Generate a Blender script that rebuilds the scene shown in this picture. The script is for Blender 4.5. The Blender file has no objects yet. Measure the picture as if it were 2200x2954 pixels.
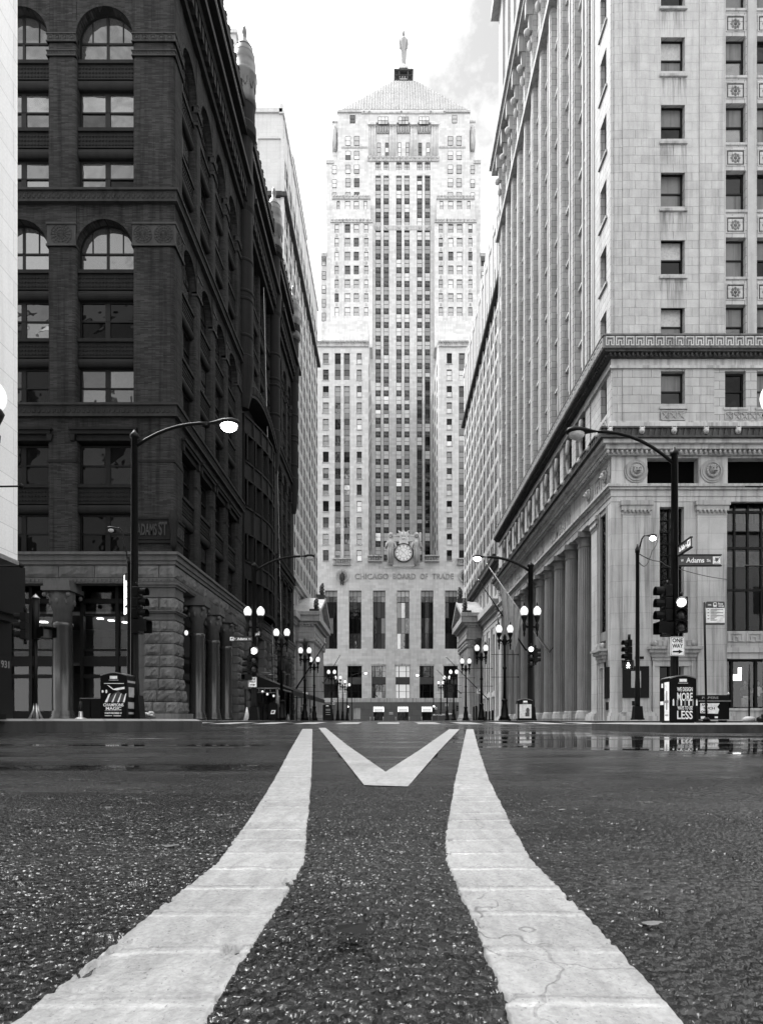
import bpy, math, random
import numpy as np
from mathutils import Vector
random.seed(7)
S = bpy.context.scene
COL = S.collection
CH = 0.18                     # eye height: the phone lay almost on the road
F, VX, VY = 1800.0, 1125.0, 2079.0   # focal length and vanishing point in photo pixels (2200 x 2954)

# ------------------------------------------------------------------ camera
cam = bpy.data.cameras.new('camera'); camo = bpy.data.objects.new('camera', cam); COL.objects.link(camo)
camo.location = (0, 0, CH); camo.rotation_euler = (math.radians(90), 0, 0)
cam.sensor_fit = 'HORIZONTAL'; cam.sensor_width = 36; cam.lens = F/2200*36
cam.shift_x = (1100-VX)/2200; cam.shift_y = (VY-1477)/2200
cam.clip_start = 0.02; cam.clip_end = 3000
S.camera = camo

# ------------------------------------------------------------------ sky, sun, exposure
SUN_EL, SUN_AZ = math.radians(58), math.radians(-62)    # direction to the sun, clockwise from +Y
w = bpy.data.worlds.new('World'); S.world = w; w.use_nodes = True
nt = w.node_tree; N = nt.nodes; L = nt.links; N.clear()
out = N.new('ShaderNodeOutputWorld'); bg = N.new('ShaderNodeBackground'); bg.inputs[1].default_value = 0.12
sky = N.new('ShaderNodeTexSky'); sky.sky_type = 'NISHITA'; sky.sun_disc = False
sky.sun_elevation = SUN_EL; sky.sun_rotation = SUN_AZ
bw = N.new('ShaderNodeRGBToBW'); L.new(sky.outputs[0], bw.inputs[0])
tc = N.new('ShaderNodeTexCoord')
nz = N.new('ShaderNodeTexNoise'); nz.inputs['Scale'].default_value = 2.6; nz.inputs['Detail'].default_value = 9
nz.inputs['Roughness'].default_value = 0.6
mp = N.new('ShaderNodeMapping'); mp.inputs['Location'].default_value = (0.9, 0.0, 0.35); mp.inputs['Scale'].default_value = (1.6, 1.6, 2.0)
L.new(tc.outputs['Generated'], mp.inputs[0]); L.new(mp.outputs[0], nz.inputs['Vector'])
rp = N.new('ShaderNodeValToRGB'); rp.color_ramp.elements[0].position = 0.24; rp.color_ramp.elements[1].position = 0.52
# one opening in the cloud above the right hand roofs, ragged by the same noise
dt = N.new('ShaderNodeVectorMath'); dt.operation = 'DOT_PRODUCT'; dt.inputs[1].default_value = (.105, .665, .739); L.new(tc.outputs['Generated'], dt.inputs[0])
gp = N.new('ShaderNodeMapRange'); gp.inputs[1].default_value = .978; gp.inputs[2].default_value = 1.0; gp.inputs[3].default_value = 0.; gp.inputs[4].default_value = .27; L.new(dt.outputs['Value'], gp.inputs[0])
nb = N.new('ShaderNodeMath'); nb.operation = 'SUBTRACT'; L.new(nz.outputs['Fac'], nb.inputs[0]); L.new(gp.outputs[0], nb.inputs[1])
L.new(nb.outputs[0], rp.inputs[0])
mx = N.new('ShaderNodeMix'); mx.data_type = 'FLOAT'
L.new(rp.outputs[0], mx.inputs[0])
ml = N.new('ShaderNodeMath'); ml.operation = 'MULTIPLY'; ml.inputs[1].default_value = 0.86; L.new(bw.outputs[0], ml.inputs[0])
L.new(ml.outputs[0], mx.inputs[2])
mx.inputs[3].default_value = 6.0        # bright overcast cloud
#GAP
L.new(mx.outputs[0], bg.inputs[0]); L.new(bg.outputs[0], out.inputs[0])

sd = bpy.data.lights.new('sun', 'SUN'); sd.energy = 3.0; sd.angle = math.radians(35); sd.color = (1, 1, 1)
so = bpy.data.objects.new('sun', sd); COL.objects.link(so)
dirv = Vector((math.sin(SUN_AZ)*math.cos(SUN_EL), math.cos(SUN_AZ)*math.cos(SUN_EL), math.sin(SUN_EL)))
so.rotation_euler = (-dirv).to_track_quat('-Z', 'Y').to_euler(); so.location = dirv*200

S.view_settings.view_transform = 'Standard'; S.view_settings.look = 'None'
S.view_settings.exposure = 1.75; S.view_settings.gamma = 1.0
try: S.view_settings.use_curve_mapping = False
except Exception: pass
S.render.engine = 'CYCLES'
S.cycles.max_bounces = 6; S.cycles.glossy_bounces = 3; S.cycles.transparent_max_bounces = 6
S.cycles.use_denoising = True

# ------------------------------------------------------------------ materials (all greys: the picture is black and white)
def newmat(name):
    m = bpy.data.materials.new(name); m.use_nodes = True
    nt = m.node_tree; b = nt.nodes['Principled BSDF']
    return m, nt, nt.nodes, nt.links, b
def setin(b, k, v):
    if k in b.inputs: b.inputs[k].default_value = v
def math_(N, L, op, a, b=None, clamp=False):
    n = N.new('ShaderNodeMath'); n.operation = op; n.use_clamp = clamp
    for i, x in ((0, a), (1, b)):
        if x is None: continue
        if isinstance(x, (int, float)): n.inputs[i].default_value = x
        else: L.new(x, n.inputs[i])
    return n.outputs[0]
def noise(N, L, vec, scale, detail=4, rough=.55):
    n = N.new('ShaderNodeTexNoise'); n.inputs['Scale'].default_value = scale
    n.inputs['Detail'].default_value = detail; n.inputs['Roughness'].default_value = rough
    if vec is not None: L.new(vec, n.inputs['Vector'])
    return n.outputs['Fac']
def mapped(N, L, vec, sc):
    n = N.new('ShaderNodeMapping'); n.inputs['Scale'].default_value = sc
    L.new(vec, n.inputs[0]); return n.outputs[0]
def ramp(N, L, x, p0, p1, v0=0., v1=1.):
    n = N.new('ShaderNodeMapRange'); n.inputs[1].default_value = p0; n.inputs[2].default_value = p1
    n.inputs[3].default_value = v0; n.inputs[4].default_value = v1
    L.new(x, n.inputs[0]); return n.outputs[0]
MATS = {}
def stone(name, g, rough=.8, nscale=1.2, nvar=.35, bump=.15, bscale=25, streak=0., brick=None, objrand=0., spec=.3, fine=.15, mortar=.35, joint=None):
    """grey mineral or metal surface: blotches, grain, rain streaks, optional coursing, tone per block"""
    m, nt, N, L, b = newmat(name)
    geo = N.new('ShaderNodeNewGeometry'); P_ = geo.outputs['Position']
    n1 = noise(N, L, P_, nscale, 5)
    v = math_(N, L, 'MULTIPLY_ADD', n1, nvar*2); v.node.inputs[2].default_value = 1-nvar
    n2 = noise(N, L, P_, bscale, 3)
    v2 = math_(N, L, 'MULTIPLY_ADD', n2, fine*2); v2.node.inputs[2].default_value = 1-fine
    v = math_(N, L, 'MULTIPLY', v, v2)
    if streak:
        n3 = noise(N, L, mapped(N, L, P_, (2.2, 2.2, .10)), 1.6, 6, .6)
        s = ramp(N, L, n3, .48, .68, 1., 1.-streak); v = math_(N, L, 'MULTIPLY', v, s)
    hgt = n2
    if brick:
        bwid, bhei, bvar = brick
        sx = N.new('ShaderNodeSeparateXYZ'); L.new(P_, sx.inputs[0])
        u = math_(N, L, 'ADD', sx.outputs[0], sx.outputs[1])
        cx = N.new('ShaderNodeCombineXYZ'); L.new(u, cx.inputs[0]); L.new(sx.outputs[2], cx.inputs[1])
        t = N.new('ShaderNodeTexBrick'); L.new(cx.outputs[0], t.inputs['Vector'])
        t.inputs['Scale'].default_value = 1.; t.inputs['Brick Width'].default_value = bwid; t.inputs['Row Height'].default_value = bhei
        t.inputs['Mortar Size'].default_value = joint if joint else bhei*.03; t.inputs['Mortar Smooth'].default_value = .2
        t.inputs['Color1'].default_value = (1-bvar,)*3+(1,); t.inputs['Color2'].default_value = (1+bvar*.5,)*3+(1,)
        t.inputs['Mortar'].default_value = (1-mortar,)*3+(1,)
        bb = N.new('ShaderNodeRGBToBW'); L.new(t.outputs['Color'], bb.inputs[0]); v = math_(N, L, 'MULTIPLY', v, bb.outputs[0])
        hgt = math_(N, L, 'SUBTRACT', math_(N, L, 'MULTIPLY', n2, .4), t.outputs['Fac'])
    if objrand:
        oi = N.new('ShaderNodeObjectInfo'); r = ramp(N, L, oi.outputs['Random'], 0, 1, 1-objrand, 1+objrand*.6); v = math_(N, L, 'MULTIPLY', v, r)
    v = math_(N, L, 'MULTIPLY', v, g)
    L.new(v, b.inputs['Base Color']); setin(b, 'Roughness', rough); setin(b, 'Specular IOR Level', spec)
    if bump:
        bn = N.new('ShaderNodeBump'); bn.inputs['Strength'].default_value = bump; bn.inputs['Distance'].default_value = .02
        L.new(hgt, bn.inputs['Height']); L.new(bn.outputs[0], b.inputs['Normal'])
    MATS[name] = m; return m
def flat(name, g, rough=.5, metal=0., spec=.5, emit=0.):
    m, nt, N, L, b = newmat(name)
    geo = N.new('ShaderNodeNewGeometry'); n1 = noise(N, L, geo.outputs['Position'], 9, 4)
    v = math_(N, L, 'MULTIPLY', ramp(N, L, n1, .3, .7, .8, 1.2), g); L.new(v, b.inputs['Base Color'])
    setin(b, 'Roughness', rough); setin(b, 'Metallic', metal); setin(b, 'Specular IOR Level', spec)
    if emit:
        setin(b, 'Emission Color', (1, 1, 1, 1)); setin(b, 'Emission Strength', emit)
    MATS[name] = m; return m
def glass(name, lo, hi, rough=.03, wave=.05, wscale=.9):
    """window pane: mirror-like old glass with slow waves, each pane a little different"""
    m, nt, N, L, b = newmat(name)
    geo = N.new('ShaderNodeNewGeometry'); oi = N.new('ShaderNodeObjectInfo')
    v = ramp(N, L, oi.outputs['Random'], 0, 1, lo, hi); L.new(v, b.inputs['Base Color'])
    setin(b, 'Metallic', .75); setin(b, 'Roughness', rough); setin(b, 'Specular IOR Level', .25)
    n1 = noise(N, L, geo.outputs['Position'], wscale, 2)
    bn = N.new('ShaderNodeBump'); bn.inputs['Strength'].default_value = wave; bn.inputs['Distance'].default_value = 1.
    L.new(n1, bn.inputs['Height']); L.new(bn.outputs[0], b.inputs['Normal'])
    MATS[name] = m; return m

M_brick = stone('dark_brick', .033, .8, .45, .45, .5, 30, .5, (.40, .062, .45), spec=.08, mortar=.6, joint=.006)
M_terra = stone('dark_terracotta', .010, .65, 1.5, .4, .3, 40, .35, spec=.12)
M_relief = stone('terracotta_relief', .040, .65, 1.5, .4, .3, 40, .35, spec=.12)
M_granite = stone('rough_granite', .105, .8, 1.8, .45, .5, 9, .35, objrand=.25, spec=.3)
M_granite_smooth = stone('dressed_granite', .075, .6, 2., .3, .1, 30, .3, objrand=.15)
M_polished = stone('polished_granite', .032, .22, 2.5, .25, .03, 120, .15, spec=.6, fine=.3)
M_black = flat('black_frame', .006, .5, spec=.15)
M_iron = flat('black_iron', .004, .42, spec=.14)
M_void = flat('dark_room', .003, .9, spec=0.)
M_lime = stone('pale_limestone', .35, .8, 1.6, .24, .15, 20, .25, objrand=.09, spec=.2)
M_lime_wall = stone('pale_limestone_wall', .36, .8, .8, .22, .3, 12, .18, (.67, .45, .10), spec=.2, mortar=.6, joint=.016)
M_lime_smooth = stone('dressed_limestone', .42, .75, .8, .34, .12, 20, .48, (1.6, .85, .06), spec=.2, mortar=.3, joint=.012)
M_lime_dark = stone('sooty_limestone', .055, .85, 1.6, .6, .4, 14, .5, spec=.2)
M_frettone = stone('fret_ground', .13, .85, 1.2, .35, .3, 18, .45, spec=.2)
M_orn = stone('carved_limestone', .33, .85, 1.2, .35, .3, 18, .45, spec=.2)
M_cbot = stone('board_limestone', .57, .85, .25, .08, .1, 6, .16, (1.5, .75, .14), spec=.2, mortar=.12, joint=.02)
M_cbot_orn = stone('stained_carving', .42, .85, .6, .35, .4, 4, .55, spec=.2)
M_cbot_span = stone('cast_spandrel', .055, .6, 1., .3, .5, 3, 0)
M_cbot_span2 = stone('grey_spandrel', .2, .7, .6, .25, .4, 3, 0)
M_cbot_granite = stone('grey_base_granite', .10, .45, .5, .25, .05, 8, .1, (2.4, 1.6, .12), spec=.4)
M_roof = stone('standing_seam_roof', .36, .6, .3, .3, .1, 5, .5)
M_seam = stone('roof_seam_metal', .16, .6, .3, .3, 0, 5, .4)
M_white_tower = stone('white_terracotta', .50, .75, .3, .06, .1, 6, .1, (1.2, .6, .06), spec=.25, mortar=.15, joint=.015)
M_bank = stone('bank_limestone', .36, .8, .5, .18, .15, 10, .3, (1.4, .7, .08), spec=.2, mortar=.25, joint=.015)
M_column = stone('column_stone', .22, .75, .8, .25, .1, 10, .4, spec=.2)
M_field = stone('smooth_pale_stone', .74, .7, .4, .08, .05, 15, .1, (1.5, .75, .05), spec=.25, mortar=.3, joint=.012)
M_field_base = stone('black_polished_granite', .006, .35, 1., .2, .02, 60, 0., spec=.2)
G_dark = glass('dark_pane', .006, .030, .04, .03)
G_rook = glass('reflecting_pane', .05, .22, .03, .10, .5)
G_mid = glass('grey_pane', .05, .18, .06, .04)
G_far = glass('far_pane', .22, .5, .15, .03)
M_blind_sky = flat('blind_sky_white', .62, .35)
M_blind_grey = flat('grey_blind', .3, .35)
M_lit = flat('lit_window', .5, .5, emit=.12)
M_doorlit = flat('lit_door_sign', .6, .5, emit=.14)
M_globe = flat('lit_globe', .75, .3, emit=.24)
M_lampon = flat('lit_lamp', .8, .4, emit=12.)
M_lampoff = flat('lamp_lens', .35, .25)
M_signwhite = flat('sign_white', .88, .5)
M_signgreen = flat('sign_grey', .06, .45)
M_signblack = flat('sign_black', .006, .5, spec=.2)
M_signlit = flat('lit_sign', .8, .5, emit=1.6)
M_redlens = flat('lit_signal_lens', .8, .4, emit=.9)
M_lens = flat('dark_lens', .05, .15)
M_steel = flat('bright_steel', .45, .3, metal=.8)
M_conc = stone('pavement_concrete', .22, .5, 1.5, .3, .15, 40, 0, (1.5, 1.5, .1), spec=.5)
M_curb = stone('kerb_stone', .045, .5, 2., .45, .4, 18, .5, spec=.4)
M_paint = None
def clear_glass(name, gloss=.12):
    m, nt, N, L, b = newmat(name)
    N.remove(b); o = [n for n in N if n.type == 'OUTPUT_MATERIAL'][0]
    t = N.new('ShaderNodeBsdfTransparent'); t.inputs[0].default_value = (.8, .8, .8, 1)
    g = N.new('ShaderNodeBsdfGlossy'); g.inputs['Roughness'].default_value = .02; g.inputs[0].default_value = (1, 1, 1, 1)
    fr = N.new('ShaderNodeFresnel'); fr.inputs[0].default_value = 1.5
    x = N.new('ShaderNodeMixShader'); L.new(math_(N, L, 'ADD', fr.outputs[0], gloss-.04), x.inputs[0]); L.new(t.outputs[0], x.inputs[1]); L.new(g.outputs[0], x.inputs[2])
    L.new(x.outputs[0], o.inputs[0]); return m
M_curtain = stone('net_curtain', .10, .5, 2., .3, 0, 20, .75, spec=.5)
M_clear = clear_glass('shop_glass', .05)

# ------------------------------------------------------------------ object helpers
ORG = {}
def tag(o, label=None, cat=None, group=None, kind=None):
    if label: o['label'] = label
    if cat: o['category'] = cat
    if group: o['group'] = group
    if kind: o['kind'] = kind
    return o
def thing(name, label, cat, loc=(0, 0, 0), group=None, rz=0., world=False):
    """an Empty at the base of a thing; world=True: its parts are given in world coordinates"""
    o = bpy.data.objects.new(name, None); COL.objects.link(o); o.location = loc; o.rotation_euler = (0, 0, rz)
    o.empty_display_size = .2
    ORG[o.name] = Vector(loc) if world else Vector((0, 0, 0))
    return tag(o, label, cat, group)
def link(name, mesh, parent=None, loc=(0, 0, 0), rz=0.):
    o = bpy.data.objects.new(name, mesh); COL.objects.link(o)
    if parent is not None:
        o.parent = parent; ORG[o.name] = ORG.get(parent.name, Vector((0, 0, 0)))
    o.location = loc; o.rotation_euler = (0, 0, rz); return o
def copy_tree(o, parent=None):
    c = o.copy(); COL.objects.link(c); c.parent = parent; ORG[c.name] = ORG.get(o.name, Vector((0, 0, 0)))
    for ch in list(o.children): copy_tree(ch, c)
    return c
_TXT = {}
def text_geo(s):
    if s in _TXT: return _TXT[s]
    cu = bpy.data.curves.new('t', 'FONT'); cu.body = s; cu.size = 1; cu.resolution_u = 3; cu.fill_mode = 'FRONT'; cu.extrude = .02; cu.offset = .02
    ob = bpy.data.objects.new('t', cu); me = bpy.data.meshes.new_from_object(ob)
    v = [tuple(p.co) for p in me.vertices]; f = [tuple(p.vertices) for p in me.polygons]
    x0 = min(p[0] for p in v); x1 = max(p[0] for p in v); y0 = min(p[1] for p in v); y1 = max(p[1] for p in v)
    v = [((p[0]-x0)/(x1-x0), (p[1]-y0)/(y1-y0), (p[2]+.02)/.04) for p in v]
    bpy.data.objects.remove(ob); bpy.data.curves.remove(cu); bpy.data.meshes.remove(me)
    _TXT[s] = (v, f); return _TXT[s]
class MB:
    def __init__(s, xf=None): s.v = []; s.f = []; s.m = []; s.s = []; s.xf = xf
    def add(s, vs, fs, mi=0, sm=False):
        k = len(s.v)
        s.v.extend([s.xf(*p) for p in vs] if s.xf else vs)
        for f in fs: s.f.append(tuple(i+k for i in f)); s.m.append(mi); s.s.append(sm)
        return s
    def box(s, x0, x1, y0, y1, z0, z1, mi=0):
        return s.add([(x0, y0, z0), (x1, y0, z0), (x1, y1, z0), (x0, y1, z0), (x0, y0, z1), (x1, y0, z1), (x1, y1, z1), (x0, y1, z1)],
                     [(0, 1, 5, 4), (1, 2, 6, 5), (2, 3, 7, 6), (3, 0, 4, 7), (4, 5, 6, 7), (3, 2, 1, 0)], mi)
    def quad(s, a, b, c, d, mi=0): return s.add([a, b, c, d], [(0, 1, 2, 3)], mi)
    def lathe(s, prof, cx=0, cy=0, z0=0, seg=16, mi=0, sm=True, flute=0.):
        vs = []; n = len(prof)
        for r, z in prof:
            for k in range(seg):
                a = 2*math.pi*k/seg; rr = r*(1-flute*(k % 2)); vs.append((cx+rr*math.cos(a), cy+rr*math.sin(a), z0+z))
        fs = [(i*seg+k, i*seg+(k+1) % seg, (i+1)*seg+(k+1) % seg, (i+1)*seg+k) for i in range(n-1) for k in range(seg)]
        fs.append(tuple(range(seg))[::-1]); fs.append(tuple((n-1)*seg+k for k in range(seg)))
        return s.add(vs, fs, mi, sm)
    def tube(s, pts, r, seg=8, mi=0, sm=True):
        pts = [Vector(p) for p in pts]; rs = r if isinstance(r, (list, tuple)) else [r]*len(pts); vs = []
        for i, p in enumerate(pts):
            d = (pts[min(i+1, len(pts)-1)]-pts[max(i-1, 0)]).normalized()
            a = d.cross(Vector((0, 0, 1)));
            if a.length < .05: a = d.cross(Vector((0, 1, 0)))
            a.normalize(); b = d.cross(a)
            for k in range(seg):
                t = 2*math.pi*k/seg; q = p+(a*math.cos(t)+b*math.sin(t))*rs[i]; vs.append(tuple(q))
        n = len(pts)
        fs = [(i*seg+k, i*seg+(k+1) % seg, (i+1)*seg+(k+1) % seg, (i+1)*seg+k) for i in range(n-1) for k in range(seg)]
        fs.append(tuple(range(seg))[::-1]); fs.append(tuple((n-1)*seg+k for k in range(seg)))
        return s.add(vs, fs, mi, sm)
    def prism(s, poly, a0, a1, axis='z', mi=0):
        """polygon in the plane across `axis` extruded from a0 to a1"""
        f = {'z': lambda p, a: (p[0], p[1], a), 'y': lambda p, a: (p[0], a, p[1]), 'x': lambda p, a: (a, p[0], p[1])}[axis]
        n = len(poly); vs = [f(p, a0) for p in poly]+[f(p, a1) for p in poly]
        fs = [(i, (i+1) % n, n+(i+1) % n, n+i) for i in range(n)]+[tuple(range(n))[::-1], tuple(range(n, 2*n))]
        return s.add(vs, fs, mi)
    def text(s, t, x, z, w, h, y=0., d=.01, mi=0):
        """lettering in the XZ plane facing -Y, lower left at (x, z)"""
        v, f = text_geo(t)
        return s.add([(x+p[0]*w, y-p[2]*d, z+p[1]*h) for p in v], f, mi)
    def sphere(s, cx, cy, cz, rx, ry=None, rz=None, seg=12, rings=8, mi=0):
        ry = ry or rx; rz = rz or rx; vs = [(cx, cy, cz-rz)]
        for i in range(1, rings):
            t = math.pi*i/rings
            for k in range(seg):
                a = 2*math.pi*k/seg; vs.append((cx+rx*math.sin(t)*math.cos(a), cy+ry*math.sin(t)*math.sin(a), cz-rz*math.cos(t)))
        vs.append((cx, cy, cz+rz)); e = len(vs)-1
        fs = [(0, 1+(k+1) % seg, 1+k) for k in range(seg)]
        fs += [(1+i*seg+k, 1+i*seg+(k+1) % seg, 1+(i+1)*seg+(k+1) % seg, 1+(i+1)*seg+k) for i in range(rings-2) for k in range(seg)]
        fs += [(1+(rings-2)*seg+k, 1+(rings-2)*seg+(k+1) % seg, e) for k in range(seg)]
        return s.add(vs, fs, mi, True)
    def mesh(s, name, mats, off=(0, 0, 0)):
        me = bpy.data.meshes.new(name); ox, oy, oz = off
        me.from_pydata([(x-ox, y-oy, z-oz) for x, y, z in s.v], [], s.f)
        for m in (mats if isinstance(mats, (list, tuple)) else [mats]): me.materials.append(m)
        if any(s.m): me.polygons.foreach_set('material_index', s.m)
        if any(s.s): me.polygons.foreach_set('use_smooth', s.s)
        me.update(); return me
    def build(s, name, mats, parent=None, loc=(0, 0, 0), kind=None, label=None):
        off = ORG.get(parent.name, Vector((0, 0, 0))) if parent is not None else loc
        o = link(name, s.mesh(name, mats, off), parent, (0, 0, 0) if parent is not None else loc)
        return tag(o, label, kind=kind)
def struct(name, mb, mats): return mb.build(name, mats, kind='structure')
def facade(mb, u0, u1, v0, v1, holes, to3, depth=.3, mi=0, mr=None):
    """wall u0..u1 x v0..v1 with rectangular holes (ua, ub, va, vb) and their reveals; to3(u, d, v) places it"""
    mr = mi if mr is None else mr
    us = sorted({u0, u1}|{min(max(h[i], u0), u1) for h in holes for i in (0, 1)})
    vs = sorted({v0, v1}|{min(max(h[i], v0), v1) for h in holes for i in (2, 3)})
    for j in range(len(vs)-1):
        a, b = vs[j], vs[j+1]
        if b-a < 1e-6: continue
        row = [h for h in holes if h[2] < (a+b)/2 < h[3]]; st = None
        for i in range(len(us)-1):
            c = (us[i]+us[i+1])/2; hole = any(h[0] < c < h[1] for h in row)
            if not hole and st is None: st = us[i]
            if st is not None and (hole or i == len(us)-2):
                en = us[i] if hole else us[i+1]
                mb.quad(to3(st, 0, a), to3(en, 0, a), to3(en, 0, b), to3(st, 0, b), mi); st = None
    for h in holes:
        a, b, c, d = h[:4]; q = h[4] if len(h) > 4 else depth
        mb.quad(to3(a, 0, c), to3(b, 0, c), to3(b, q, c), to3(a, q, c), mr); mb.quad(to3(a, 0, d), to3(b, 0, d), to3(b, q, d), to3(a, q, d), mr)
        mb.quad(to3(a, 0, c), to3(a, 0, d), to3(a, q, d), to3(a, q, c), mr); mb.quad(to3(b, 0, c), to3(b, 0, d), to3(b, q, d), to3(b, q, c), mr)
# windows: one shared frame mesh and pane mesh per size and style, faces -Y, origin at the bottom centre
_WIN = {}
def win_mesh(w, h, style, fm):
    k = (round(w, 2), round(h, 2), style, fm.name)
    if k in _WIN: return _WIN[k]
    t = min(.09, w*.09); fr = MB(); pn = []
    def bar(x0, x1, z0, z1, d=.1): fr.box(x0, x1, 0, d, z0, z1)
    if style.startswith('arch'):
        r = w/2; zs = h-r; n = 14
        arc = [(r*math.cos(math.pi*i/n), zs+r*math.sin(math.pi*i/n)) for i in range(n+1)]
        arci = [((r-t)*math.cos(math.pi*i/n), zs+(r-t)*math.sin(math.pi*i/n)) for i in range(n+1)]
        for i in range(n): fr.prism([arc[i], arc[i+1], arci[i+1], arci[i]], 0, .1, 'y')
        bar(-r, -r+t, 0, zs); bar(r-t, r, 0, zs); bar(-r+t, r-t, 0, t); bar(-t*.7, t*.7, t, h-t, .14); bar(-r+t, r-t, zs-t, zs, .12)
        bar(-r*.55-.02, -r*.55+.02, zs, zs+r*.78, .06); bar(r*.55-.02, r*.55+.02, zs, zs+r*.78, .06)
        pn.append([(x, .05, z) for x, z in [(-r, 0), (r, 0)]+arc])
    else:
        nx, ny = {'sash': (1, 2), 'dbl': (2, 2), 'one': (1, 1)}.get(style) or tuple(int(q) for q in style.split('x'))
        bar(-w/2, -w/2+t, 0, h); bar(w/2-t, w/2, 0, h); bar(-w/2+t, w/2-t, 0, t); bar(-w/2+t, w/2-t, h-t, h)
        mt = .13 if style == 'dbl' else t*.6
        for i in range(1, nx): x = -w/2+w*i/nx; bar(x-mt, x+mt, t, h-t, .12)
        for j in range(1, ny): z = h*j/ny; bar(-w/2+t, w/2-t, z-t*.4, z+t*.4, .08)
        for i in range(nx if nx < 4 else 1):
            for j in range(ny if ny < 4 else 1):
                a = w/(nx if nx < 4 else 1); b = h/(ny if ny < 4 else 1); x = -w/2+a*i; z = b*j; e = .02*(j if ny == 2 else 0)
                j1, j2 = random.uniform(-.006, .006), random.uniform(-.006, .006)
                pn.append([(x, .06-e+j1, z), (x+a, .06-e-j1, z), (x+a, .06-e-j2, z+b), (x, .06-e+j2, z+b)])
    _WIN[k] = (fr.mesh('window', fm), pn, {}); return _WIN[k]
def pane_mesh(key, pn, cache, gm, i):
    kk = (gm.name, i)
    if kk not in cache:
        m = MB(); m.add(pn[i], [tuple(range(len(pn[i])))]); cache[kk] = m.mesh('pane', gm)
    return cache[kk]
class Windows:
    """collects the windows of one building; the 300 that show largest become parts, the rest one part of kind stuff"""
    def __init__(s, root): s.r = root; s.q = []
    def put(s, x, y, z, w, h, rz=0., style='sash', pane=None, frame=None): s.q.append((x, y, z, w, h, rz, style, pane or G_mid, frame or M_black))
    def done(s, limit=300):
        s.q.sort(key=lambda q: -q[3]*q[4]*max(.15, abs(math.cos(q[5])))/(q[0]**2+q[1]**2+q[2]**2)); rest = MB(); mats = []; org = ORG[s.r.name]
        for n, (x, y, z, w, h, rz, st, pm, fm) in enumerate(s.q):
            fr, pn, cache = win_mesh(w, h, st, fm); pl = pm if isinstance(pm, (list, tuple)) else [pm]*len(pn)
            if n < limit:
                o = link('window', fr, s.r, Vector((x, y, z))-org, rz)
                for i in range(len(pn)): link('pane', pane_mesh(None, pn, cache, pl[i % len(pl)], i), o)
            else:
                c, sn = math.cos(rz), math.sin(rz)
                T = lambda p: (x+p[0]*c-p[1]*sn, y+p[0]*sn+p[1]*c, z+p[2])
                for mm in [fm]+list(pl):
                    if mm not in mats: mats.append(mm)
                rest.add([T(v.co) for v in fr.vertices], [tuple(p.vertices) for p in fr.polygons], mats.index(fm))
                for i, q in enumerate(pn): rest.add([T(p) for p in q], [tuple(range(len(q)))], mats.index(pl[i % len(pl)]))
        if rest.f: rest.build('window_group', mats, s.r, kind='stuff')
class Blocks:
    """loose pieces of a wall (stone blocks): shared meshes, 300 nearest as parts, rest one part of kind stuff"""
    def __init__(s, root, name, mat): s.r = root; s.n = name; s.mat = mat; s.q = []; s.c = {}
    def put(s, x0, x1, y0, y1, z0, z1): s.q.append((x0, x1, y0, y1, z0, z1))
    def done(s, limit=300):
        s.q.sort(key=lambda q: (q[0]**2+q[2]**2+(q[4])**2)); rest = MB(); org = ORG[s.r.name]
        for n, (x0, x1, y0, y1, z0, z1) in enumerate(s.q):
            if n < limit:
                k = (round(x1-x0, 2), round(y1-y0, 2), round(z1-z0, 2))
                if k not in s.c:
                    a, b, c = k; e = .008
                    s.c[k] = MB().add([(-a/2, 0+e, -c/2), (a/2, e, -c/2), (a/2, b, -c/2), (-a/2, b, -c/2), (-a/2, e, c/2), (a/2, e, c/2), (a/2, b, c/2), (-a/2, b, c/2),
                                       (-a/2+e, 0, -c/2+e), (a/2-e, 0, -c/2+e), (a/2-e, 0, c/2-e), (-a/2+e, 0, c/2-e)],
                                      [(8, 9, 10, 11), (0, 1, 9, 8), (1, 5, 10, 9), (5, 4, 11, 10), (4, 0, 8, 11), (1, 2, 6, 5), (3, 0, 4, 7), (4, 5, 6, 7), (3, 2, 1, 0)]).mesh(s.n, s.mat)
                link(s.n, s.c[k], s.r, Vector(((x0+x1)/2, y0, (z0+z1)/2))-org)
            else: rest.box(x0, x1, y0, y1, z0, z1)
        if rest.f: rest.build(s.n+'_field', s.mat, s.r, kind='stuff')
def PX(px, Y): return (px-VX)*Y/F
def PZ(py, Y): return CH+(VY-py)*Y/F
# ================================================================== ground, road, markings
def sstep(t): t = min(1., max(0., t)); return t*t*(3-2*t)
def rz(x, y):
    z = .10*sstep((y-22)/11)
    z -= .045*sstep((abs(x)-2.5)/2.5)*sstep((y-6)/4)*sstep((24-y)/3)
    return z
def rz_np(x, y):
    ss = lambda t: np.clip(t, 0, 1)**2*(3-2*np.clip(t, 0, 1))
    return .10*ss((y-22)/11)-.045*ss((np.abs(x)-2.5)/2.5)*ss((y-6)/4)*ss((24-y)/3)
def vnoise(x, y, seed=0):
    """smooth value noise on arrays"""
    r = np.random.RandomState(seed); T = r.rand(256, 256)
    xi = np.floor(x).astype(int); yi = np.floor(y).astype(int); fx = x-xi; fy = y-yi; fx = fx*fx*(3-2*fx); fy = fy*fy*(3-2*fy)
    g = lambda a, b: T[a % 256, b % 256]
    return (g(xi, yi)*(1-fx)+g(xi+1, yi)*fx)*(1-fy)+(g(xi, yi+1)*(1-fx)+g(xi+1, yi+1)*fx)*fy
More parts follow.
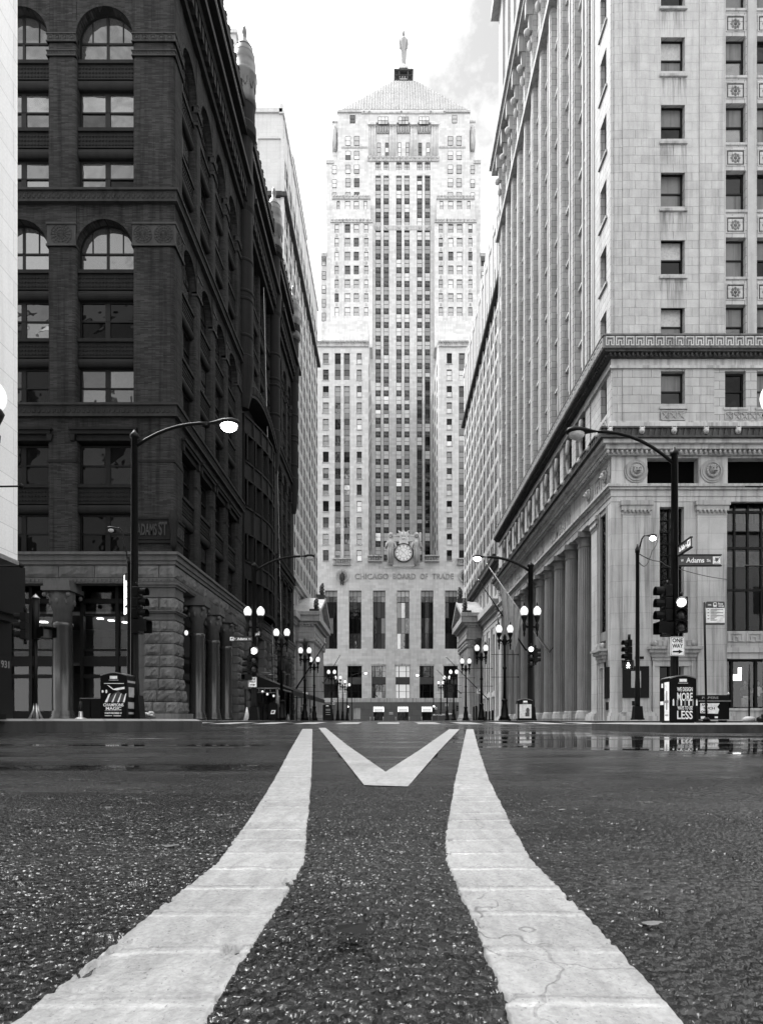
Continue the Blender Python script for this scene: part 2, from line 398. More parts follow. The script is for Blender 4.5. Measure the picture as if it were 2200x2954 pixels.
def worley(x, y, cell, seed=0):
    """height of pebbles: domes of random size and height on a jittered grid"""
    r = np.random.RandomState(seed); JX = r.rand(256, 256); JY = r.rand(256, 256); HH = r.rand(256, 256)
    u = x/cell; v = y/cell; iu = np.floor(u).astype(int); iv = np.floor(v).astype(int); best = np.zeros_like(u)
    for a in (-1, 0, 1):
        for b in (-1, 0, 1):
            cu = iu+a; cv = iv+b; k = (cu % 256, cv % 256)
            d2 = (u-cu-JX[k])**2+(v-cv-JY[k])**2; rad = .45+.35*HH[k]
            h = np.minimum(np.sqrt(np.clip(1-d2/rad**2, 0, 1)), .66)/.66*(.45+.55*HH[k])*(1+.16*((u-cu-JX[k])*(JY[k]-.5)*2+(v-cv-JY[k])*(HH[k]-.5)*2)); best = np.maximum(best, h)
    return best
def grid_mesh(name, X, Y, Z, mats, smooth=True):
    nr, nc = X.shape; me = bpy.data.meshes.new(name)
    co = np.stack([X, Y, Z], -1).reshape(-1, 3).astype(np.float32)
    i = (np.arange(nr-1)[:, None]*nc+np.arange(nc-1)[None, :]).ravel()
    fc = np.stack([i, i+1, i+nc+1, i+nc], -1).astype(np.int32); n = len(fc)
    me.vertices.add(len(co)); me.vertices.foreach_set('co', co.ravel())
    me.loops.add(n*4); me.loops.foreach_set('vertex_index', fc.ravel())
    me.polygons.add(n); me.polygons.foreach_set('loop_start', np.arange(n, dtype=np.int32)*4)
    me.polygons.foreach_set('use_smooth', np.full(n, smooth)); me.update(calc_edges=True)
    for m in mats: me.materials.append(m)
    return me
def asphalt_mat():
    m, nt, N, L, b = newmat('wet_asphalt')
    geo = N.new('ShaderNodeNewGeometry'); P_ = geo.outputs['Position']
    sx = N.new('ShaderNodeSeparateXYZ'); L.new(P_, sx.inputs[0])
    vor = N.new('ShaderNodeTexVoronoi'); vor.inputs['Scale'].default_value = 150; L.new(P_, vor.inputs['Vector'])
    vc = N.new('ShaderNodeTexVoronoi'); vc.inputs['Scale'].default_value = 60; L.new(P_, vc.inputs['Vector'])
    n_big = noise(N, L, P_, .7, 4)
    n_mid = noise(N, L, P_, 5, 4)
    n_fin = noise(N, L, P_, 160, 2)
    cv = N.new('ShaderNodeRGBToBW'); L.new(vor.outputs['Color'], cv.inputs[0])
    g = ramp(N, L, cv.outputs[0], .1, .9, .003, .024)
    g = math_(N, L, 'MULTIPLY', g, ramp(N, L, n_mid, .3, .7, .7, 1.3))
    wet = noise(N, L, mapped(N, L, P_, (.45, 2.2, 1.)), 1.0, 5, .6); g = math_(N, L, 'MULTIPLY', g, ramp(N, L, wet, .36, .62, .45, 1.7))
    # standing water: long films lying across the street, plus a film on the right
    st = noise(N, L, mapped(N, L, P_, (.28, 1.5, 1.)), 1.0, 4, .55)
    film = ramp(N, L, sx.outputs[0], -.1, 1.2)
    near = ramp(N, L, sx.outputs[1], 1.2, 3.2)
    pud = math_(N, L, 'ADD', st, math_(N, L, 'MULTIPLY', math_(N, L, 'MULTIPLY', film, near), .05))
    band = math_(N, L, 'MULTIPLY', ramp(N, L, sx.outputs[1], 2.2, 4.6), ramp(N, L, sx.outputs[1], 10., 7.))       # the puddle across the right lane
    pud = math_(N, L, 'ADD', pud, math_(N, L, 'MULTIPLY', math_(N, L, 'MULTIPLY', band, ramp(N, L, sx.outputs[0], .4, 2.2)), .13))
    pud = math_(N, L, 'ADD', pud, math_(N, L, 'MULTIPLY', ramp(N, L, sx.outputs[1], 2.2, 3.2), math_(N, L, 'MULTIPLY', ramp(N, L, sx.outputs[1], 16., 9.), .035)))
    rill = math_(N, L, 'MULTIPLY', ramp(N, L, sx.outputs[1], 2.0, 2.2), ramp(N, L, sx.outputs[1], 2.6, 2.35))   # narrow rill before the chevron
    pud = math_(N, L, 'ADD', pud, math_(N, L, 'MULTIPLY', rill, .10))
    pud = ramp(N, L, pud, .545, .67); pud.node.clamp = True
    far = ramp(N, L, sx.outputs[1], 1.5, 2.0); pud = math_(N, L, 'MULTIPLY', pud, far)
    half = math_(N, L, 'MULTIPLY', ramp(N, L, sx.outputs[0], .15, 1.0), ramp(N, L, n_big, .35, .6))
    dry = math_(N, L, 'SUBTRACT', 1., pud, True)
    L.new(math_(N, L, 'MULTIPLY', g, ramp(N, L, pud, 0, 1, 1., .45)), b.inputs['Base Color'])
    ro = math_(N, L, 'MULTIPLY', math_(N, L, 'ADD', math_(N, L, 'MULTIPLY', ramp(N, L, wet, .36, .62, .55, 1.25), ramp(N, L, n_big, .35, .65, .12, .24)), math_(N, L, 'MULTIPLY', n_mid, .10)), dry)
    L.new(math_(N, L, 'ADD', ro, .03), b.inputs['Roughness']); setin(b, 'Specular IOR Level', .40)
    hgt = math_(N, L, 'ADD', math_(N, L, 'MULTIPLY', vor.outputs['Distance'], -1.), math_(N, L, 'MULTIPLY', n_fin, .5))
    hgt = math_(N, L, 'ADD', hgt, math_(N, L, 'MULTIPLY', vc.outputs['Distance'], -.6))
    gr = noise(N, L, mapped(N, L, P_, (120, 10, 1)), 1, 3, .7)                     # grain as it stacks up at a low angle
    fa = ramp(N, L, sx.outputs[1], .7, 2.0, 0., 1.); hgt = math_(N, L, 'ADD', hgt, math_(N, L, 'MULTIPLY', math_(N, L, 'MULTIPLY', gr, fa), 5.5))
    bn = N.new('ShaderNodeBump'); bn.inputs['Distance'].default_value = .006
    L.new(math_(N, L, 'MULTIPLY', math_(N, L, 'MULTIPLY', dry, math_(N, L, 'MULTIPLY', ramp(N, L, sx.outputs[1], .8, 2.2, .42, .52), ramp(N, L, sx.outputs[1], 3., 12., 1., .85))), ramp(N, L, half, 0, 1, 1, .45)), bn.inputs['Strength'])
    L.new(hgt, bn.inputs['Height']); L.new(bn.outputs[0], b.inputs['Normal'])
    return m
M_asph = asphalt_mat()
def paint_mat(name='road_paint', g=.40):
    m, nt, N, L, b = newmat(name)
    geo = N.new('ShaderNodeNewGeometry'); P_ = geo.outputs['Position']
    n1 = noise(N, L, P_, 260, 3); n2 = noise(N, L, P_, 3.5, 5); n3 = noise(N, L, mapped(N, L, P_, (60, 18, 60)), 1, 5, .6)
    v = math_(N, L, 'MULTIPLY', ramp(N, L, n1, .25, .7, .80, 1.12), math_(N, L, 'MULTIPLY', ramp(N, L, n2, .3, .7, .74, 1.1), ramp(N, L, n3, .35, .6, .80, 1.04)))
    pit = ramp(N, L, noise(N, L, P_, 420, 2), .30, .36, .55, 1.)           # small pits
    v = math_(N, L, 'MULTIPLY', v, pit)
    wv = N.new('ShaderNodeTexVoronoi'); wv.feature = 'DISTANCE_TO_EDGE'; wv.inputs['Scale'].default_value = 5.5
    wn = N.new('ShaderNodeVectorMath'); wn.operation = 'ADD'
    cn = N.new('ShaderNodeTexNoise'); cn.inputs['Scale'].default_value = 14; L.new(P_, cn.inputs['Vector'])
    sc = N.new('ShaderNodeVectorMath'); sc.operation = 'SCALE'; sc.inputs['Scale'].default_value = .10; L.new(cn.outputs['Color'], sc.inputs[0])
    L.new(P_, wn.inputs[0]); L.new(sc.outputs[0], wn.inputs[1]); L.new(wn.outputs[0], wv.inputs['Vector'])
    crack = ramp(N, L, wv.outputs['Distance'], .0015, .006, 0., 1.)
    keep = ramp(N, L, noise(N, L, P_, 2.6, 2), .48, .56, 0., 1.)                 # cracks only here and there
    crack = math_(N, L, 'MAXIMUM', crack, math_(N, L, 'SUBTRACT', 1., keep, True))
    v = math_(N, L, 'MULTIPLY', v, ramp(N, L, crack, 0, 1, .62, 1.))
    sx = N.new('ShaderNodeSeparateXYZ'); L.new(P_, sx.inputs[0])                    # glint of the tined ridges painted in as paler lines
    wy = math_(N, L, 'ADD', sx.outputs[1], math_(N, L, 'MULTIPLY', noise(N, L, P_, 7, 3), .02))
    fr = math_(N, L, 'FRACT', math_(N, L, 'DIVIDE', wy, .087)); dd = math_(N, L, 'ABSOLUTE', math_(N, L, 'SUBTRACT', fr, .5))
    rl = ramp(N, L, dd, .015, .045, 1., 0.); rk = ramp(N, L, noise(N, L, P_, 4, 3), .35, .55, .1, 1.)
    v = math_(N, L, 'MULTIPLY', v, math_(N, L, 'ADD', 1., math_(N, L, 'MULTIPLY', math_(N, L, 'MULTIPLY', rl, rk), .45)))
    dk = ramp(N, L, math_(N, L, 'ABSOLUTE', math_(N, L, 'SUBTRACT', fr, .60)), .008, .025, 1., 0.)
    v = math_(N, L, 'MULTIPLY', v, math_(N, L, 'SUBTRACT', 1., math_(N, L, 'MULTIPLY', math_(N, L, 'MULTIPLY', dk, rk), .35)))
    L.new(math_(N, L, 'MULTIPLY', v, g), b.inputs['Base Color']); setin(b, 'Roughness', .55); setin(b, 'Specular IOR Level', .3)
    bn = N.new('ShaderNodeBump'); bn.inputs['Strength'].default_value = .5; bn.inputs['Distance'].default_value = .003
    L.new(math_(N, L, 'ADD', n1, math_(N, L, 'MULTIPLY', crack, 1.)), bn.inputs['Height']); L.new(bn.outputs[0], b.inputs['Normal'])
    return m
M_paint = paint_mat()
# the street as one sheet out to the horizon
ys = np.concatenate([[-160, -60, -20, -5, 0], np.arange(1, 36, .5), np.array([37, 42, 50, 70, 100, 140, 200, 320, 600, 1200])])
xs = np.concatenate([[-700, -200, -80, -40], np.arange(-22, 22.1, 1.), [40, 80, 200, 700]])
XX, YY = np.meshgrid(xs, ys)
o = link('road', grid_mesh('road', XX, YY, rz_np(XX, YY)-.012*(YY < 3.5), [M_asph])); o['kind'] = 'structure'
# near field: real aggregate, stone by stone
yr = [.30]
while yr[-1] < 3.0: yr.append(yr[-1]+max(.0022, .0022*(yr[-1]/.9)**1.6))
yr = np.array(yr); uu = np.linspace(-130, 2330, 640)
YY, UU = np.meshgrid(yr, uu, indexing='ij'); XX = (UU-VX)*YY/F
NEAR = (XX, YY)
def grain(X, Y):
    """height of the aggregate above the road sheet"""
    amp = np.clip((3.0-Y)/1.6, 0, 1); big = vnoise(X*9+40, Y*9+40, 3); pits = vnoise(X*30, Y*30, 4)
    h = np.maximum(worley(X, Y, .0054, 1)*.0040, worley(X+5, Y+3, .0034, 2)*.0026)
    film = np.clip((X-.10)/.5, 0, 1)*np.clip((vnoise(X*2.2+9, Y*2.2, 8)-.25)*2, 0, 1)       # water film fills the texture on the right
    lvl = np.clip((vnoise(X*1.3+3, Y*.8+7, 21)-.35)*2.2, 0, 1)                               # worn and rough patches
    return (h*(.55+.6*lvl)*(1-.5*film)+big*.003-np.where(pits < .16, .003, 0))*amp
# painted lines: outlines read off the photograph and laid on the road
def ground(px, py):
    y = CH*F/(py-VY)
    for _ in range(20): y = .5*y+.5*(CH-rz((px-VX)*y/F, y)-.006)*F/(py-VY)
    return ((px-VX)*y/F, y)
def interp(tab, y):
    ys = [t[1] for t in tab]; xs = [t[0] for t in tab]
    return np.interp(y, ys, xs)
STRIPES = []
def stripe(name, left, right, label=None, y1=None):
    l = sorted([ground(*p) for p in left], key=lambda t: t[1]); r = sorted([ground(*p) for p in right], key=lambda t: t[1])
    ya = .31; yb = min(l[-1][1], r[-1][1]) if y1 is None else y1
    # carry the edges on below the frame in a straight line
    def ext(t):
        (x0, y0), (x1, y1_) = t[0], t[1]; return [(x0+(x1-x0)*(ya-y0)/(y1_-y0)*1., ya)]+t
    l = ext(l); r = ext(r); yy = [ya]
    while yy[-1] < yb: yy.append(yy[-1]+max(.0028, .004*(yy[-1])**1.7))
    yy[-1] = yb; yy = np.array(yy); nc = 64
    XL = interp(l, yy); XR = interp(r, yy)
    rag = lambda s: .0012*(vnoise(yy*160, yy*0+s, 5)-.5)*2+.0018*(vnoise(yy*11, yy*0+s, 6)-.5)*np.clip(yy, .3, 1.2)
    XL = XL+rag(3); XR = XR+rag(17); t = np.linspace(0, 1, nc)
    STRIPES.append((yy, XL, XR))
    X = XL[:, None]*(1-t)+XR[:, None]*t; Y = np.repeat(yy[:, None], nc, 1)
    wob = .006*(vnoise(X*25, Y*3, 9)-.5)
    ph = ((Y+wob)/.087) % 1.0; ridge = np.exp(-((ph-.5)/.045)**2)*(.35+.65*vnoise(np.floor(Y/.087)*3.3, X*2, 12))
    Z = rz_np(X, Y)+.0044+.35*grain(X, Y)+.0008*vnoise(X*220, Y*220, 10)+.0014*ridge-.0014*np.exp(-((ph-.62)/.03)**2)
    edge = np.minimum(t, 1-t)[None, :]*(XR-XL)[:, None]
    chip = (vnoise(X*90, Y*38, 31)+.35*vnoise(X*260, Y*130, 33) > 1.04+edge*9)
    Z = np.where(chip, Z-.006, Z)
    Z[:, 0] -= .003; Z[:, -1] -= .003
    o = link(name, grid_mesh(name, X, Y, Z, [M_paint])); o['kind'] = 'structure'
    return o
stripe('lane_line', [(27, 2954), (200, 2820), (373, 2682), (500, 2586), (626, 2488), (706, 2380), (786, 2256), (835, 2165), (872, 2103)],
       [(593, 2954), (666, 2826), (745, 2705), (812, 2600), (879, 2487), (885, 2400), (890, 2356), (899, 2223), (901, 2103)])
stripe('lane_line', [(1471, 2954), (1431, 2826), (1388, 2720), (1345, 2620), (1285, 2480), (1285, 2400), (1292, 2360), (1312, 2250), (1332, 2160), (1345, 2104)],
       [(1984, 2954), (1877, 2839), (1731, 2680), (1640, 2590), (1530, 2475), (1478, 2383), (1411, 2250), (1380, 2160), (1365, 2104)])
def flat_mark(name, poly, lift=.005, sub=1):
    pts = [ground(*p) for p in poly]; m = MB()
    vs = [(x, y, rz(x, y)+lift) for x, y in pts]; m.add(vs, [tuple(range(len(vs)))])
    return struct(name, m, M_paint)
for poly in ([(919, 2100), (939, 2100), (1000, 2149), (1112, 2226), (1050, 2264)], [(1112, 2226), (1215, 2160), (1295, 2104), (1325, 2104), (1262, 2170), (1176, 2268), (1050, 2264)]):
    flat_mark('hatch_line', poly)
XX, YY = NEAR; under = np.zeros_like(XX)
for yy_, xl_, xr_ in STRIPES:
    L_ = np.interp(YY, yy_, xl_); R_ = np.interp(YY, yy_, xr_); under = np.maximum(under, ((XX > L_+.002) & (XX < R_-.002)).astype(float))
ZZ = rz_np(XX, YY)+.0005+grain(XX, YY)*(1-.75*under)
o = link('road_aggregate', grid_mesh('road_aggregate', XX, YY, ZZ, [M_asph])); o['kind'] = 'structure'
def bar_mark(name, x0, x1, y0, y1, skew=0., lift=.008):
    m = MB(); n = 6
    for i in range(n):
        a = y0+(y1-y0)*i/n; b = y0+(y1-y0)*(i+1)/n; sa = skew*i/n; sb = skew*(i+1)/n
        m.add([(x0+sa, a, rz(x0, a)+lift), (x1+sa, a, rz(x1, a)+lift), (x1+sb, b, rz(x1, b)+lift), (x0+sb, b, rz(x0, b)+lift)], [(0, 1, 2, 3)])
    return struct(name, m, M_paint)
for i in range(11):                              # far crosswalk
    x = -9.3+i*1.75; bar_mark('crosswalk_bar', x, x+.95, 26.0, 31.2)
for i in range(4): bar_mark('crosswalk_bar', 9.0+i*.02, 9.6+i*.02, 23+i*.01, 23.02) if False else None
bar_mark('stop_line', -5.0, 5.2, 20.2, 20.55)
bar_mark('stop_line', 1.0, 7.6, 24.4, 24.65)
# pavements: the near corners and the long pavements in front of the buildings
def round_poly(pts, r=.6, n=5):
    out = []; k = len(pts)
    for i in range(k):
        a, p, b = Vector(pts[i-1]), Vector(pts[i]), Vector(pts[(i+1) % k])
        u = (a-p); v = (b-p); q = min(r, u.length*.45, v.length*.45); u.normalize(); v.normalize()
        for j in range(n+1):
            t = j/n; P0 = p+u*q; P2 = p+v*q; out.append(tuple((1-t)**2*P0+2*t*(1-t)*p+t*t*P2))
    return out
def pavement(name, poly, top, bottom, r=1.0):
    pl = round_poly(poly, r); k = len(pl); m = MB(); dr = .045 if top > .2 else .012
    c = Vector((sum(p[0] for p in pl)/k, sum(p[1] for p in pl)/k))
    inn = [tuple(Vector(p)+(c-Vector(p)).normalized()*.16) for p in pl]
    m.add([(x, y, top) for x, y in inn], [tuple(range(k))], 0)
    vs = [(x, y, top-dr) for x, y in pl]+[(x, y, top) for x, y in inn]
    m.add(vs, [(i, (i+1) % k, k+(i+1) % k, k+i) for i in range(k)], 0)
    vs = [(x, y, bottom) for x, y in pl]+[(x, y, top-dr) for x, y in pl]
    m.add(vs, [(i, (i+1) % k, k+(i+1) % k, k+i) for i in range(k)], 1)
    return struct(name, m, [M_conc, M_curb])
pavement('pavement', [(-45, 11.9), (-5.2, 12.2), (-4.7, 16), (-6.5, 20.3), (-45, 20.6)], .215, -.1, 1.3)
pavement('pavement', [(45, 11.2), (5.0, 11.45), (5.05, 16), (7.3, 20.3), (45, 20.6)], .115, -.1, 1.0)
pavement('pavement', [(-7.6, 30.5), (-7.6, 150), (-45, 150), (-45, 29.0), (-9.5, 29.0)], .178, -.05, 1.4)
pavement('pavement', [(7.9, 30.5), (7.9, 150), (45, 150), (45, 29.0), (9.8, 29.0)], .178, -.05, 1.4)
pavement('pavement', [(-45, 168), (45, 168), (45, 172.5), (-45, 172.5)], .2, 0, .4)
# ================================================================== left: dark brick office block on the corner
M_belt = stone('terracotta_belt', .024, .65, 1.5, .4, .3, 40, .35, spec=.12)
RK = thing('brick_building', 'dark brick and terracotta office block with arched windows on the left corner', 'building', (-16, 40, .18), world=True)
WN = Windows(RK)
YA, XL_ = 33.0, -11.4
mapA = lambda u, d, z: (u, YA+d, z)
mapL = lambda u, d, z: (XL_-d, u, z)
def xf(mp): return lambda u, d, z: mp(u, d, z)
def rpier(mb, u0, u1, d0, d1, z0, z1, r=.17, n=4):
    """pier with rounded front edges, in facade coordinates (u, d, z)"""
    r = min(r, (u1-u0)*.35)
    po = [(u0, d1)]+[(u0+r-r*math.cos(math.pi/2*i/n), d0+r-r*math.sin(math.pi/2*i/n)) for i in range(n+1)]
    po += [(u1-r+r*math.sin(math.pi/2*i/n), d0+r-r*math.cos(math.pi/2*i/n)) for i in range(n+1)]+[(u1, d1)]
    mb.prism(po, z0, z1)
def arch_wall(mb, a, b, zs, z1, d=0., depth=.5, n=16, extra=0.):
    """wall above a round arch that springs at zs between a and b"""
    r = (b-a)/2; c = (a+b)/2
    arc = [(c+r*math.cos(math.pi*i/n), zs+r*math.sin(math.pi*i/n)) for i in range(n+1)]
    for i in range(n):
        (x0, y0), (x1, y1) = arc[i], arc[i+1]
        mb.add([(x0, d, y0), (x0, d, z1), (x1, d, z1), (x1, d, y1)], [(0, 1, 2, 3)])
        mb.add([(x0, d, y0), (x1, d, y1), (x1, d+depth, y1), (x0, d+depth, y0)], [(0, 1, 2, 3)], 0, True)
def ring(mb, a, b, zs, r0, r1, d0, d1, n=16):
    c = (a+b)/2
    for i in range(n):
        t0, t1 = math.pi*i/n, math.pi*(i+1)/n
        mb.prism([(c+r0*math.cos(t0), zs+r0*math.sin(t0)), (c+r1*math.cos(t0), zs+r1*math.sin(t0)), (c+r1*math.cos(t1), zs+r1*math.sin(t1)), (c+r0*math.cos(t1), zs+r0*math.sin(t1))], d0, d1, 'y')
PANES = [G_rook]*5+[G_dark]*2
def cbox(m, mp, u0, u1, d0, d1, z0, z1):
    """box in facade coordinates; a None end is the street corner, mitred so that no faces coincide"""
    if u1 is None: u1 = XL_-d0
    if u0 is None: u0 = YA+d1
    m.box(u0, u1, d0, d1, z0, z1)
def corner_pier(z0, z1, r=.17, n=5):
    arc = lambda cx, cy, a0, a1: [(cx+r*math.cos(math.radians(a0+(a1-a0)*i/n)), cy+r*math.sin(math.radians(a0+(a1-a0)*i/n))) for i in range(n+1)]
    po = [(-13.62, 33.6)]+arc(-13.62+r, 33+r, 180, 270)+arc(-11.4-r, 33+r, 270, 360)+arc(-11.4-r, 34.35-r, 0, 90)+[(-12.0, 34.35), (-12.0, 33.6)]
    MB().prism(po, z0, z1).build('pier', M_brick, RK)
def rook_open(mp, rzz, a, b, storeys):
    """the stack of windows, spandrel panels and roll mouldings in one opening"""
    c = (a+b)/2; wd = b-a; r = wd/2
    for st in storeys:
        kind, z0, z1 = st[:3]
        if kind == 'w':
            x, y, z = mp(c, .42, z0); pd_ = .95 if z0 < 16 else .5 if z0 < 19 else .2
            up = [G_rook if random.random() > pd_ else G_dark for _ in range(2)]; lo = [q if random.random() < .6 else random.choice([G_dark, G_rook if z0 > 23 else G_dark]) for q in up]
            WN.put(x, y, z, wd-.02, z1-z0, rzz, 'dbl', [lo[0], up[0], lo[1], up[1]])
        elif kind == 'a':
            x, y, z = mp(c, .42, z0); WN.put(x, y, z, wd-.02, z1-z0, rzz, 'arch', G_rook)
        elif kind == 's':
            m = MB(xf(mp)); h = z1-z0
            m.box(a, b, .22, .6, z0+.36*h, z1-.12*h)                      # panel
            m.box(a, b, .12, .6, z1-.12*h, z1)                            # sill ledge
            m.box(a, b, .17, .6, z0+.33*h, z0+.36*h+.02)
            n = max(6, int(wd/.17))
            for i in range(n):
                u = a+(i+.5)*wd/n
                for j in range(3):
                    zz = z0+h*(.43+.145*j); m.box(u-.045, u+.045, .18, .23, zz, zz+.05*h)
            m.build('spandrel_panel', M_terra, RK)
            m = MB(xf(mp)); k = 8; rr = .165*h                             # roll moulding
            pts = [(.30-.16*math.sin(math.pi*i/k), z0+rr-rr*math.cos(math.pi*i/k)) for i in range(k+1)]+[(.6, z0+2*rr), (.6, z0)]
            m.prism([(p[0], p[1]) for p in pts], a, b, 'x'); m.build('roll_moulding', M_terra, RK)
ST1 = [('w', 9.15, 11.2), ('s', 11.2, 12.75), ('w', 12.75, 14.9)]
def st2(b): return [('w', 16.95, 19.0), ('s', 19.0, 20.5), ('w', 20.5, 22.6), ('s', 22.6, 24.15), ('a', 24.15, b)]
def st3(b): return [('w', 28.25, 30.15), ('s', 30.15, 31.7), ('w', 31.7, 33.8), ('s', 33.8, 35.3), ('a', 35.3, b)]
def ornament_band(mb, u0, u1, z0, z1, d, kind):
    """relief in facade coordinates: lattice of circles and bars, loops, or small masks"""
    h = z1-z0
    cu0, cu1 = u0, u1
    cbox(mb, 0, u0, u1, d, .3, z0, z1)
    for za, zb in ((z0, z0+.07*h+.02), (z1-.07*h-.02, z1)): cbox(mb, 0, None if u0 is None else u0-.03, None if u1 is None else u1+.03, d-.06, .28, za, zb)
    if u1 is None: u1 = XL_
    if u0 is None: u0 = YA+.05
    if kind == 'lattice':
        n = max(1, round((u1-u0)/(h*.95))); w = (u1-u0)/n
        for i in range(n):
            c = u0+(i+.5)*w; zc = (z0+z1)/2; rr = min(w, h)*.42
            for q in range(8):
                t = math.pi*q/8; dx, dz = math.cos(t)*rr*1.1, math.sin(t)*rr*1.1
                mb.tube([(c-dx, d-.015, zc-dz), (c+dx, d-.015, zc+dz)], .018, 4, 0, False)
            for rad in (.45, .75, 1.05):
                mb.tube([(c+rr*rad*math.cos(2*math.pi*q/14), d-.015, zc+rr*rad*math.sin(2*math.pi*q/14)) for q in range(15)], .018, 4, 0, False)
    else:
        n = max(2, round((u1-u0)/(h*(.55 if kind == 'loops' else .9)))); w = (u1-u0)/n
        for i in range(n):
            c = u0+(i+.5)*w; zc = (z0+z1)/2
            pts = [(c+w*.36*math.cos(2*math.pi*q/10), d-.02, zc+h*.33*math.sin(2*math.pi*q/10)) for q in range(11)]
            mb.tube(pts, .022 if kind == 'loops' else .035, 4, 0, False)
            if kind == 'mask': mb.sphere(c, d-.02, zc-.05*h, w*.2, .05, h*.2, 6, 4)
def rook_facade(mp, rzz, opens, u0, u1, ends, tops=True, detail=True):
    """opens: openings; ends: piers as (a, b)"""
    z_cor = 39.3
    for sec, (za, zb, zc) in enumerate(((9.05, 15.3, 16.2), (16.9, 25.28, 27.5), (28.2, 36.55, z_cor))):
        m = MB(xf(mp))
        for a, b in ends:
            if b is not None and a is not None: rpier(m, a, b, .0, .6, za, zb)
        m.build('pier', M_brick, RK)
        if mp is mapA: corner_pier(za, zb)
        m = MB(xf(mp))
        for a, b in ends: cbox(m, mp, a, b, 0, .6, zb, zc)
        for a, b in opens:
            r = (b-a)/2
            if sec == 0: m.box(a, b, .0, .6, zb+.0, zc)
            else:
                zs = (26.72 if sec == 1 else 38.0)-r; m.box(a, b, .55, .6, zs, zc)
                arch_wall(m, a, b, zs, zc, .04)
                if zs > zb: pass
        m.build('wall', M_brick, RK)
        for a, b in opens:
            r = (b-a)/2
            rook_open(mp, rzz, a, b, ST1 if sec == 0 else st2(26.7) if sec == 1 else st3(37.98))
            if sec == 0:
                m = MB(xf(mp)); m.box(a-.22, b+.22, -.16, .3, 15.3, 15.52); m.box(a-.3, b+.3, -.24, .2, 15.5, 15.62); m.box(a, b, .0, .5, 15.0, 15.3)
                for e in (a-.16, b+.16): m.prism([(e-.1, 14.95), (e+.1, 14.95), (e+.16, 15.3), (e-.16, 15.3)], -.14, .1, 'y')
                m.build('window_hood', M_terra, RK)
            else:
                zs = (26.72 if sec == 1 else 38.0)-r
                m = MB(xf(mp)); ring(m, a, b, zs, r, r+.16, -.01, .1); m.build('arch_moulding', M_brick, RK)
        for a, b in ends:
            m = MB(xf(mp))
            if sec == 1: ornament_band(m, a, b, 25.25, 26.5, -.05, 'lattice'); m.build('lattice_capital', M_relief, RK)
            if sec == 2:
                ornament_band(m, a, b, 36.05, 36.5, -.05, 'mask'); ornament_band(m, a, b, 35.3, 35.6, -.04, 'loops'); m.build('mask_capital', M_relief, RK)
            if sec == 0: cbox(m, mp, a if a is None else a-.01, b if b is None else b+.01, -.03, .2, 13.85, 13.98); m.build('string_course', M_terra, RK)
    # belts
    U0, U1 = u0, u1
    for z0, z1, kind in ((16.2, 16.9, 'loops'), (27.5, 28.2, 'loops')):
        u0, u1 = U0, U1
        m = MB(xf(mp)); cbox(m, mp, u0, u1, -.16, .5, z0+.05, z1-.05); cbox(m, mp, u0, u1, -.26, .45, z1-.12, z1); cbox(m, mp, u0, u1, -.22, .47, z0, z0+.1)
        if u1 is None: u1 = XL_+.1
        if u0 is None: u0 = YA-.1
        n = int((u1-u0)/.26)
        for i in range(n):
            c = u0+(i+.5)*(u1-u0)/n; zc = (z0+z1)/2
            m.tube([(c+.1*math.cos(2*math.pi*q/6), -.17, zc+.17*math.sin(2*math.pi*q/6)) for q in range(7)], .02, 3, 0, False)
        m.build('belt_course', M_belt, RK)
# Adams street face
OA = [(-16.6, -13.62), (-21.1, -18.12), (-25.6, -22.62)]
PA = [(-13.62, None), (-18.12, -16.6), (-22.62, -21.1), (-27, -25.6)]
rook_facade(mapA, 0., OA, -27, None, PA)
# La Salle street face: four bays, the pavilion between the turrets, three bays
OL1 = [(34.35, 36.8), (37.65, 40.1), (40.9, 43.3), (44.1, 46.6)]; PL1 = [(None, 34.35), (36.8, 37.65), (40.1, 40.9), (43.3, 44.1), (46.6, 48.2)]
OL3 = [(63.4, 65.7), (66.5, 68.8), (69.6, 71.9)]; PL3 = [(61.6, 63.4), (65.7, 66.5), (68.8, 69.6), (71.9, 74.0)]
rook_facade(mapL, math.pi/2, OL1, None, 48.0, PL1)
rook_facade(mapL, math.pi/2, OL3, 62.4, 74.2, PL3)
# pavilion between the turrets: bowed metal bays below, a great arch moulding, recessed storeys above
m = MB(xf(mapL)); m.box(48.2, 61.6, .75, 1.0, 9.05, 44); m.build('wall', M_brick, RK)
def bow(u, k=1.15): t = (u-55)/6.; return -k*math.cos(max(-1, min(1, t))*math.pi/2)
bz = [(9.3, 11.4), (12.9, 15.0), (17.2, 19.3), (20.8, 22.9)]
bu = [49.2+11.6*i/8 for i in range(9)]
for z0, z1 in [(9.05, 9.3), (11.4, 12.9), (15.0, 17.2), (19.3, 20.8), (22.9, 24.4)]:
    m = MB(xf(mapL))
    for i in range(8): m.prism([(bu[i], bow(bu[i])+.2), (bu[i+1], bow(bu[i+1])+.2), (bu[i+1], .8), (bu[i], .8)], z0, z1)
    for zz in (z0, z1-.15):
        for i in range(8): m.prism([(bu[i], bow(bu[i])+.08), (bu[i+1], bow(bu[i+1])+.08), (bu[i+1], .8), (bu[i], .8)], zz, zz+.15)
    m.build('bay_band', M_terra, RK)
m = MB(xf(mapL))
for u in bu:
    m.box(u-.11, u+.11, bow(u)+.1, .8, 9.05, 24.4)
m.build('bay_mullions', M_terra, RK)
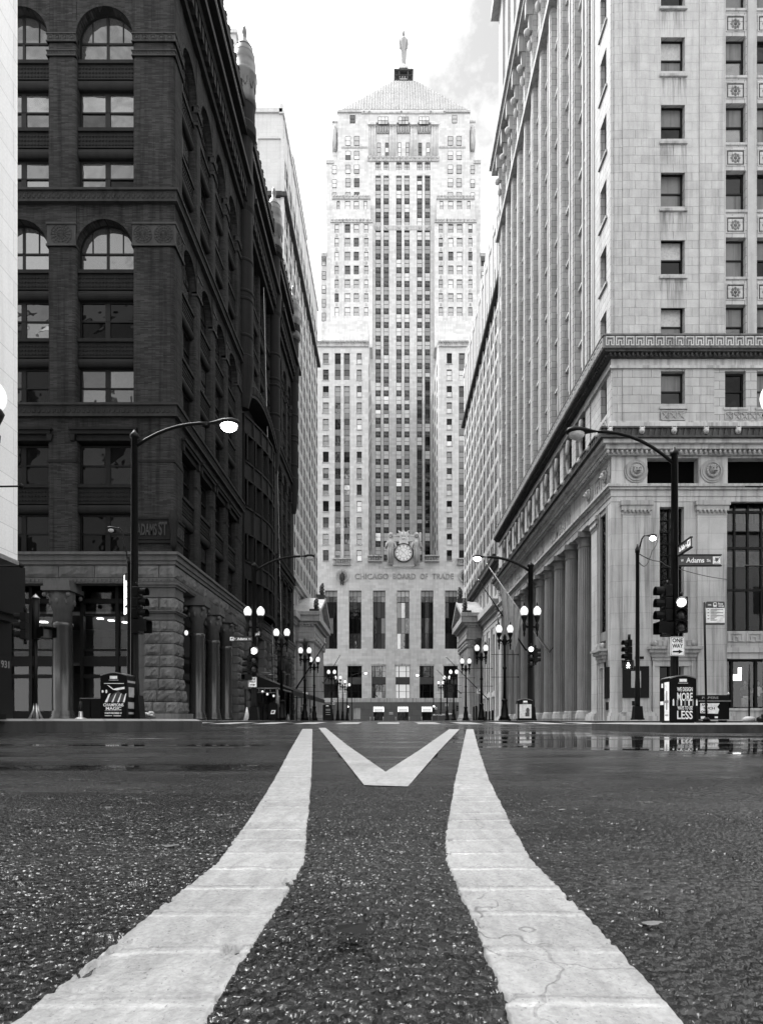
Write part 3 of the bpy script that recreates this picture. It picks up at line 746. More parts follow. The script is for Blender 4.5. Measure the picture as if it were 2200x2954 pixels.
for z0, z1 in bz:
    for i in range(8):
        c = (bu[i]+bu[i+1])/2; x, y, z = mapL(c, (bow(bu[i])+bow(bu[i+1]))/2+.26, z0)
        WN.put(x, y, z, 1.3, z1-z0, math.pi/2-math.atan2(bow(bu[i+1])-bow(bu[i]), bu[i+1]-bu[i]), 'sash', G_dark)
m = MB(xf(mapL)); n = 24                      # ornate arched hood over the bows
for i in range(n):
    a, b = 48.6+12.8*i/n, 48.6+12.8*(i+1)/n
    za, zb = 25.0+2.0*math.sin(math.pi*i/n)**.6 if 0 < i < n else 25.0, 25.0+2.0*math.sin(math.pi*(i+1)/n)**.6 if i+1 < n else 25.0
    m.add([(a, -.5, za), (b, -.5, zb), (b, -.5, zb+1.0), (a, -.5, za+1.0), (a, .8, za), (b, .8, zb), (b, .8, zb+1.0), (a, .8, za+1.0)],
          [(0, 1, 2, 3), (4, 5, 1, 0), (3, 2, 6, 7)])
    c = (a+b)/2; m.box(c-.13, c+.13, -.56, -.5, (za+zb)/2+.25, (za+zb)/2+.8)
m.build('arched_hood', M_terra, RK)
for k in range(4):
    a = 50.0+k*2.6; rook_open(mapL, math.pi/2, a+.2, a+2.2, [('w', 28.4, 30.4), ('s', 30.4, 31.8), ('w', 31.8, 33.9), ('s', 33.9, 35.3), ('a', 35.3, 38.2)])
m = MB(xf(mapL))
for k in range(5): rpier(m, 49.6+k*2.6, 50.2+k*2.6, .1, .8, 28.0, 39.3)
m.box(48.2, 61.6, -.2, .8, 27.3, 28.2); m.build('pier', M_brick, RK)
# cornice, attic, tiled eave and cresting along La Salle street and round the corner
def cornice(mp, u0, u1, att):
    m = MB(xf(mp)); [cbox(m, mp, u0, u1, d, .6, a, b) for d, a, b in ((-.25, 39.3, 39.8), (-.55, 40.7, 41.3), (-.85, 41.3, 41.7), (-.7, 41.7, 42.3), (-.05, 39.8, 40.7))]
    cu0, cu1 = u0, u1; u0 = YA if u0 is None else u0; u1 = XL_ if u1 is None else u1
    m.build('cornice', M_terra, RK)
    m = MB(xf(mp)); n = int((u1-u0)/.62)
    for i in range(n):
        c = u0+(i+.5)*(u1-u0)/n; m.box(c-.17, c+.17, -.5, .1, 39.85, 40.7)
    m.build('modillion_row', M_terra, RK, kind='stuff')
    m = MB(xf(mp)); holes = [(a, b, 42.9, 44.6) for a, b in att]; facade(m, u0, u1, 42.3, 45.0, holes, lambda u, d, z: (u, d, z), .35); m.build('attic_wall', M_brick, RK)
    for a, b in att:
        x, y, z = mp((a+b)/2, .3, 42.9); WN.put(x, y, z, b-a, 1.7, 0 if mp is mapA else math.pi/2, 'sash', G_dark)
    m = MB(xf(mp)); m.box(u0, u1, -.5, .6, 45.0, 45.35); m.box(u0, u1, -.35, .5, 47.0, 47.7)
    m.add([(u0, -.45, 45.35), (u1, -.45, 45.35), (u1, .0, 47.0), (u0, .0, 47.0)], [(0, 1, 2, 3)]); m.build('eave', M_terra, RK)
    m = MB(xf(mp)); nu = int((u1-u0)/.24)
    for i in range(nu):
        for j in range(6):
            c = u0+(i+.5+.5*(j % 2))*(u1-u0)/nu; z = 45.4+j*.27; d = -.45+.45*(z-45.35)/1.65
            m.add([(c-.11, d-.02, z+.26), (c-.11, d-.07, z+.06), (c, d-.08, z-.02), (c+.11, d-.07, z+.06), (c+.11, d-.02, z+.26)], [(0, 1, 2, 3, 4)])
    m.build('eave_tiles', M_brick_tile, RK, kind='stuff')
    m = MB(xf(mp)); n = int((u1-u0)/.85)
    for i in range(n):
        c = u0+(i+.5)*(u1-u0)/n; m.lathe([(.14, 0), (.2, .12), (.11, .22), (.2, .38), (.16, .5), (.04, .62)], c, -.2, 47.7, 6)
    m.build('cresting', M_terra, RK, kind='stuff')
M_brick_tile = stone('glazed_roof_tile', .06, .35, 2., .3, .1, 20, 0, objrand=0., spec=.5)
cornice(mapL, None, 48.0, [(34.9+.95*i+.25*(i//2), 35.5+.95*i+.25*(i//2)) for i in range(12)])
cornice(mapL, 49.6, 61.0, [(50.2+1.2*i, 50.9+1.2*i) for i in range(9)])
cornice(mapL, 62.6, 74.4, [(63.6+1.1*i, 64.2+1.1*i) for i in range(9)])
cornice(mapA, -27, None, [(-13.4-1.2*i, -12.8-1.2*i) for i in range(10)])
def turret(u, d=-.1, r=.66, drop=0.):
    x, y, _ = mapL(u, d, 0); w = 1.3
    m = MB(); m.lathe([(.35, 24.3), (.5, 25.0), (r*.95, 26.3), (r*1.12, 27.4), (r*1.12, 28.2), (r, 28.3), (r, 39.3), (r*1.15, 39.6), (r*1.15, 40.2), (r*1.25, 41.6), (r, 42.4), (r, 45.0), (r*1.4, 45.3), (r*1.4, 46.0), (r*1.25, 46.2), (r*1.25, 47.6)], x, y, 0, 28, sm=False); r *= w if False else 1.
    for z in (29.6, 32.4, 33.0, 35.4): m.lathe([(r+.0, 0), (r+.06, .06), (r+.06, .2), (r, .26)], x, y, z, 20)
    m.build('turret', M_terra, RK)
    r *= w; m = MB(); m.lathe([(q_, z_-drop) for q_, z_ in [(r*1.02, 47.6), (r*1.1, 48.0), (r*1.0, 48.6), (r*1.04, 49.3), (r*1.18, 49.8), (r*1.16, 50.1), (r*1.02, 50.2), (r*1.02, 50.9), (r*.95, 51.5), (r*.72, 52.2), (r*.36, 52.8), (r*.2, 53.0), (r*.25, 53.3), (r*.22, 53.7), (r*.12, 53.95), (.02, 54.0)]], x, y, 0, 20)
    for z, q in ((50.9, .98), (51.5, .92), (52.1, .74)): m.lathe([(r*q, 0), (r*q+.04, .04), (r*q, .09)], x, y, z-drop, 20)
    for k in range(10):
        a = 2*math.pi*k/10; m.tube([(x+r*1.04*math.cos(a+t), y+r*1.04*math.sin(a+t), 49.7-drop-zz) for t, zz in ((-.2, 0), (-.17, .7), (0, 1.05), (.17, .7), (.2, 0))], .03, 4)
    m.build('turret_dome', M_brick_tile, RK)
turret(48.3); turret(60.6, -.1, .62, 2.0); turret(72.6, -.1, .6, 3.2)
# ground floor ------------------------------------------------------------
def rough_block(mb, mp, u0, u1, z0, z1, d0, d1, seed, nu=6, nz_=4, amp=.13):
    r = random.Random(seed); e = .018; vs = []; a0, a1 = u0+e, u1-e; b0, b1 = z0+e, z1-e
    for j in range(nz_+1):
        for i in range(nu+1):
            edge = i in (0, nu) or j in (0, nz_)
            p = 0 if edge else amp*(.25+.75*r.random())
            vs.append(mp(a0+(a1-a0)*i/nu+(0 if edge else r.uniform(-.03, .03)), d0-p, b0+(b1-b0)*j/nz_+(0 if edge else r.uniform(-.03, .03))))
    fs = [(j*(nu+1)+i, j*(nu+1)+i+1, (j+1)*(nu+1)+i+1, (j+1)*(nu+1)+i) for i in range(nu) for j in range(nz_)]
    mb.add(vs, fs)
    P_ = [mp(a0, d0, b0), mp(a1, d0, b0), mp(a1, d0, b1), mp(a0, d0, b1), mp(a0, d1, b0), mp(a1, d1, b0), mp(a1, d1, b1), mp(a0, d1, b1)]
    mb.add(P_, [(0, 1, 5, 4), (1, 2, 6, 5), (2, 3, 7, 6), (3, 0, 4, 7)])
def pier_blocks(mp, u0, u1, z0, z1, n, batter=.35, seed=1, grow=(1, 1)):
    """courses of rough granite, wider towards the foot"""
    h = (z1-z0)/n; r = random.Random(seed)
    for j in range(n):
        t = max(0, 1-(j+.5)/3.2)*batter; a, b = u0-t*grow[0], u1+t*grow[1]
        k = 1 if b-a < 1.0 else 2 if b-a < 1.9 else 3; cuts = sorted([a, b]+[a+(b-a)*(q+1)/k+r.uniform(-.15, .15)*(b-a)/k for q in range(k-1)])
        for c0, c1 in zip(cuts, cuts[1:]):
            m = MB(); rough_block(m, mp, c0, c1, z0+j*h, z0+(j+1)*h, -t, .8, r.random()); m.build('granite_block', M_granite, RK)
def cap(mp, u0, u1, z0, z1, extra=.12):
    m = MB(xf(mp)); h = z1-z0
    e = lambda x, q: None if x is None else x+q
    cbox(m, mp, e(u0, -.05), e(u1, .05), -.06, .7, z0, z0+.3*h); cbox(m, mp, e(u0, -.02), e(u1, .02), -.02, .7, z0+.3*h, z0+.7*h)
    cbox(m, mp, e(u0, -extra), e(u1, extra), -extra, .7, z0+.7*h, z0+.85*h); cbox(m, mp, e(u0, -extra*1.6), e(u1, extra*1.6), -extra*1.6, .7, z0+.85*h, z1)
    m.build('pier_cap', M_granite_smooth, RK)
pier_blocks(mapA, -13.0, -11.4, .55, 5.5, 8, .3, 3, (.3, 1)); pier_blocks(mapL, 33.0, 34.35, .55, 5.5, 8, .3, 4, (1, .6))
cap(mapA, -13.7, None, 5.5, 6.0); cap(mapA, -13.7, None, 6.7, 7.45); cap(mapL, None, 34.35, 5.5, 6.0); cap(mapL, None, 34.35, 6.7, 7.45)
pier_blocks(mapA, -13.6, -11.4, 6.0, 6.7, 1, 0, 31); pier_blocks(mapL, 33., 34.35, 6.0, 6.7, 1, 0, 32)
m = MB(xf(mapA)); m.box(-13.62, -13.0, .2, 1.2, .2, 5.5)
for j in range(8): m.box(-13.60, -13.02, .17, .2, .55+j*.62, 1.13+j*.62)
m.build('pier_return', M_granite_smooth, RK)
m = MB(xf(mapA)); m.box(-14.0, -11.0, -.4, .7, .15, .55); m.xf = xf(mapL); m.box(33.7, 34.9, -.4, .7, .15, .55); m.build('plinth', M_granite, RK)
def lintel(mp, u0, u1, seed):
    r = random.Random(seed); u = u0
    while u < u1-.05:
        e = min(u1, u+r.uniform(1.6, 2.3)); e = u1 if u1-e < .7 else e
        m = MB(); rough_block(m, mp, u, e, 7.75, 8.42, .0, .8, r.random(), 8, 4, .1); m.build('granite_block', M_granite, RK); u = e
    c0, c1 = (None, u1) if u0 == 33.0 else (u0, None) if u1 == -11.4 else (u0, u1)
    m = MB(xf(mp)); cbox(m, mp, c0, c1, -.10, .8, 8.42, 8.62); cbox(m, mp, c0, c1, -.18, .8, 8.62, 8.9); cbox(m, mp, c0, c1, -.30, .8, 8.9, 9.05); m.build('granite_belt', M_granite_smooth, RK)
    m = MB(xf(mp)); cbox(m, mp, c0, c1, .02, .7, 7.45, 7.75); n = int((u1-u0)/.22)
    for i in range(n): c = u0+(i+.5)*(u1-u0)/n; m.box(c-.06, c+.06, -.03, .02, 7.53, 7.67)
    m.build('dentil_band', M_granite_smooth, RK)
lintel(mapA, -27, -11.4, 8); lintel(mapL, 33.0, 48.4, 9); lintel(mapL, 48.4, 61.5, 10); lintel(mapL, 61.5, 74.2, 11)
def column(mp, u, d, r=.5):
    x, y, _ = mp(u, d, 0); m = MB()
    m.lathe([(r*1.3, .16), (r*1.3, .34), (r*1.12, .42), (r*1.22, .5), (r*1.08, .56), (r*1.15, .64), (r, .72), (r*.98, 3.2), (r*.985, 3.21), (r*.94, 5.1), (r*1.02, 5.16), (r*1.02, 5.3), (r*.95, 5.36)], x, y, 0, 24); m.build('column', M_polished, RK)
    m = MB(); m.lathe([(r*.95, 5.36), (r*.9, 6.05), (r*1.05, 6.1), (r*1.3, 6.7), (r*1.25, 6.95)], x, y, 0, 8); m.box(x-r*1.45, x+r*1.45, y-r*1.45, y+r*1.45, 6.95, 7.18); m.box(x-r*1.3, x+r*1.3, y-r*1.3, y+r*1.3, 7.18, 7.5)
    for sx in (-1, 1):
        for sy in (-1, 1): m.sphere(x+sx*r*1.2, y+sy*r*1.2, 6.75, .13, seg=8, rings=5)
    for a in range(8):
        t = a*math.pi/4; m.sphere(x+r*1.12*math.cos(t), y+r*1.12*math.sin(t), 6.45, .1, .1, .2, 6, 4)
    m.build('capital', M_granite_smooth, RK)
column(mapA, -17.36, .1, .52); column(mapA, -21.9, .1, .52)
for u in (37.2, 40.5, 43.7): column(mapL, u, .1, .44)
for u in (66.1, 69.2): column(mapL, u, .1, .44)
pier_blocks(mapL, 46.7, 48.6, .2, 7.45, 12, .1, 21); pier_blocks(mapL, 60.9, 62.8, .2, 7.45, 11, .1, 22); pier_blocks(mapL, 72.4, 74.2, .2, 7.45, 11, .1, 23)
for k, u in enumerate((50.6, 53.0, 57.0, 59.2)): pier_blocks(mapL, u-.5, u+.5, .2, 7.45, 9, .05, 40+k)
# storefronts behind the columns
def shopfront(mp, u0, u1, lit=True, n=2, door=False):
    m = MB(xf(mp)); D = 1.15; w = (u1-u0)/n
    for i in range(n+1): u = u0+i*w; m.box(u-.09, u+.09, D-.05, D+.2, .2, 7.5)
    for z, h in ((.2, .5), (2.5, .2), (3.15, .55), (4.0, .1), (5.9, .12), (6.6, .25)): m.box(u0, u1, D-.02, D+.15, z, z+h)
    m.build('shopfront_frame', M_black, RK)
    for i in range(n):
        m = MB(xf(mp)); m.quad((u0+i*w, D+.1, .7), (u0+(i+1)*w, D+.1, .7), (u0+(i+1)*w, D+.1, 7.3), (u0+i*w, D+.1, 7.3)); m.build('shop_pane', M_clear, RK)
M_room = flat('shop_ceiling', .14, .8); M_roomwall = flat('shop_wall', .018, .8)
shopfront(mapA, -16.85, -13.0, n=2); shopfront(mapA, -21.4, -17.9, n=2)
for a, b in ((34.4, 36.8), (37.6, 40.1), (40.9, 43.3), (44.1, 46.6), (63.4, 65.7), (66.5, 68.8), (69.6, 71.9)): shopfront(mapL, a, b, n=1)
m = MB(xf(mapA)); m.box(-27, -12.2, 7.0, 7.2, .2, 7.5); m.box(-27, -12.6, 1.4, 7.0, 3.2, 3.35)
m.box(-12.75, -12.6, 1.4, 40, .2, 7.5); m.box(-27.2, -27.0, .6, 7.2, .2, 9.0); m.box(-27, -12.7, 1.3, 7.0, .19, .21); m.build('shop_wall', M_roomwall, RK)
m = MB(xf(mapA)); m.box(-27, -12.8, 1.5, 7.0, 6.0, 6.2); m.build('shop_ceiling', M_room, RK)
m = MB(xf(mapA))
for i in range(7): u = -16.2+.32*i-(.2 if i < 2 else 0); dd = 2.2+.75*i*.9; m.box(u-.14, u+.14, dd, dd+.25, 5.92, 5.98)
for dd, u in ((2.3, -18.7), (3.4, -20.3)): m.box(u-.2, u+.2, dd, dd+.3, 5.92, 5.98)
m.build('ceiling_light', M_signlit, RK)
m = MB(xf(mapA)); m.box(-15.3, -14.6, 5.0, 6.9, 3.4, 5.2); m.build('lit_partition', M_room, RK)
# roof slab and back walls close the block
m = MB(); m.box(-27, -12.3, 34.2, 74, 45.0, 45.3); m.box(-27, -26.8, 33.4, 74, .2, 45); m.box(-27, -12, 73.9, 74.1, .2, 47.5); m.build('roof', M_brick, RK)
m = MB(); m.box(-12.35, -12.2, 34.5, 73.8, 9.0, 45.0); m.box(-26.8, -12.3, 33.75, 33.9, 9.0, 45.0); m.build('dark_interior', M_void, RK)
# carved street name high on the corner pier
def carved(mp, parts, name):
    m = MB(xf(mp))
    for t, u, z, wd, h in parts: m.text(t, u, z, wd, h, -.07, .05)
    m.build(name, M_relief, RK)
m = MB(xf(mapA)); m.box(-13.4, -11.4, -.07, .2, 9.75, 10.85); m.box(-13.5, -11.35, -.12, .2, 10.8, 10.9); m.box(-13.5, -11.35, -.12, .2, 9.55, 9.65)
m.xf = xf(mapL); m.box(32.93, 34.3, -.07, .2, 9.75, 10.85); m.box(32.9, 34.35, -.12, .2, 10.8, 10.9); m.build('name_tablet', M_terra, RK)
carved(mapA, [('ADAMS', -13.35, 9.95, 1.05, .62), ('ST', -12.2, 9.95, .45, .72)], 'carved_lettering')
carved(mapL, [('LA SALLE', 33.2, 9.95, 1.0, .6)], 'carved_lettering')
m = MB(); m.lathe([(.05, 9.1), (.2, 9.5), (.16, 9.9), (.24, 10.6), (.28, 11.0), (.2, 11.1), (.22, 11.25)], -11.42, 32.95, 0, 10); m.build('corner_bracket', M_terra, RK)
WN.done()
# ================================================================== right: pale limestone bank block on the corner
ST = thing('stone_building', 'pale limestone bank block with giant columns along the street on the right corner', 'building', (16, 40, .18), world=True)
WS = Windows(ST); BS = Blocks(ST, 'stone_block', M_lime)
YB, XR_ = 33.5, 11.86
U = lambda px: PX(px, YB); Z3 = lambda py: PZ(py, YB)
mA = lambda u, d, z: (u, YB+d, z)
mR = lambda u, d, z: (XR_+d, u, z)
def sbox(m, mp, u0, u1, d0, d1, z0, z1):
    """None marks the street corner"""
    if u0 is None: u0 = XR_+d0 if mp is mA else YB+d1
    m.box(u0, u1, d0, d1, z0, z1)
PW = [G_dark, G_dark, G_dark, G_mid]
UE = 26.0
# --- window columns of the Adams street face
w1 = (U(1906), U(1975)); w2 = (U(2092), U(2152)); w3 = (U(2184), U(2244)); w4 = (U(2276), U(2336))
rows = [(Z3(215+194*k), Z3(100+194*k)) for k in range(-2, 5)]
z6 = (Z3(1174), Z3(1069))
def drip_stains(m):
    """rain run-off below the sills of the single window column"""
    N, L = m.node_tree.nodes, m.node_tree.links; b = N['Principled BSDF']; old = b.inputs['Base Color'].links[0].from_socket
    geo = N.new('ShaderNodeNewGeometry'); sx = N.new('ShaderNodeSeparateXYZ'); L.new(geo.outputs['Position'], sx.inputs[0])
    ph = math_(N, L, 'FRACT', math_(N, L, 'DIVIDE', math_(N, L, 'SUBTRACT', sx.outputs[2], rows[0][0]-.12), 194*YB/F))
    st = ramp(N, L, ph, .58, 1., 0., 1.)
    inx = math_(N, L, 'MULTIPLY', ramp(N, L, sx.outputs[0], w1[0]-.15, w1[0]), ramp(N, L, sx.outputs[0], w1[1]+.15, w1[1]))
    nn = noise(N, L, mapped(N, L, geo.outputs['Position'], (9, 9, .5)), 1, 4); st = math_(N, L, 'MULTIPLY', math_(N, L, 'MULTIPLY', st, inx), ramp(N, L, nn, .42, .62))
    st = math_(N, L, 'MULTIPLY', st, ramp(N, L, sx.outputs[1], YB+.5, YB+.3))
    v = math_(N, L, 'MULTIPLY', old, math_(N, L, 'SUBTRACT', 1., math_(N, L, 'MULTIPLY', st, .62))); L.new(v, b.inputs['Base Color'])
drip_stains(M_lime); drip_stains(M_lime_wall)
holes = [(w[0], w[1], a, b) for w in (w1, w2, w3, w4) for a, b in rows+[z6]]
m = MB(xf(mA)); facade(m, U(1770), UE, Z3(1036), 78, [h for h in holes if h[2] > Z3(1036)], lambda u, d, z: (u, d+.05, z), .4)
facade(m, XR_, U(1770), Z3(1036), 78, [], lambda u, d, z: (u, d+.09, z)); m.build('wall', M_lime_wall, ST)
# individual stones, running bond, fitted round the windows
def bond(u0, u1, z0, z1, cut, d, h=.455, wd=.68, seed=0):
    n = max(1, round((z1-z0)/h)); h = (z1-z0)/n
    for j in range(n):
        za, zb = z0+j*h, z0+(j+1)*h; segs = [(u0, u1)]
        for a, b, c, e in cut:
            if c < (za+zb)/2 < e:
                segs = [q for s in segs for q in ((s[0], min(s[1], a)), (max(s[0], b), s[1])) if q[1]-q[0] > .08]
        for a, b in segs:
            k = max(1, round((b-a)/wd)); off = .5 if j % 2 else 0; pts = [a]+[a+(b-a)*(i+off)/k for i in range(k+1) if a+.12 < a+(b-a)*(i+off)/k < b-.12]+[b]
            for p, q in zip(pts, pts[1:]): BS.put(p+.004, q-.004, YB+d, YB+.06, za+.004, zb-.004)
bond(XR_+.02, U(1770), Z3(985), 41, [], .045, wd=1.)
bond(U(1771), U(1795), Z3(985), 41, [], .02, wd=1.)
bond(U(1795), U(1868), Z3(985), 41, [], -.02)
bond(U(1868), U(2016), Z3(985), 41, holes, .01)
bond(U(2016), U(2088), Z3(985), 41, [], -.02)
# big ashlar of the two lower storeys
bond(U(1766), U(1795), Z3(1215), Z3(1063), [], .03, .5, 1.)
bond(U(1795), U(2060), Z3(1215), Z3(1063), holes, .0, .47, 1.0)
for a, b in rows+[z6]:
    for k, w in enumerate((w1, w2, w3, w4)):
        WS.put((w[0]+w[1])/2, YB+.30, a, w[1]-w[0]-.02, b-a-.02, 0, 'sash', [random.choice([G_dark, M_curtain, M_curtain, G_mid]), random.choice([G_dark, M_curtain, M_curtain])] if k else [random.choice([G_dark, G_mid, M_curtain, G_dark]), random.choice([M_blind_grey, M_curtain, M_curtain])])
        m = MB(xf(mA)); m.box(w[0]-.1, w[1]+.1, -.10 if k == 0 else .0, .4, a-.14, a-.01); m.build('window_sill', M_orn, ST)
# slim piers and rosette panels between the coupled windows
m = MB(xf(mA))
for a, b in ((U(2088), U(2092)), (w2[1]+.06, w3[0]-.06), (w3[1]+.06, w4[0]-.06)): m.box(a, b, -.02, .05, Z3(985), 78)
m.build('window_pier', M_lime, ST)
def rosette(m, c, z, r, d):
    m.lathe_y = None
    for k in range(8):
        a = 2*math.pi*k/8; m.sphere(c+r*.62*math.cos(a), d, z+r*.62*math.sin(a), r*.32, .05, r*.32, 6, 4, 1)
    m.sphere(c, d-.02, z, r*.3, .08, r*.3, 8, 5, 1)
for (a0, b0), (a1, b1) in zip(rows[1:], rows[:-1]):
    zb, za = a1-.14, b0
    for w in (w2, w3, w4):
        m = MB(xf(mA)); c = (w[0]+w[1])/2; h = zb-za; q = min(w[1]-w[0], h)*.40; zc = (za+zb)/2
        m.box(w[0]+.02, w[1]-.02, .08, .14, za+.12, zb-.05)
        for e, dd in ((1.0, .02), (.86, .05)):
            for x0, x1, y0, y1 in ((-q*1.15*e, q*1.15*e, q*e-.05, q*e), (-q*1.15*e, q*1.15*e, -q*e, -q*e+.05), (-q*1.15*e, -q*1.15*e+.05, -q*e+.05, q*e-.05), (q*1.15*e-.05, q*1.15*e, -q*e+.05, q*e-.05)):
                m.box(c+x0, c+x1, dd, .09, zc+y0, zc+y1)
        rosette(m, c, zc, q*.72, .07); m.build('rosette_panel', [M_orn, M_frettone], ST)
# fret belt, egg-and-dart cornice
def fret(m, mp, u0, u1, z0, z1, d, w=.52):
    n = max(1, int((u1-u0)/w)); w = (u1-u0)/n; h = z1-z0; t = .055
    for i in range(n):
        a = u0+i*w
        for x0, x1, y0, y1 in ((.06, .94, .86, 1.), (.06, .18, .0, .86), (.82, .94, .0, .86), (.18, .42, .0, .14), (.58, .82, .0, .14), (.30, .42, .14, .62), (.58, .70, .14, .62), (.42, .58, .48, .62)):
            m.box(a+x0*w, a+x1*w, d-.04, d+.02, z0+y0*h, z0+y1*h)
def belt(mp, u1):
    z = Z3
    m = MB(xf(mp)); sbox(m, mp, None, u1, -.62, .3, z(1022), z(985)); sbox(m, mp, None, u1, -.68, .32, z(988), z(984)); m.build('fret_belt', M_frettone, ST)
    m = MB(xf(mp)); fret(m, mp, XR_-.55 if mp is mA else YB-.55, u1, z(1017), z(991), -.62); m.build('greek_fret', M_lime, ST, kind=None)
    m = MB(xf(mp)); sbox(m, mp, None, u1, -.50, .28, z(1028), z(1022)); sbox(m, mp, None, u1, -.28, .26, z(1036), z(1028)); 
    a = XR_-.3 if mp is mA else YB-.3; n = int((u1-a)/.24)
    for i in range(n): c = a+(i+.5)*(u1-a)/n; m.sphere(c, -.33, z(1031), .07, .1, .12, 6, 4)
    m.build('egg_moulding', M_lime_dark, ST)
    m = MB(xf(mp)); sbox(m, mp, None, u1, -.10, .25, z(1064), z(1056)); sbox(m, mp, None, u1, -.02, .23, z(1056), z(1036)); m.build('string_course', M_lime_smooth, ST)
belt(mA, UE); belt(mR, 68)
m = MB(xf(mA)); facade(m, XR_, UE, Z3(1248), Z3(1056), [h for h in holes if h[2] < Z3(1056)], lambda u, d, z: (u, d+.05, z), .4); m.build('wall', M_lime_wall, ST)
def lattice(mp, u0, u1, z0, z1, d=.0):
    m = MB(xf(mp)); m.box(u0, u1, d+.06, d+.12, z0, z1); n = max(2, round((u1-u0)/.42)); w = (u1-u0)/n
    m.box(u0, u1, d, d+.06, z1-.05, z1); m.box(u0, u1, d, d+.06, z0, z0+.05)
    for i in range(n):
        a, b = u0+i*w, u0+(i+1)*w
        m.tube([(a, d+.03, z0), (b, d+.03, z1)], .03, 4, 0, False); m.tube([(b, d+.03, z0), (a, d+.03, z1)], .03, 4, 0, False); m.box(a-.02, a+.02, d, d+.06, z0+.05, z1-.05)
    m.build('lattice_panel', M_orn, ST)
lattice(mA, w1[0], w1[1], Z3(1213), Z3(1186), -.08); lattice(mA, w2[0], UE, Z3(1213), Z3(1186))
def lower_cornice(mp, u1):
    z = Z3
    m = MB(xf(mp)); sbox(m, mp, None, u1, -.05, .2, z(1222), z(1215)); sbox(m, mp, None, u1, -.16, .2, z(1249), z(1222)); m.build('smooth_band', M_lime_smooth, ST)
    m = MB(xf(mp)); sbox(m, mp, None, u1, -.80, .25, z(1254), z(1249)); sbox(m, mp, None, u1, -.86, .28, z(1281), z(1276)); sbox(m, mp, None, u1, -.72, .26, z(1276), z(1254))
    a = XR_-.8 if mp is mA else YB-.8; n = int((u1-a)/.30)
    for i in range(n):
        c = a+(i+.5)*(u1-a)/n; m.prism([(c-.10, z(1275)), (c+.10, z(1275)), (c+.06, z(1262)), (c, z(1254)+.03), (c-.06, z(1262))], -.78, -.70, 'y')
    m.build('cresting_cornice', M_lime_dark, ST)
    n = int((u1-a)/1.68)
    for i in range(n):
        c = a+.45+i*1.68; m = MB(xf(mp)); zc = z(1262)
        m.sphere(c, -.80, zc, .15, .14, .19, 8, 6); m.sphere(c, -.92, zc-.07, .08, .08, .08, 6, 4); m.sphere(c-.1, -.84, zc+.14, .05, .05, .06, 6, 4); m.sphere(c+.1, -.84, zc+.14, .05, .05, .06, 6, 4)
        m.build('lion_head', M_lime, ST)
    m = MB(xf(mp)); sbox(m, mp, None, u1, -.66, .22, z(1292), z(1281)); sbox(m, mp, None, u1, -.44, .21, z(1304), z(1292)); sbox(m, mp, None, u1, -.22, .2, z(1316), z(1304))
    b = a+.35; n = int((u1-b)/.26)
    for i in range(n): c = b+(i+.5)*(u1-b)/n; m.sphere(c, -.30, z(1309), .08, .1, .13, 6, 4)
    m.build('cornice_moulding', M_lime_smooth, ST)
lower_cornice(mA, UE); lower_cornice(mR, 68)
# frieze with lion roundels, dark openings on Adams street, carved words on the long side
zf0, zf1 = Z3(1400), Z3(1316)
m = MB(xf(mA)); facade(m, XR_, UE, zf0, zf1, [(U(1866), U(2014), Z3(1398), Z3(1321)), (U(2098), U(2250), Z3(1398), Z3(1321))], lambda u, d, z: (u, d, z), .5); m.box(U(1860), UE, .5, .55, zf0, zf1, 1); m.build('frieze', [M_lime_smooth, M_void], ST)
m = MB(xf(mR)); m.box(YB+.2, 68, .0, .5, zf0, zf1); m.build('frieze', M_lime_smooth, ST)
def lion(mp, u, z, r, s=1):
    m = MB(xf(mp)); n = 20
    for r0, r1, d in ((.0, 1., -.05), (.78, .9, -.10), (.95, 1.08, -.07)):
        for i in range(n):
            a, b = 2*math.pi*i/n, 2*math.pi*(i+1)/n
            m.prism([(u+r*r0*math.cos(a), z+r*r0*math.sin(a)), (u+r*r1*math.cos(a), z+r*r1*math.sin(a)), (u+r*r1*math.cos(b), z+r*r1*math.sin(b)), (u+r*r0*math.cos(b), z+r*r0*math.sin(b))] if r0 else
                    [(u, z), (u+r*r1*math.cos(a), z+r*r1*math.sin(a)), (u+r*r1*math.cos(b), z+r*r1*math.sin(b))], d, .02, 'y')
    for i in range(16):
        a = 2*math.pi*i/16; m.sphere(u+r*.45*math.cos(a), -.12, z+r*.45*math.sin(a), r*.17, .08, r*.17, 6, 4)
    m.sphere(u, -.2, z+.02, r*.34, .16, r*.38, 10, 7); m.sphere(u, -.33, z-r*.14, r*.2, .12, r*.17, 8, 5)
    for sx in (-1, 1): m.sphere(u+sx*r*.3, -.24, z+r*.32, r*.1, .07, r*.11, 6, 4); m.sphere(u+sx*r*.13, -.34, z+r*.1, r*.06, .03, r*.05, 6, 4, 1)
    m.box(u-r*.13, u+r*.13, -.44, -.36, z-r*.22, z-r*.18, 1)
    m.build('lion_roundel', [M_orn, M_void], ST)
for px in (1833, 2052, 2268): lion(mA, U(px), Z3(1360), .58)
lion(mR, 34.2, Z3(1360), .55); lion(mR, 37.0, Z3(1360), .55); lion(mR, 66, Z3(1360), .55)
m = MB(xf(mR))
for a, b in ((34.9, 36.3),):
    fret(m, mR, a, b, Z3(1385), Z3(1335), -.01, .7)
m.build('greek_fret', M_orn, ST)
for wd_, u_, l_ in (('NATIONAL', 37.0, 5.0), ('BANK', 43.2, 2.8), ('AND', 47.2, 2.0), ('TRUST', 50.6, 3.4), ('COMPANY', 55.8, 5.4)):      # carved words run towards the near corner
    m = MB(lambda u, d, z: mR(51+(51-u), d, z)); m.text(wd_, u_, Z3(1382), l_, .85, .0, .05); m.build('carved_lettering', M_orn, ST)
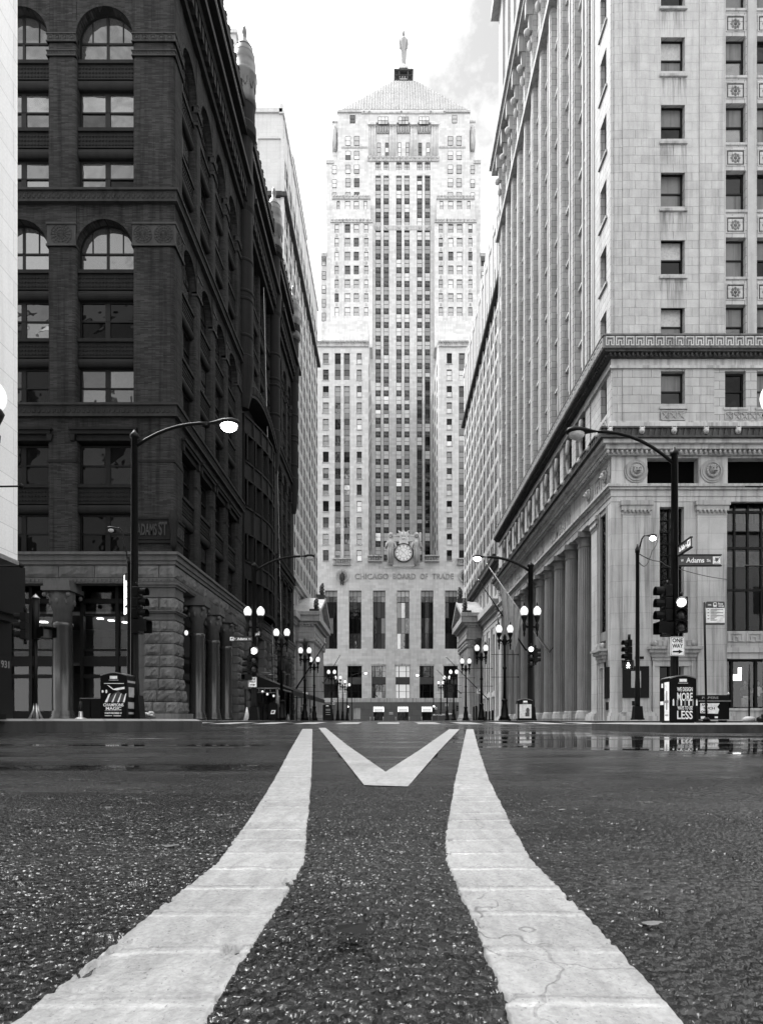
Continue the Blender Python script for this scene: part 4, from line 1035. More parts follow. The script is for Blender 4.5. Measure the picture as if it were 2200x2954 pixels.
def architrave(mp, u1):
    m = MB(xf(mp)); z = Z3
    sbox(m, mp, None, u1, -.28, .30, z(1407), z(1400)); sbox(m, mp, None, u1, -.16, .28, z(1414), z(1407)); sbox(m, mp, None, u1, -.05, .26, z(1432), z(1414)); sbox(m, mp, None, u1, -.01, .24, z(1447), z(1432)); m.build('architrave', M_lime_smooth, ST)
architrave(mA, UE); architrave(mR, 68)
# pilasters, openings of the Adams street base
zt = Z3(1448)
def pilaster(mp, u0, u1, d=-.14, z1=zt):
    m = MB(xf(mp)); m.box(u0, u1, d, .4, .18, z1); m.build('pilaster', M_lime_smooth, ST)
    m = MB(xf(mp))
    for e, a, b in ((.14, 1448, 1461), (.08, 1461, 1475), (.03, 1484, 1488)): m.box(u0-e, u1+e, d-e, .35, Z3(b), Z3(a))
    n = int((u1-u0)/.2)
    for i in range(n): c = u0+(i+.5)*(u1-u0)/n; m.sphere(c, d-.07, Z3(1478), .075, .07, .12, 6, 4)
    m.build('pilaster_capital', M_orn, ST)
    m = MB(xf(mp))
    for e, a, b in ((.30, .18, .42), (.24, .42, .56), (.14, .56, .64), (.05, .64, .70)): m.box(u0-e, u1+e, d-e, .3, a, b)
    m.build('pilaster_base', M_lime_smooth, ST)
pilaster(mA, U(1793), U(1872)); pilaster(mA, U(2008), U(2092))
m = MB(xf(mA)); m.box(XR_+.0, U(1793)-.001, .0, .5, .18, zt); 
facade(m, U(1872), U(2008), .18, zt, [(U(1902), U(1972), Z3(1838), Z3(1462)), (U(1902), U(1972), .18, Z3(1912))], lambda u, d, z: (u, d, z), .45); m.build('wall', M_lime_smooth, ST)
m = MB(xf(mA)); m.box(XR_-.12, U(1793)+.2, -.35, .3, .18, .42); m.box(XR_-.06, U(1793)+.1, -.28, .3, .42, .6); m.build('plinth', M_lime_smooth, ST)
def grille(mp, u0, u1, z0, z1, d=.3, step=.62):
    m = MB(xf(mp)); m.box(u0, u1, d+.12, d+.18, z0, z1, 1); c = (u0+u1)/2
    for x in (u0+.04, c, u1-.04): m.box(x-.035, x+.035, d, d+.07, z0, z1)
    n = max(1, round((z1-z0)/step)); h = (z1-z0)/n
    for j in range(n):
        za, zb = z0+j*h, z0+(j+1)*h; m.box(u0, u1, d, d+.07, za-.025, za+.025)
        for a, b in ((u0, c), (c, u1)):
            m.tube([(a, d+.03, za), (b, d+.03, zb)], .018, 4, 0, False); m.tube([(b, d+.03, za), (a, d+.03, zb)], .018, 4, 0, False); m.box((a+b)/2-.015, (a+b)/2+.015, d, d+.05, za, zb)
    m.build('window_grille', [M_black, G_dark], ST)
grille(mA, U(1902), U(1972), Z3(1838), Z3(1462))
def door_hood(mp, u0, u1, z0, z1, door=True):
    m = MB(xf(mp)); h = z1-z0
    for e, a, b in ((.05, 0, .16), (.12, .16, .34), (.24, .34, .5), (.34, .5, .62)): m.box(u0-e, u1+e, -.1-e, .2, z0+a*h, z0+b*h)
    m.box(u0+.15, u1-.15, -.2, .1, z0+.62*h, z0+.92*h)
    for s, x in ((1, u0), (-1, u1)): m.sphere(x+s*.05, -.15, z0+.78*h, .17, .12, .17, 10, 6)
    n = int((u1-u0)/.3)
    for i in range(n): c = u0+.2+(i+.5)*(u1-u0-.4)/n; m.box(c-.09, c+.09, -.26, -.2, z0+.66*h, z0+.88*h)
    m.build('door_hood', M_orn, ST)
    m = MB(xf(mp))
    for e in (0, .14): m.box(u0+e, u0+.12+e, -.1+e*.5, .3, .18, z0); m.box(u1-.12-e, u1-e, -.1+e*.5, .3, .18, z0)
    m.box(u0, u1, -.08, .3, z0-.3, z0); m.build('door_frame', M_lime_smooth, ST)
    m = MB(xf(mp)); m.box(u0, u1, .42, .5, .18, z0, 0); c = (u0+u1)/2
    for x in (u0+.3, c-.04, u1-.3): m.box(x-.04, x+.04, .34, .42, .18, z0-.3, 1)
    m.box(u0+.2, u1-.2, .34, .42, 2.4, 2.5, 1); m.build('door', [G_dark, M_black], ST)
door_hood(mA, U(1880), U(1998), Z3(1906), Z3(1843))
m = MB(xf(mA)); m.box(U(1792), U(1867), -.22, -.10, Z3(2014), Z3(1923)); m.box(U(1815), U(1843), -.235, -.22, Z3(1985), Z3(1937), 1); m.box(U(1795), U(1864), -.23, -.22, Z3(1930), Z3(1926), 2); m.build('display_case', [M_black, M_blind_grey, M_iron], ST)
m = MB(xf(mA)); m.box(U(1819), U(1836), -.18, -.1, Z3(2036), Z3(2023)); m.box(U(1828), U(1852), -.2, -.1, Z3(1902), Z3(1895)); m.build('wall_fitting', M_black, ST)
m = MB(xf(mR)); m.box(33.75, 34.55, -.06, .05, Z3(2014), Z3(1923)); m.box(33.9, 34.2, -.06, .05, Z3(2048), Z3(2025)); m.build('display_case', M_black, ST)
# shopfront right of the second pilaster
xs0, xs1 = U(2092), UE
m = MB(xf(mA)); m.box(xs0, xs1, .1, .4, Z3(1900), Z3(1882)); m.box(xs0, xs1, .02, .4, Z3(1882), Z3(1868)); m.box(xs0, xs1, .12, .4, Z3(1868), Z3(1852)); m.box(xs0, xs1, .08, .4, Z3(1852), Z3(1820)); m.box(xs0, xs1, .1, .5, .18, Z3(2045)); m.box(xs0, xs1, .03, .5, Z3(2050), Z3(2045)+.03)
fret(m, mA, xs0+.1, xs1, Z3(1850), Z3(1826), .08, .95); m.build('shop_spandrel', M_lime_smooth, ST)
m = MB(xf(mA))
for px in (2092, 2133, 2172, 2212, 2252, 2292, 2332): m.box(U(px)-.05, U(px)+.05, .5, .62, Z3(1820), zt)
for py in (1818, 1697, 1574, 1468): m.box(xs0, xs1, .49, .61, Z3(py)-.06, Z3(py)+.06)
m.build('upper_shop_frame', M_black, ST)
m = MB(xf(mA)); m.quad((xs0, .57, Z3(1820)), (xs1, .57, Z3(1820)), (xs1, .57, zt), (xs0, .57, zt)); m.build('upper_shop_glass', M_clear, ST)
m = MB(xf(mA))
for px in (2094, 2125, 2196, 2270): m.box(U(px)-.07, U(px)+.07, .5, .66, Z3(2045), Z3(1900))
m.box(xs0, xs1, .49, .65, Z3(1906), Z3(1898)); m.box(xs0, xs1, .49, .65, Z3(2047), Z3(2040)); m.build('shop_frame', M_black, ST)
m = MB(xf(mA)); m.quad((xs0, .58, Z3(2045)), (xs1, .58, Z3(2045)), (xs1, .58, Z3(1900)), (xs0, .58, Z3(1900))); m.build('shop_glass', M_clear, ST)
m = MB(xf(mA)); m.box(xs0-.1, xs1, 3.6, 3.8, .2, zt); m.box(xs0-.2, xs0-.1, .6, 3.6, .2, zt); m.box(xs0, xs1, .6, 3.6, .5, .62); m.box(xs0, xs1, .65, 3.6, Z3(1890), Z3(1880)); m.build('shop_room', M_roomwall, ST)
m = MB(xf(mA)); m.box(xs0+.02, xs0+.55, .9, .95, Z3(1820), Z3(1574)); m.box(xs0+.62, xs0+2.6, 1.2, 1.25, Z3(1620), Z3(1574)); m.build('inner_blind', M_blind_grey, ST)
m = MB(xf(mA)); m.box(U(2136), U(2160), .75, .78, Z3(1961), Z3(1943)); m.box(U(2150), U(2160), .72, .74, Z3(1943), Z3(1923)); m.build('window_card', M_signlit, ST)
# --- La Salle street side: pavilion, ten bays of piers, end pavilion, colonnade below
PIERS = [37.5+2.86*k for k in range(11)]     # main piers
zfl = [rows[0][0]+3.61*0]                     # unused floor marker
fl = [Z3(872+109-194*k)-.0 for k in range(-0, 14)]
zr0 = Z3(985)
flr = []
k = 0
while True:
    a = Z3(981-194*k); b = a+2.14
    if b > 57.5: break
    flr.append((a, b)); k += 1
hole = [(34.25, 35.25, a, b) for a, b in flr+[(60.0, 62.0)]]
m = MB(xf(mR)); facade(m, YB+.09, 36.9, zr0, 78, hole, lambda u, d, z: (u, d, z), .4); m.build('wall', M_lime_wall, ST)
for a, b in flr:
    WS.put(XR_+.28, 34.75, a, .98, b-a-.02, -math.pi/2, 'sash', [M_blind_sky, G_dark] if random.random() < .7 else [G_mid, G_dark])
    m = MB(xf(mR)); m.box(34.1, 35.4, -.1, .3, a-.14, a-.01); m.build('window_sill', M_orn, ST)
m = MB(xf(mR))
for u in (36.2, 36.45): m.box(u, u+.14, -.06, .1, zr0, 60.5)
m.build('pavilion_strip', M_lime, ST)
m = MB(xf(mR)); m.box(36.9, 66.2, .75, .9, zr0, 78); m.build('wall', M_lime_smooth, ST)
SPM = [None]
for i, u in enumerate(PIERS):
    m = MB(xf(mR)); m.box(u-.30, u+.30, -.05, .75, zr0, 60.5); m.box(u-.16, u+.16, -.12, -.05, zr0, 59.0); m.build('pier', M_lime_wall, ST)
    if i < 10:
        c = u+1.43
        m = MB(xf(mR)); m.box(c-.11, c+.11, .12, .75, zr0, 60.5); m.build('mullion_pier', M_lime, ST)
        for a, b in flr:
            for x0 in (u+.30, c+.11):
                if SPM[0] is None:
                    m = MB(); m.box(0, .41, 0, 1.02, 0, 1.47); m.box(-.16, 0, 0, 1.02, 1.33, 1.45); SPM[0] = m.mesh('spandrel', M_lime_smooth)
                link('spandrel', SPM[0], ST, Vector((XR_+.34, x0, b))-ORG[ST.name])
        for a, b in flr:
            for x0, x1 in ((u+.30, c-.11), (c+.11, u+2.56)): WS.put(XR_+.55, (x0+x1)/2, a, x1-x0, b-a, -math.pi/2, 'sash', random.choice([G_dark, G_mid, M_blind_grey]))
hole = [(66.9, 67.5, a, b) for a, b in flr]
m = MB(xf(mR)); facade(m, 66.2, 68.2, zr0, 78, hole, lambda u, d, z: (u, d, z), .3); m.box(66.15, 66.2, .0, .9, zr0, 78); m.build('wall', M_lime_wall, ST)
for a, b in flr: WS.put(XR_+.25, 67.2, a, .6, b-a, -math.pi/2, 'sash', G_dark)
m = MB(xf(mR))
for u in (66.35, 66.6, 67.75, 68.0): m.box(u, u+.1, -.05, .02, zr0, 60)
m.build('pavilion_strip', M_lime, ST)
# upper cornice on lion brackets, attic and top cornice
m = MB(xf(mR)); sbox(m, mR, None, 68.6, -1.0, .6, 60.6, 61.3); sbox(m, mR, None, 68.5, -.75, .6, 60.0, 60.6); m.build('upper_cornice', M_orn, ST)
m = MB(xf(mA)); sbox(m, mA, None, UE, -1.0, .6, 60.6, 61.3); sbox(m, mA, None, UE, -.75, .6, 60.0, 60.6); m.build('upper_cornice', M_orn, ST)
m = MB(xf(mR)); m.box(34, 68.3, -.35, .75, 52.5, 53.0); m.box(34, 68.3, -.2, .7, 53.0, 53.3); m.build('upper_band', M_orn, ST)
for u in PIERS:
    m = MB(xf(mR)); m.prism([(-.05, 55.5), (-.4, 58.5), (-.7, 60.0), (0, 60.0), (0, 55.5)], u-.24, u+.24, 'x') if False else None
    m.box(u-.26, u+.26, -.65, .0, 58.6, 60.0); m.box(u-.2, u+.2, -.4, .0, 57.3, 58.6); m.sphere(u, -.5, 57.3, .24, .3, .35, 8, 6); m.sphere(u, -.3, 56.2, .16, .2, .5, 8, 6); m.build('lion_bracket', M_orn, ST)
m = MB(xf(mR)); m.box(36.9, 66.2, .2, .7, 61.3, 78); m.box(33.2, 68.7, -.8, .7, 77.2, 78.2); m.build('attic', M_lime_wall, ST)
m = MB(xf(mR))
for u in PIERS: m.box(u-.5, u+.5, -.05, .2, 61.3, 77.2)
m.build('attic_pier', M_lime, ST)
# row of small windows over the colonnade
za, zb = Z3(1213), Z3(1036)
m = MB(xf(mR)); facade(m, YB+.06, 36.9, Z3(1249), zb, [(34.25, 35.25, Z3(1174), Z3(1069))], lambda u, d, z: (u, d+.02, z), .4); m.box(66.2, 68.2, 0, .4, Z3(1249), zb); m.box(36.9, 66.2, .75, .9, Z3(1249), zb); m.build('wall', M_lime_wall, ST)
WS.put(XR_+.3, 34.75, Z3(1174), .98, 1.92, -math.pi/2, 'sash', G_dark); lattice(mR, 34.2, 35.3, Z3(1213), Z3(1186), -.01)
for i in range(10):
    u = PIERS[i]; m = MB(xf(mR)); m.box(u-.42, u+.42, .0, .75, Z3(1222), Z3(1064)); m.box(u-.5, u+.5, -.08, .7, Z3(1068), Z3(1058)); m.build('mezzanine_pier', M_lime_wall, ST)
    m = MB(xf(mR)); c = u+1.43
    pts = [(c, .1-.12*math.sin(t*math.pi), Z3(1200)+t*(Z3(1072)-Z3(1200))) for t in [q/8 for q in range(9)]]; m.tube(pts, [.14, .12, .10, .10, .11, .13, .15, .17, .17], 8); m.build('scroll_console', M_orn, ST)
    lattice(mR, u+.42, u+2.44, Z3(1215), Z3(1186), .05)
    for x0, x1 in ((u+.42, c-.14), (c+.14, u+2.44)): WS.put(XR_+.45, (x0+x1)/2, Z3(1186), x1-x0, 2.1, -math.pi/2, 'sash', G_dark)
# colonnade
hg = zt-.18
for i in range(10):
    u = 39.3+2.86*i; x = XR_+.40; r = .47
    m = MB(); m.lathe([(r*1.28, .18), (r*1.28, .42), (r*1.22, .46), (r*1.3, .56), (r*1.08, .66), (r*1.16, .74), (r*1.02, .8)], x, u, 0, 28); m.build('column_base', M_lime_smooth, ST)
    m = MB(); m.lathe([(r, .8), (r*.99, 4.5), (r*.93, 8.5), (r*.86, zt-.9)], x, u, 0, 40, flute=.085, sm=False); m.build('column', M_column, ST)
    m = MB(); m.lathe([(r*.9, zt-.9), (r*1.0, zt-.84), (r*.9, zt-.78), (r*.9, zt-.6), (r*1.3, zt-.35)], x, u, 0, 28); m.box(x-r*1.42, x+r*1.42, u-r*1.42, u+r*1.42, zt-.35, zt-.02); m.build('column_capital', M_column, ST)
pilaster(mR, 35.75, 36.75, -.02); pilaster(mR, 66.6, 68.0, -.02)
m = MB(xf(mR)); m.box(YB+.5, 34.35, .0, .5, .18, zt); m.box(35.35, 35.75, .02, .5, .18, zt); m.box(34.35, 35.35, .05, .5, Z3(1840), Z3(1835)+.4); m.box(34.35, 35.35, .05, .5, Z3(1462), zt); m.box(36.75, 66.6, 1.7, 1.9, .18, zt); m.box(36.75, 37.4, .3, 1.7, .18, zt); m.build('wall', M_column, ST)
grille(mR, 34.35, 35.35, Z3(1835)+.4, Z3(1462), .15); door_hood(mR, 34.4, 35.3, Z3(1906), Z3(1843))
for i in range(9):
    u = 40.73+2.86*i
    m = MB(xf(mR)); m.box(u-.55, u+.55, 1.62, 1.7, .18, 3.0, 0); m.box(u-.5, u+.5, 1.6, 1.7, 4.6, 10.5, 0); m.box(u-.7, u+.7, 1.35, 1.7, 3.15, 3.35, 1); m.box(u-.62, u-.5, 1.55, 1.7, .18, 3.1, 1); m.box(u+.5, u+.62, 1.55, 1.7, .18, 3.1, 1)
    for z in (5.5, 6.5, 7.5, 8.5, 9.5): m.box(u-.5, u+.5, 1.56, 1.6, z, z+.06, 2)
    m.build('bank_window', [G_dark, M_lime_smooth, M_black], ST)
m = MB(xf(mR)); m.box(36.9, 67.5, .0, 1.8, zt-.01, zt+.0); m.build('soffit', M_lime_smooth, ST)
m = MB(); m.box(12.9, 26, 34.2, 68, 77.9, 78.0); m.box(25.8, 26, 34, 68, .2, 78); m.box(11.9, 26, 68.2, 68.4, .2, 78); m.build('roof', M_lime_smooth, ST)
m = MB(); m.box(12.9, 13.0, 34.1, 68, Z3(1400), 60); m.box(13, 26, 33.96, 34.05, Z3(1300), 60); m.build('dark_interior', M_void, ST)
WS.done(); BS.done()
# ================================================================== end of the street: the stepped tower with the clock
CB = thing('clock_tower_skyscraper', 'tall pale stepped skyscraper with clock and pyramid roof closing the end of the street', 'skyscraper', (4, 172, .1), world=True)
WC = Windows(CB)
Y1, Y2, Y3 = 172.0, 205.0, 200.0          # base and wings / tower shaft / stepped bays of the tower
def C(px, py, Y): return PX(px, Y), PZ(py, Y)
def cb_box(m, p0, p1, q0, q1, Ya, Yb, mi=0):
    """photo rectangle p0..p1 x q0..q1 (q downwards) on the plane Ya, extruded back to Yb"""
    m.box(PX(p0, Ya), PX(p1, Ya), Ya, Yb, PZ(q1, Ya), PZ(q0, Ya), mi)
PC = [G_far]*5+[G_mid]*2+[M_blind_sky, M_blind_grey]
PC2 = [G_far]*4+[M_blind_grey]*2+[G_mid]*3+[M_blind_sky]
def col_wall(Y, p0, p1, q0, q1, wins, depth=.5):
    """stone face on plane Y with the given photo-space window rectangles cut out"""
    m = MB(); hs = [(PX(a, Y), PX(b, Y), PZ(d, Y), PZ(c, Y)) for a, b, c, d in wins]
    facade(m, PX(p0, Y), PX(p1, Y), PZ(q1, Y), PZ(q0, Y), hs, lambda u, d, v: (u, Y+d, v), depth); m.build('wall', M_cbot, CB); return hs
def put(h, Y, style='sash', pane=None, dy=.35, frame=None):
    a, b, c, d = h; WC.put((a+b)/2, Y+dy, c, b-a, d-c, 0, style, pane or random.choice([PC[random.randrange(len(PC))], [random.choice(PC), random.choice(PC2)]]), frame)
# --- base: tall hall windows, two storeys of offices, dark granite plinth with doors
tall = [(937-69.2+69.2*i, 972.5-69.2+69.2*i, 1703.5, 1872) for i in range(-1, 9)]
mid = [(933-69.2+69.2*i, 974-69.2+69.2*i, 1921, 2016) for i in range(-1, 9)]
hs = col_wall(Y1, 870, 1460, 1640, 2026, tall+mid, .9)
for h in hs[:len(tall)]:
    a, b, c, d = h; zz = c
    lit = abs((a+b)/2-PX(1163, Y1)) < 6; mid_ = abs((a+b)/2-PX(1163, Y1)) < 2
    WC.put((a+b)/2, Y1+.7, c, b-a, (d-c)*.80, 0, '3x3', [random.choice([G_dark, G_dark, G_mid]+([M_blind_grey, G_far] if lit else [])) for _ in range(9)])
    WC.put((a+b)/2, Y1+.7, c+(d-c)*.80, b-a, (d-c)*.20, 0, '3x2', [G_mid, M_blind_grey, G_mid, M_blind_grey] if not lit else [G_mid, M_blind_sky])
    m = MB(); m.box(a, b, Y1+.25, Y1+.8, PZ(1889, Y1), PZ(1872, Y1)); n = 9
    for i in range(n): u = a+(i+.5)*(b-a)/n; m.lathe([(.13, 0), (.14, 1.0), (.05, 1.35), (.12, 1.55)], u, Y1+.25, PZ(1888, Y1), 6)
    m.build('carved_spandrel', M_cbot_span2, CB)
for i, h in enumerate(hs[len(tall):]):
    a, b, c, d = h; za, zb = PZ(1974, Y1), PZ(1954, Y1); cen = abs((a+b)/2-PX(1163, Y1)) < 2
    pn = [M_lit] if cen else [G_dark, G_dark, G_mid, G_dark]
    for s0, s1 in ((0, .24), (.24, .76), (.76, 1.0)):
        x0, x1 = a+(b-a)*s0, a+(b-a)*s1
        WC.put((x0+x1)/2, Y1+.5, c, x1-x0, za-c, 0, 'sash', random.choice(pn)); WC.put((x0+x1)/2, Y1+.5, zb, x1-x0, d-zb, 0, 'sash', random.choice(pn))
    m = MB(); m.box(a, b, Y1+.35, Y1+.8, za, zb); m.box(a, b, Y1+.3, Y1+.35, za+.2, zb-.2); m.build('spandrel', M_cbot_span, CB)
    m = MB(); m.add([(a-.3, Y1-.1, d), (b+.3, Y1-.1, d), (b+.2, Y1-.1, d+.35), ((a+b)/2, Y1-.1, d+.6), (a-.2, Y1-.1, d+.35)], [(0, 1, 2, 3, 4)]); m.build('carved_lintel', M_cbot_orn, CB)
m = MB(); cb_box(m, 860, 1470, 2014, 2026, Y1-.3, Y1+1); m.build('base_course', M_cbot_orn, CB)
dz = [(1081, 1103), (1151, 1173), (1220, 1242)]
m = MB(); facade(m, PX(860, Y1), PX(1470, Y1), .1, PZ(2026, Y1), [(PX(a-4, Y1), PX(b+4, Y1), .1, PZ(2040, Y1)) for a, b in dz]+[(PX(1020, Y1), PX(1040, Y1), .6, PZ(2042, Y1))], lambda u, d, v: (u, Y1-.5+d, v), 1.2); m.build('granite_base', M_cbot_granite, CB)
m = MB(); cb_box(m, 1019, 1041, 2041, 2075, Y1-.2, Y1); m.build('shop_window', M_cbot_orn, CB)
for a, b in dz:
    m = MB(); cb_box(m, a-2, b+2, 2044, 2054, Y1-.1, Y1+.2); m.build('lit_transom', M_doorlit, CB)
    m = MB(); n = 4; w = (b-a+9)/n
    for i in range(n): cb_box(m, a-5+i*w+.6, a-5+(i+1)*w-.6, 2038.5, 2042, Y1-.75, Y1-.5)
    m.build('marquee_lamps', M_doorlit, CB)
    m = MB(); cb_box(m, a-4, b+4, 2054, 2081, Y1+.5, Y1+.6, 0)
    for x in (a-3, (a+b)/2-.5, b+2): cb_box(m, x, x+1.4, 2054, 2081, Y1+.3, Y1+.5, 1)
    m.build('entrance_doors', [G_dark, M_black], CB)
m = MB(); cb_box(m, 1122, 1133, 2055, 2057, Y1-.6, Y1-.5); cb_box(m, 1122, 1133, 2059, 2061, Y1-.6, Y1-.5); m.build('name_plate', M_blind_sky, CB)
# inscription, eagle medallions, balconies
y = Y1-.02
x = 1023
for word, wd in (('CHICAGO', 97), ('BOARD', 66), ('OF', 22), ('TRADE', 62)):
    m = MB(); m.text(word, PX(x, Y1), PZ(1671, Y1), wd*Y1/F, 1.55, y, .12); x += wd+12.7; m.build('carved_lettering', M_orn, CB)
def disc(m, px, py, r, Y, t, mi=0, n=24):
    cx, cz = C(px, py, Y); m.prism([(cx+r*math.cos(2*math.pi*i/n), cz+r*math.sin(2*math.pi*i/n)) for i in range(n)], Y-t, Y, 'y', mi)
def ringd(m, cx, cz, r0, r1, Ya, Yb, mi=0, n=32):
    for i in range(n):
        t0, t1 = 2*math.pi*i/n, 2*math.pi*(i+1)/n
        m.prism([(cx+r0*math.cos(t0), cz+r0*math.sin(t0)), (cx+r1*math.cos(t0), cz+r1*math.sin(t0)), (cx+r1*math.cos(t1), cz+r1*math.sin(t1)), (cx+r0*math.cos(t1), cz+r0*math.sin(t1))], Ya, Yb, 'y', mi)
for px in (987, 1340):
    m = MB(); cx, cz = C(px, 1662, Y1); disc(m, px, 1662, 1.75, Y1, .25); ringd(m, cx, cz, 1.4, 1.8, Y1-.4, Y1-.2)
    for i in range(20): t = 2*math.pi*i/20; m.tube([(cx+.9*math.cos(t), Y1-.3, cz+.9*math.sin(t)), (cx+1.4*math.cos(t), Y1-.3, cz+1.4*math.sin(t))], .08, 4)
    m.build('medallion', M_cbot_orn, CB)
    m = MB(); m.sphere(cx, Y1-.5, cz+.55, .32, .3, .4, 8, 6); m.sphere(cx, Y1-.5, cz-.5, .62, .35, 1.0, 10, 7); m.sphere(cx-.5, Y1-.45, cz-.3, .25, .25, .9, 8, 6); m.sphere(cx+.5, Y1-.45, cz-.3, .25, .25, .9, 8, 6)
    for s in (-.3, .3): m.tube([(cx+s, Y1-.4, cz-1.2), (cx+s*.8, Y1-.4, cz-2.6)], [.28, .12], 6)
    m.build('eagle_carving', M_lime_dark, CB)
def balcony(p0, p1, q0, q1, Y, depth=1.0):
    m = MB(); x0, x1 = PX(p0, Y), PX(p1, Y); z0, z1 = PZ(q1, Y), PZ(q0, Y); h = z1-z0
    m.box(x0, x1, Y-depth, Y+.3, z1-.2*h, z1); m.box(x0, x1, Y-depth*.8, Y+.3, z0, z0+.14*h); m.box(x0+.2, x1-.2, Y-.2, Y+.3, z0, z1)
    n = max(3, int((x1-x0)/.7))
    for i in range(n): u = x0+.3+(i+.5)*(x1-x0-.6)/n; m.lathe([(.22, 0), (.12, .2*h), (.25, .5*h), (.16, .8*h)], u, Y-depth*.55, z0+.1*h, 6)
    m.build('balcony', M_cbot_orn, CB)
balcony(960, 1012, 1612, 1631, Y1); balcony(1317, 1369, 1612, 1631, Y1)
balcony(1061, 1101, 1605, 1622, Y1, 1.6); balcony(1224, 1266, 1605, 1622, Y1, 1.6)
# --- wings
def wing(p0, p1, cols, pair, q_top=998):
    wr = []
    for r in range(13):
        q = 1018+47.4*r
        for c0, c1 in cols: wr.append((c0, c1, q, q+31))
    strips = [(c0, c1, q, q+189) for c0, c1 in pair for q in (1018.0, 1113, 1302, 1492)][:0]
    st = [(c0, c1, a, b) for c0, c1 in pair for a, b in ((1018, 1096), (1113, 1612))]
    hs = col_wall(Y1, p0, p1, q_top, 1640, wr+st, .55)
    for h in hs[:len(wr)]:
        put(h, Y1, 'sash', [random.choice([G_far, G_mid, M_blind_sky, G_far]), random.choice([G_mid, G_far, G_dark])] if random.random() < .6 else random.choice([G_mid, G_dark, G_far, M_blind_grey]))
        m = MB(); m.box(h[0]-.15, h[1]+.15, Y1-.18, Y1+.2, h[2]-.22, h[2]-.01); m.build('window_sill', M_cbot_orn, CB)
    for c0, c1 in pair:
        for r in range(13):
            q = 1018+47.4*r; a, b = PX(c0, Y1), PX(c1, Y1)
            WC.put((a+b)/2, Y1+.35, PZ(q+30, Y1), b-a, PZ(q, Y1)-PZ(q+30, Y1), 0, 'sash', random.choice([G_mid, G_dark, G_far, G_mid, M_blind_grey]))
            if r not in (1, 12):
                m = MB(); m.box(a, b, Y1+.3, Y1+.6, PZ(q+47.4, Y1), PZ(q+30, Y1)); m.box(a+.15, b-.15, Y1+.25, Y1+.3, PZ(q+45, Y1), PZ(q+33, Y1)); m.build('spandrel', M_cbot_span2, CB)
    m = MB(); cb_box(m, p0-1, p1+1, 981, 985, Y1-.6, Y1+1); cb_box(m, p0, p1, 985, 995, Y1-.25, Y1+.8); cb_box(m, p0-.5, p1+.5, 995, 998.5, Y1-.4, Y1+.9)
    n = int((p1-p0)/7)
    for i in range(n): cx, cz = C(p0+(i+.5)*(p1-p0)/n, 990, Y1); m.sphere(cx, Y1-.25, cz, .28, .2, .38, 6, 4)
    m.build('carved_cornice', M_cbot_orn, CB)
    m = MB(); cb_box(m, p0, p1, 1012, 1640, Y1+.62, 205); m.build('wing_body', M_cbot, CB)
    m = MB(); cb_box(m, p0, p1, 983, 1012, Y1+.1, 205); m.build('parapet', M_cbot, CB)
wing(870, 1062, [(873, 887), (900, 914), (931, 948), (1028.7, 1043)], [(965.5, 982.5), (991.6, 1008.7)])
wing(1265, 1460, [(1288, 1303), (1383, 1399), (1414, 1430)], [(1323, 1340), (1349, 1366)])
for s, p in ((1, 1062), (-1, 1265)):                      # windows in the inner flanks of the court
    x = PX(p, Y1)
    for r in range(13):
        for yy in (178, 186, 194): WC.put(x+s*.02, yy, PZ(1049+47.4*r, Y1), 1.5, 2.9, s*math.pi/2, 'sash', random.choice([G_mid, G_far]))
m = MB(); cb_box(m, 1062, 1265, 1622, 1640, Y1, 205); cb_box(m, 1062, 1265, 1640, 2026, Y1+1.2, 206); cb_box(m, 870, 1062, 1640, 2026, Y1+1.2, 206); cb_box(m, 1265, 1460, 1640, 2026, Y1+1.2, 206); m.build('base_body', M_cbot, CB)
# --- penthouses standing on the wings
for a, b in ((935, 1062), (1268, 1372)): m = MB(); cb_box(m, a, b, 926, 1002, 186, 200); m.build('plain_penthouse', M_cbot, CB)
for a, b in ((946, 978), (1285, 1316)): m = MB(); cb_box(m, a, b, 962, 980, 185.95, 186); m.build('louvre_panel', M_blind_sky, CB)
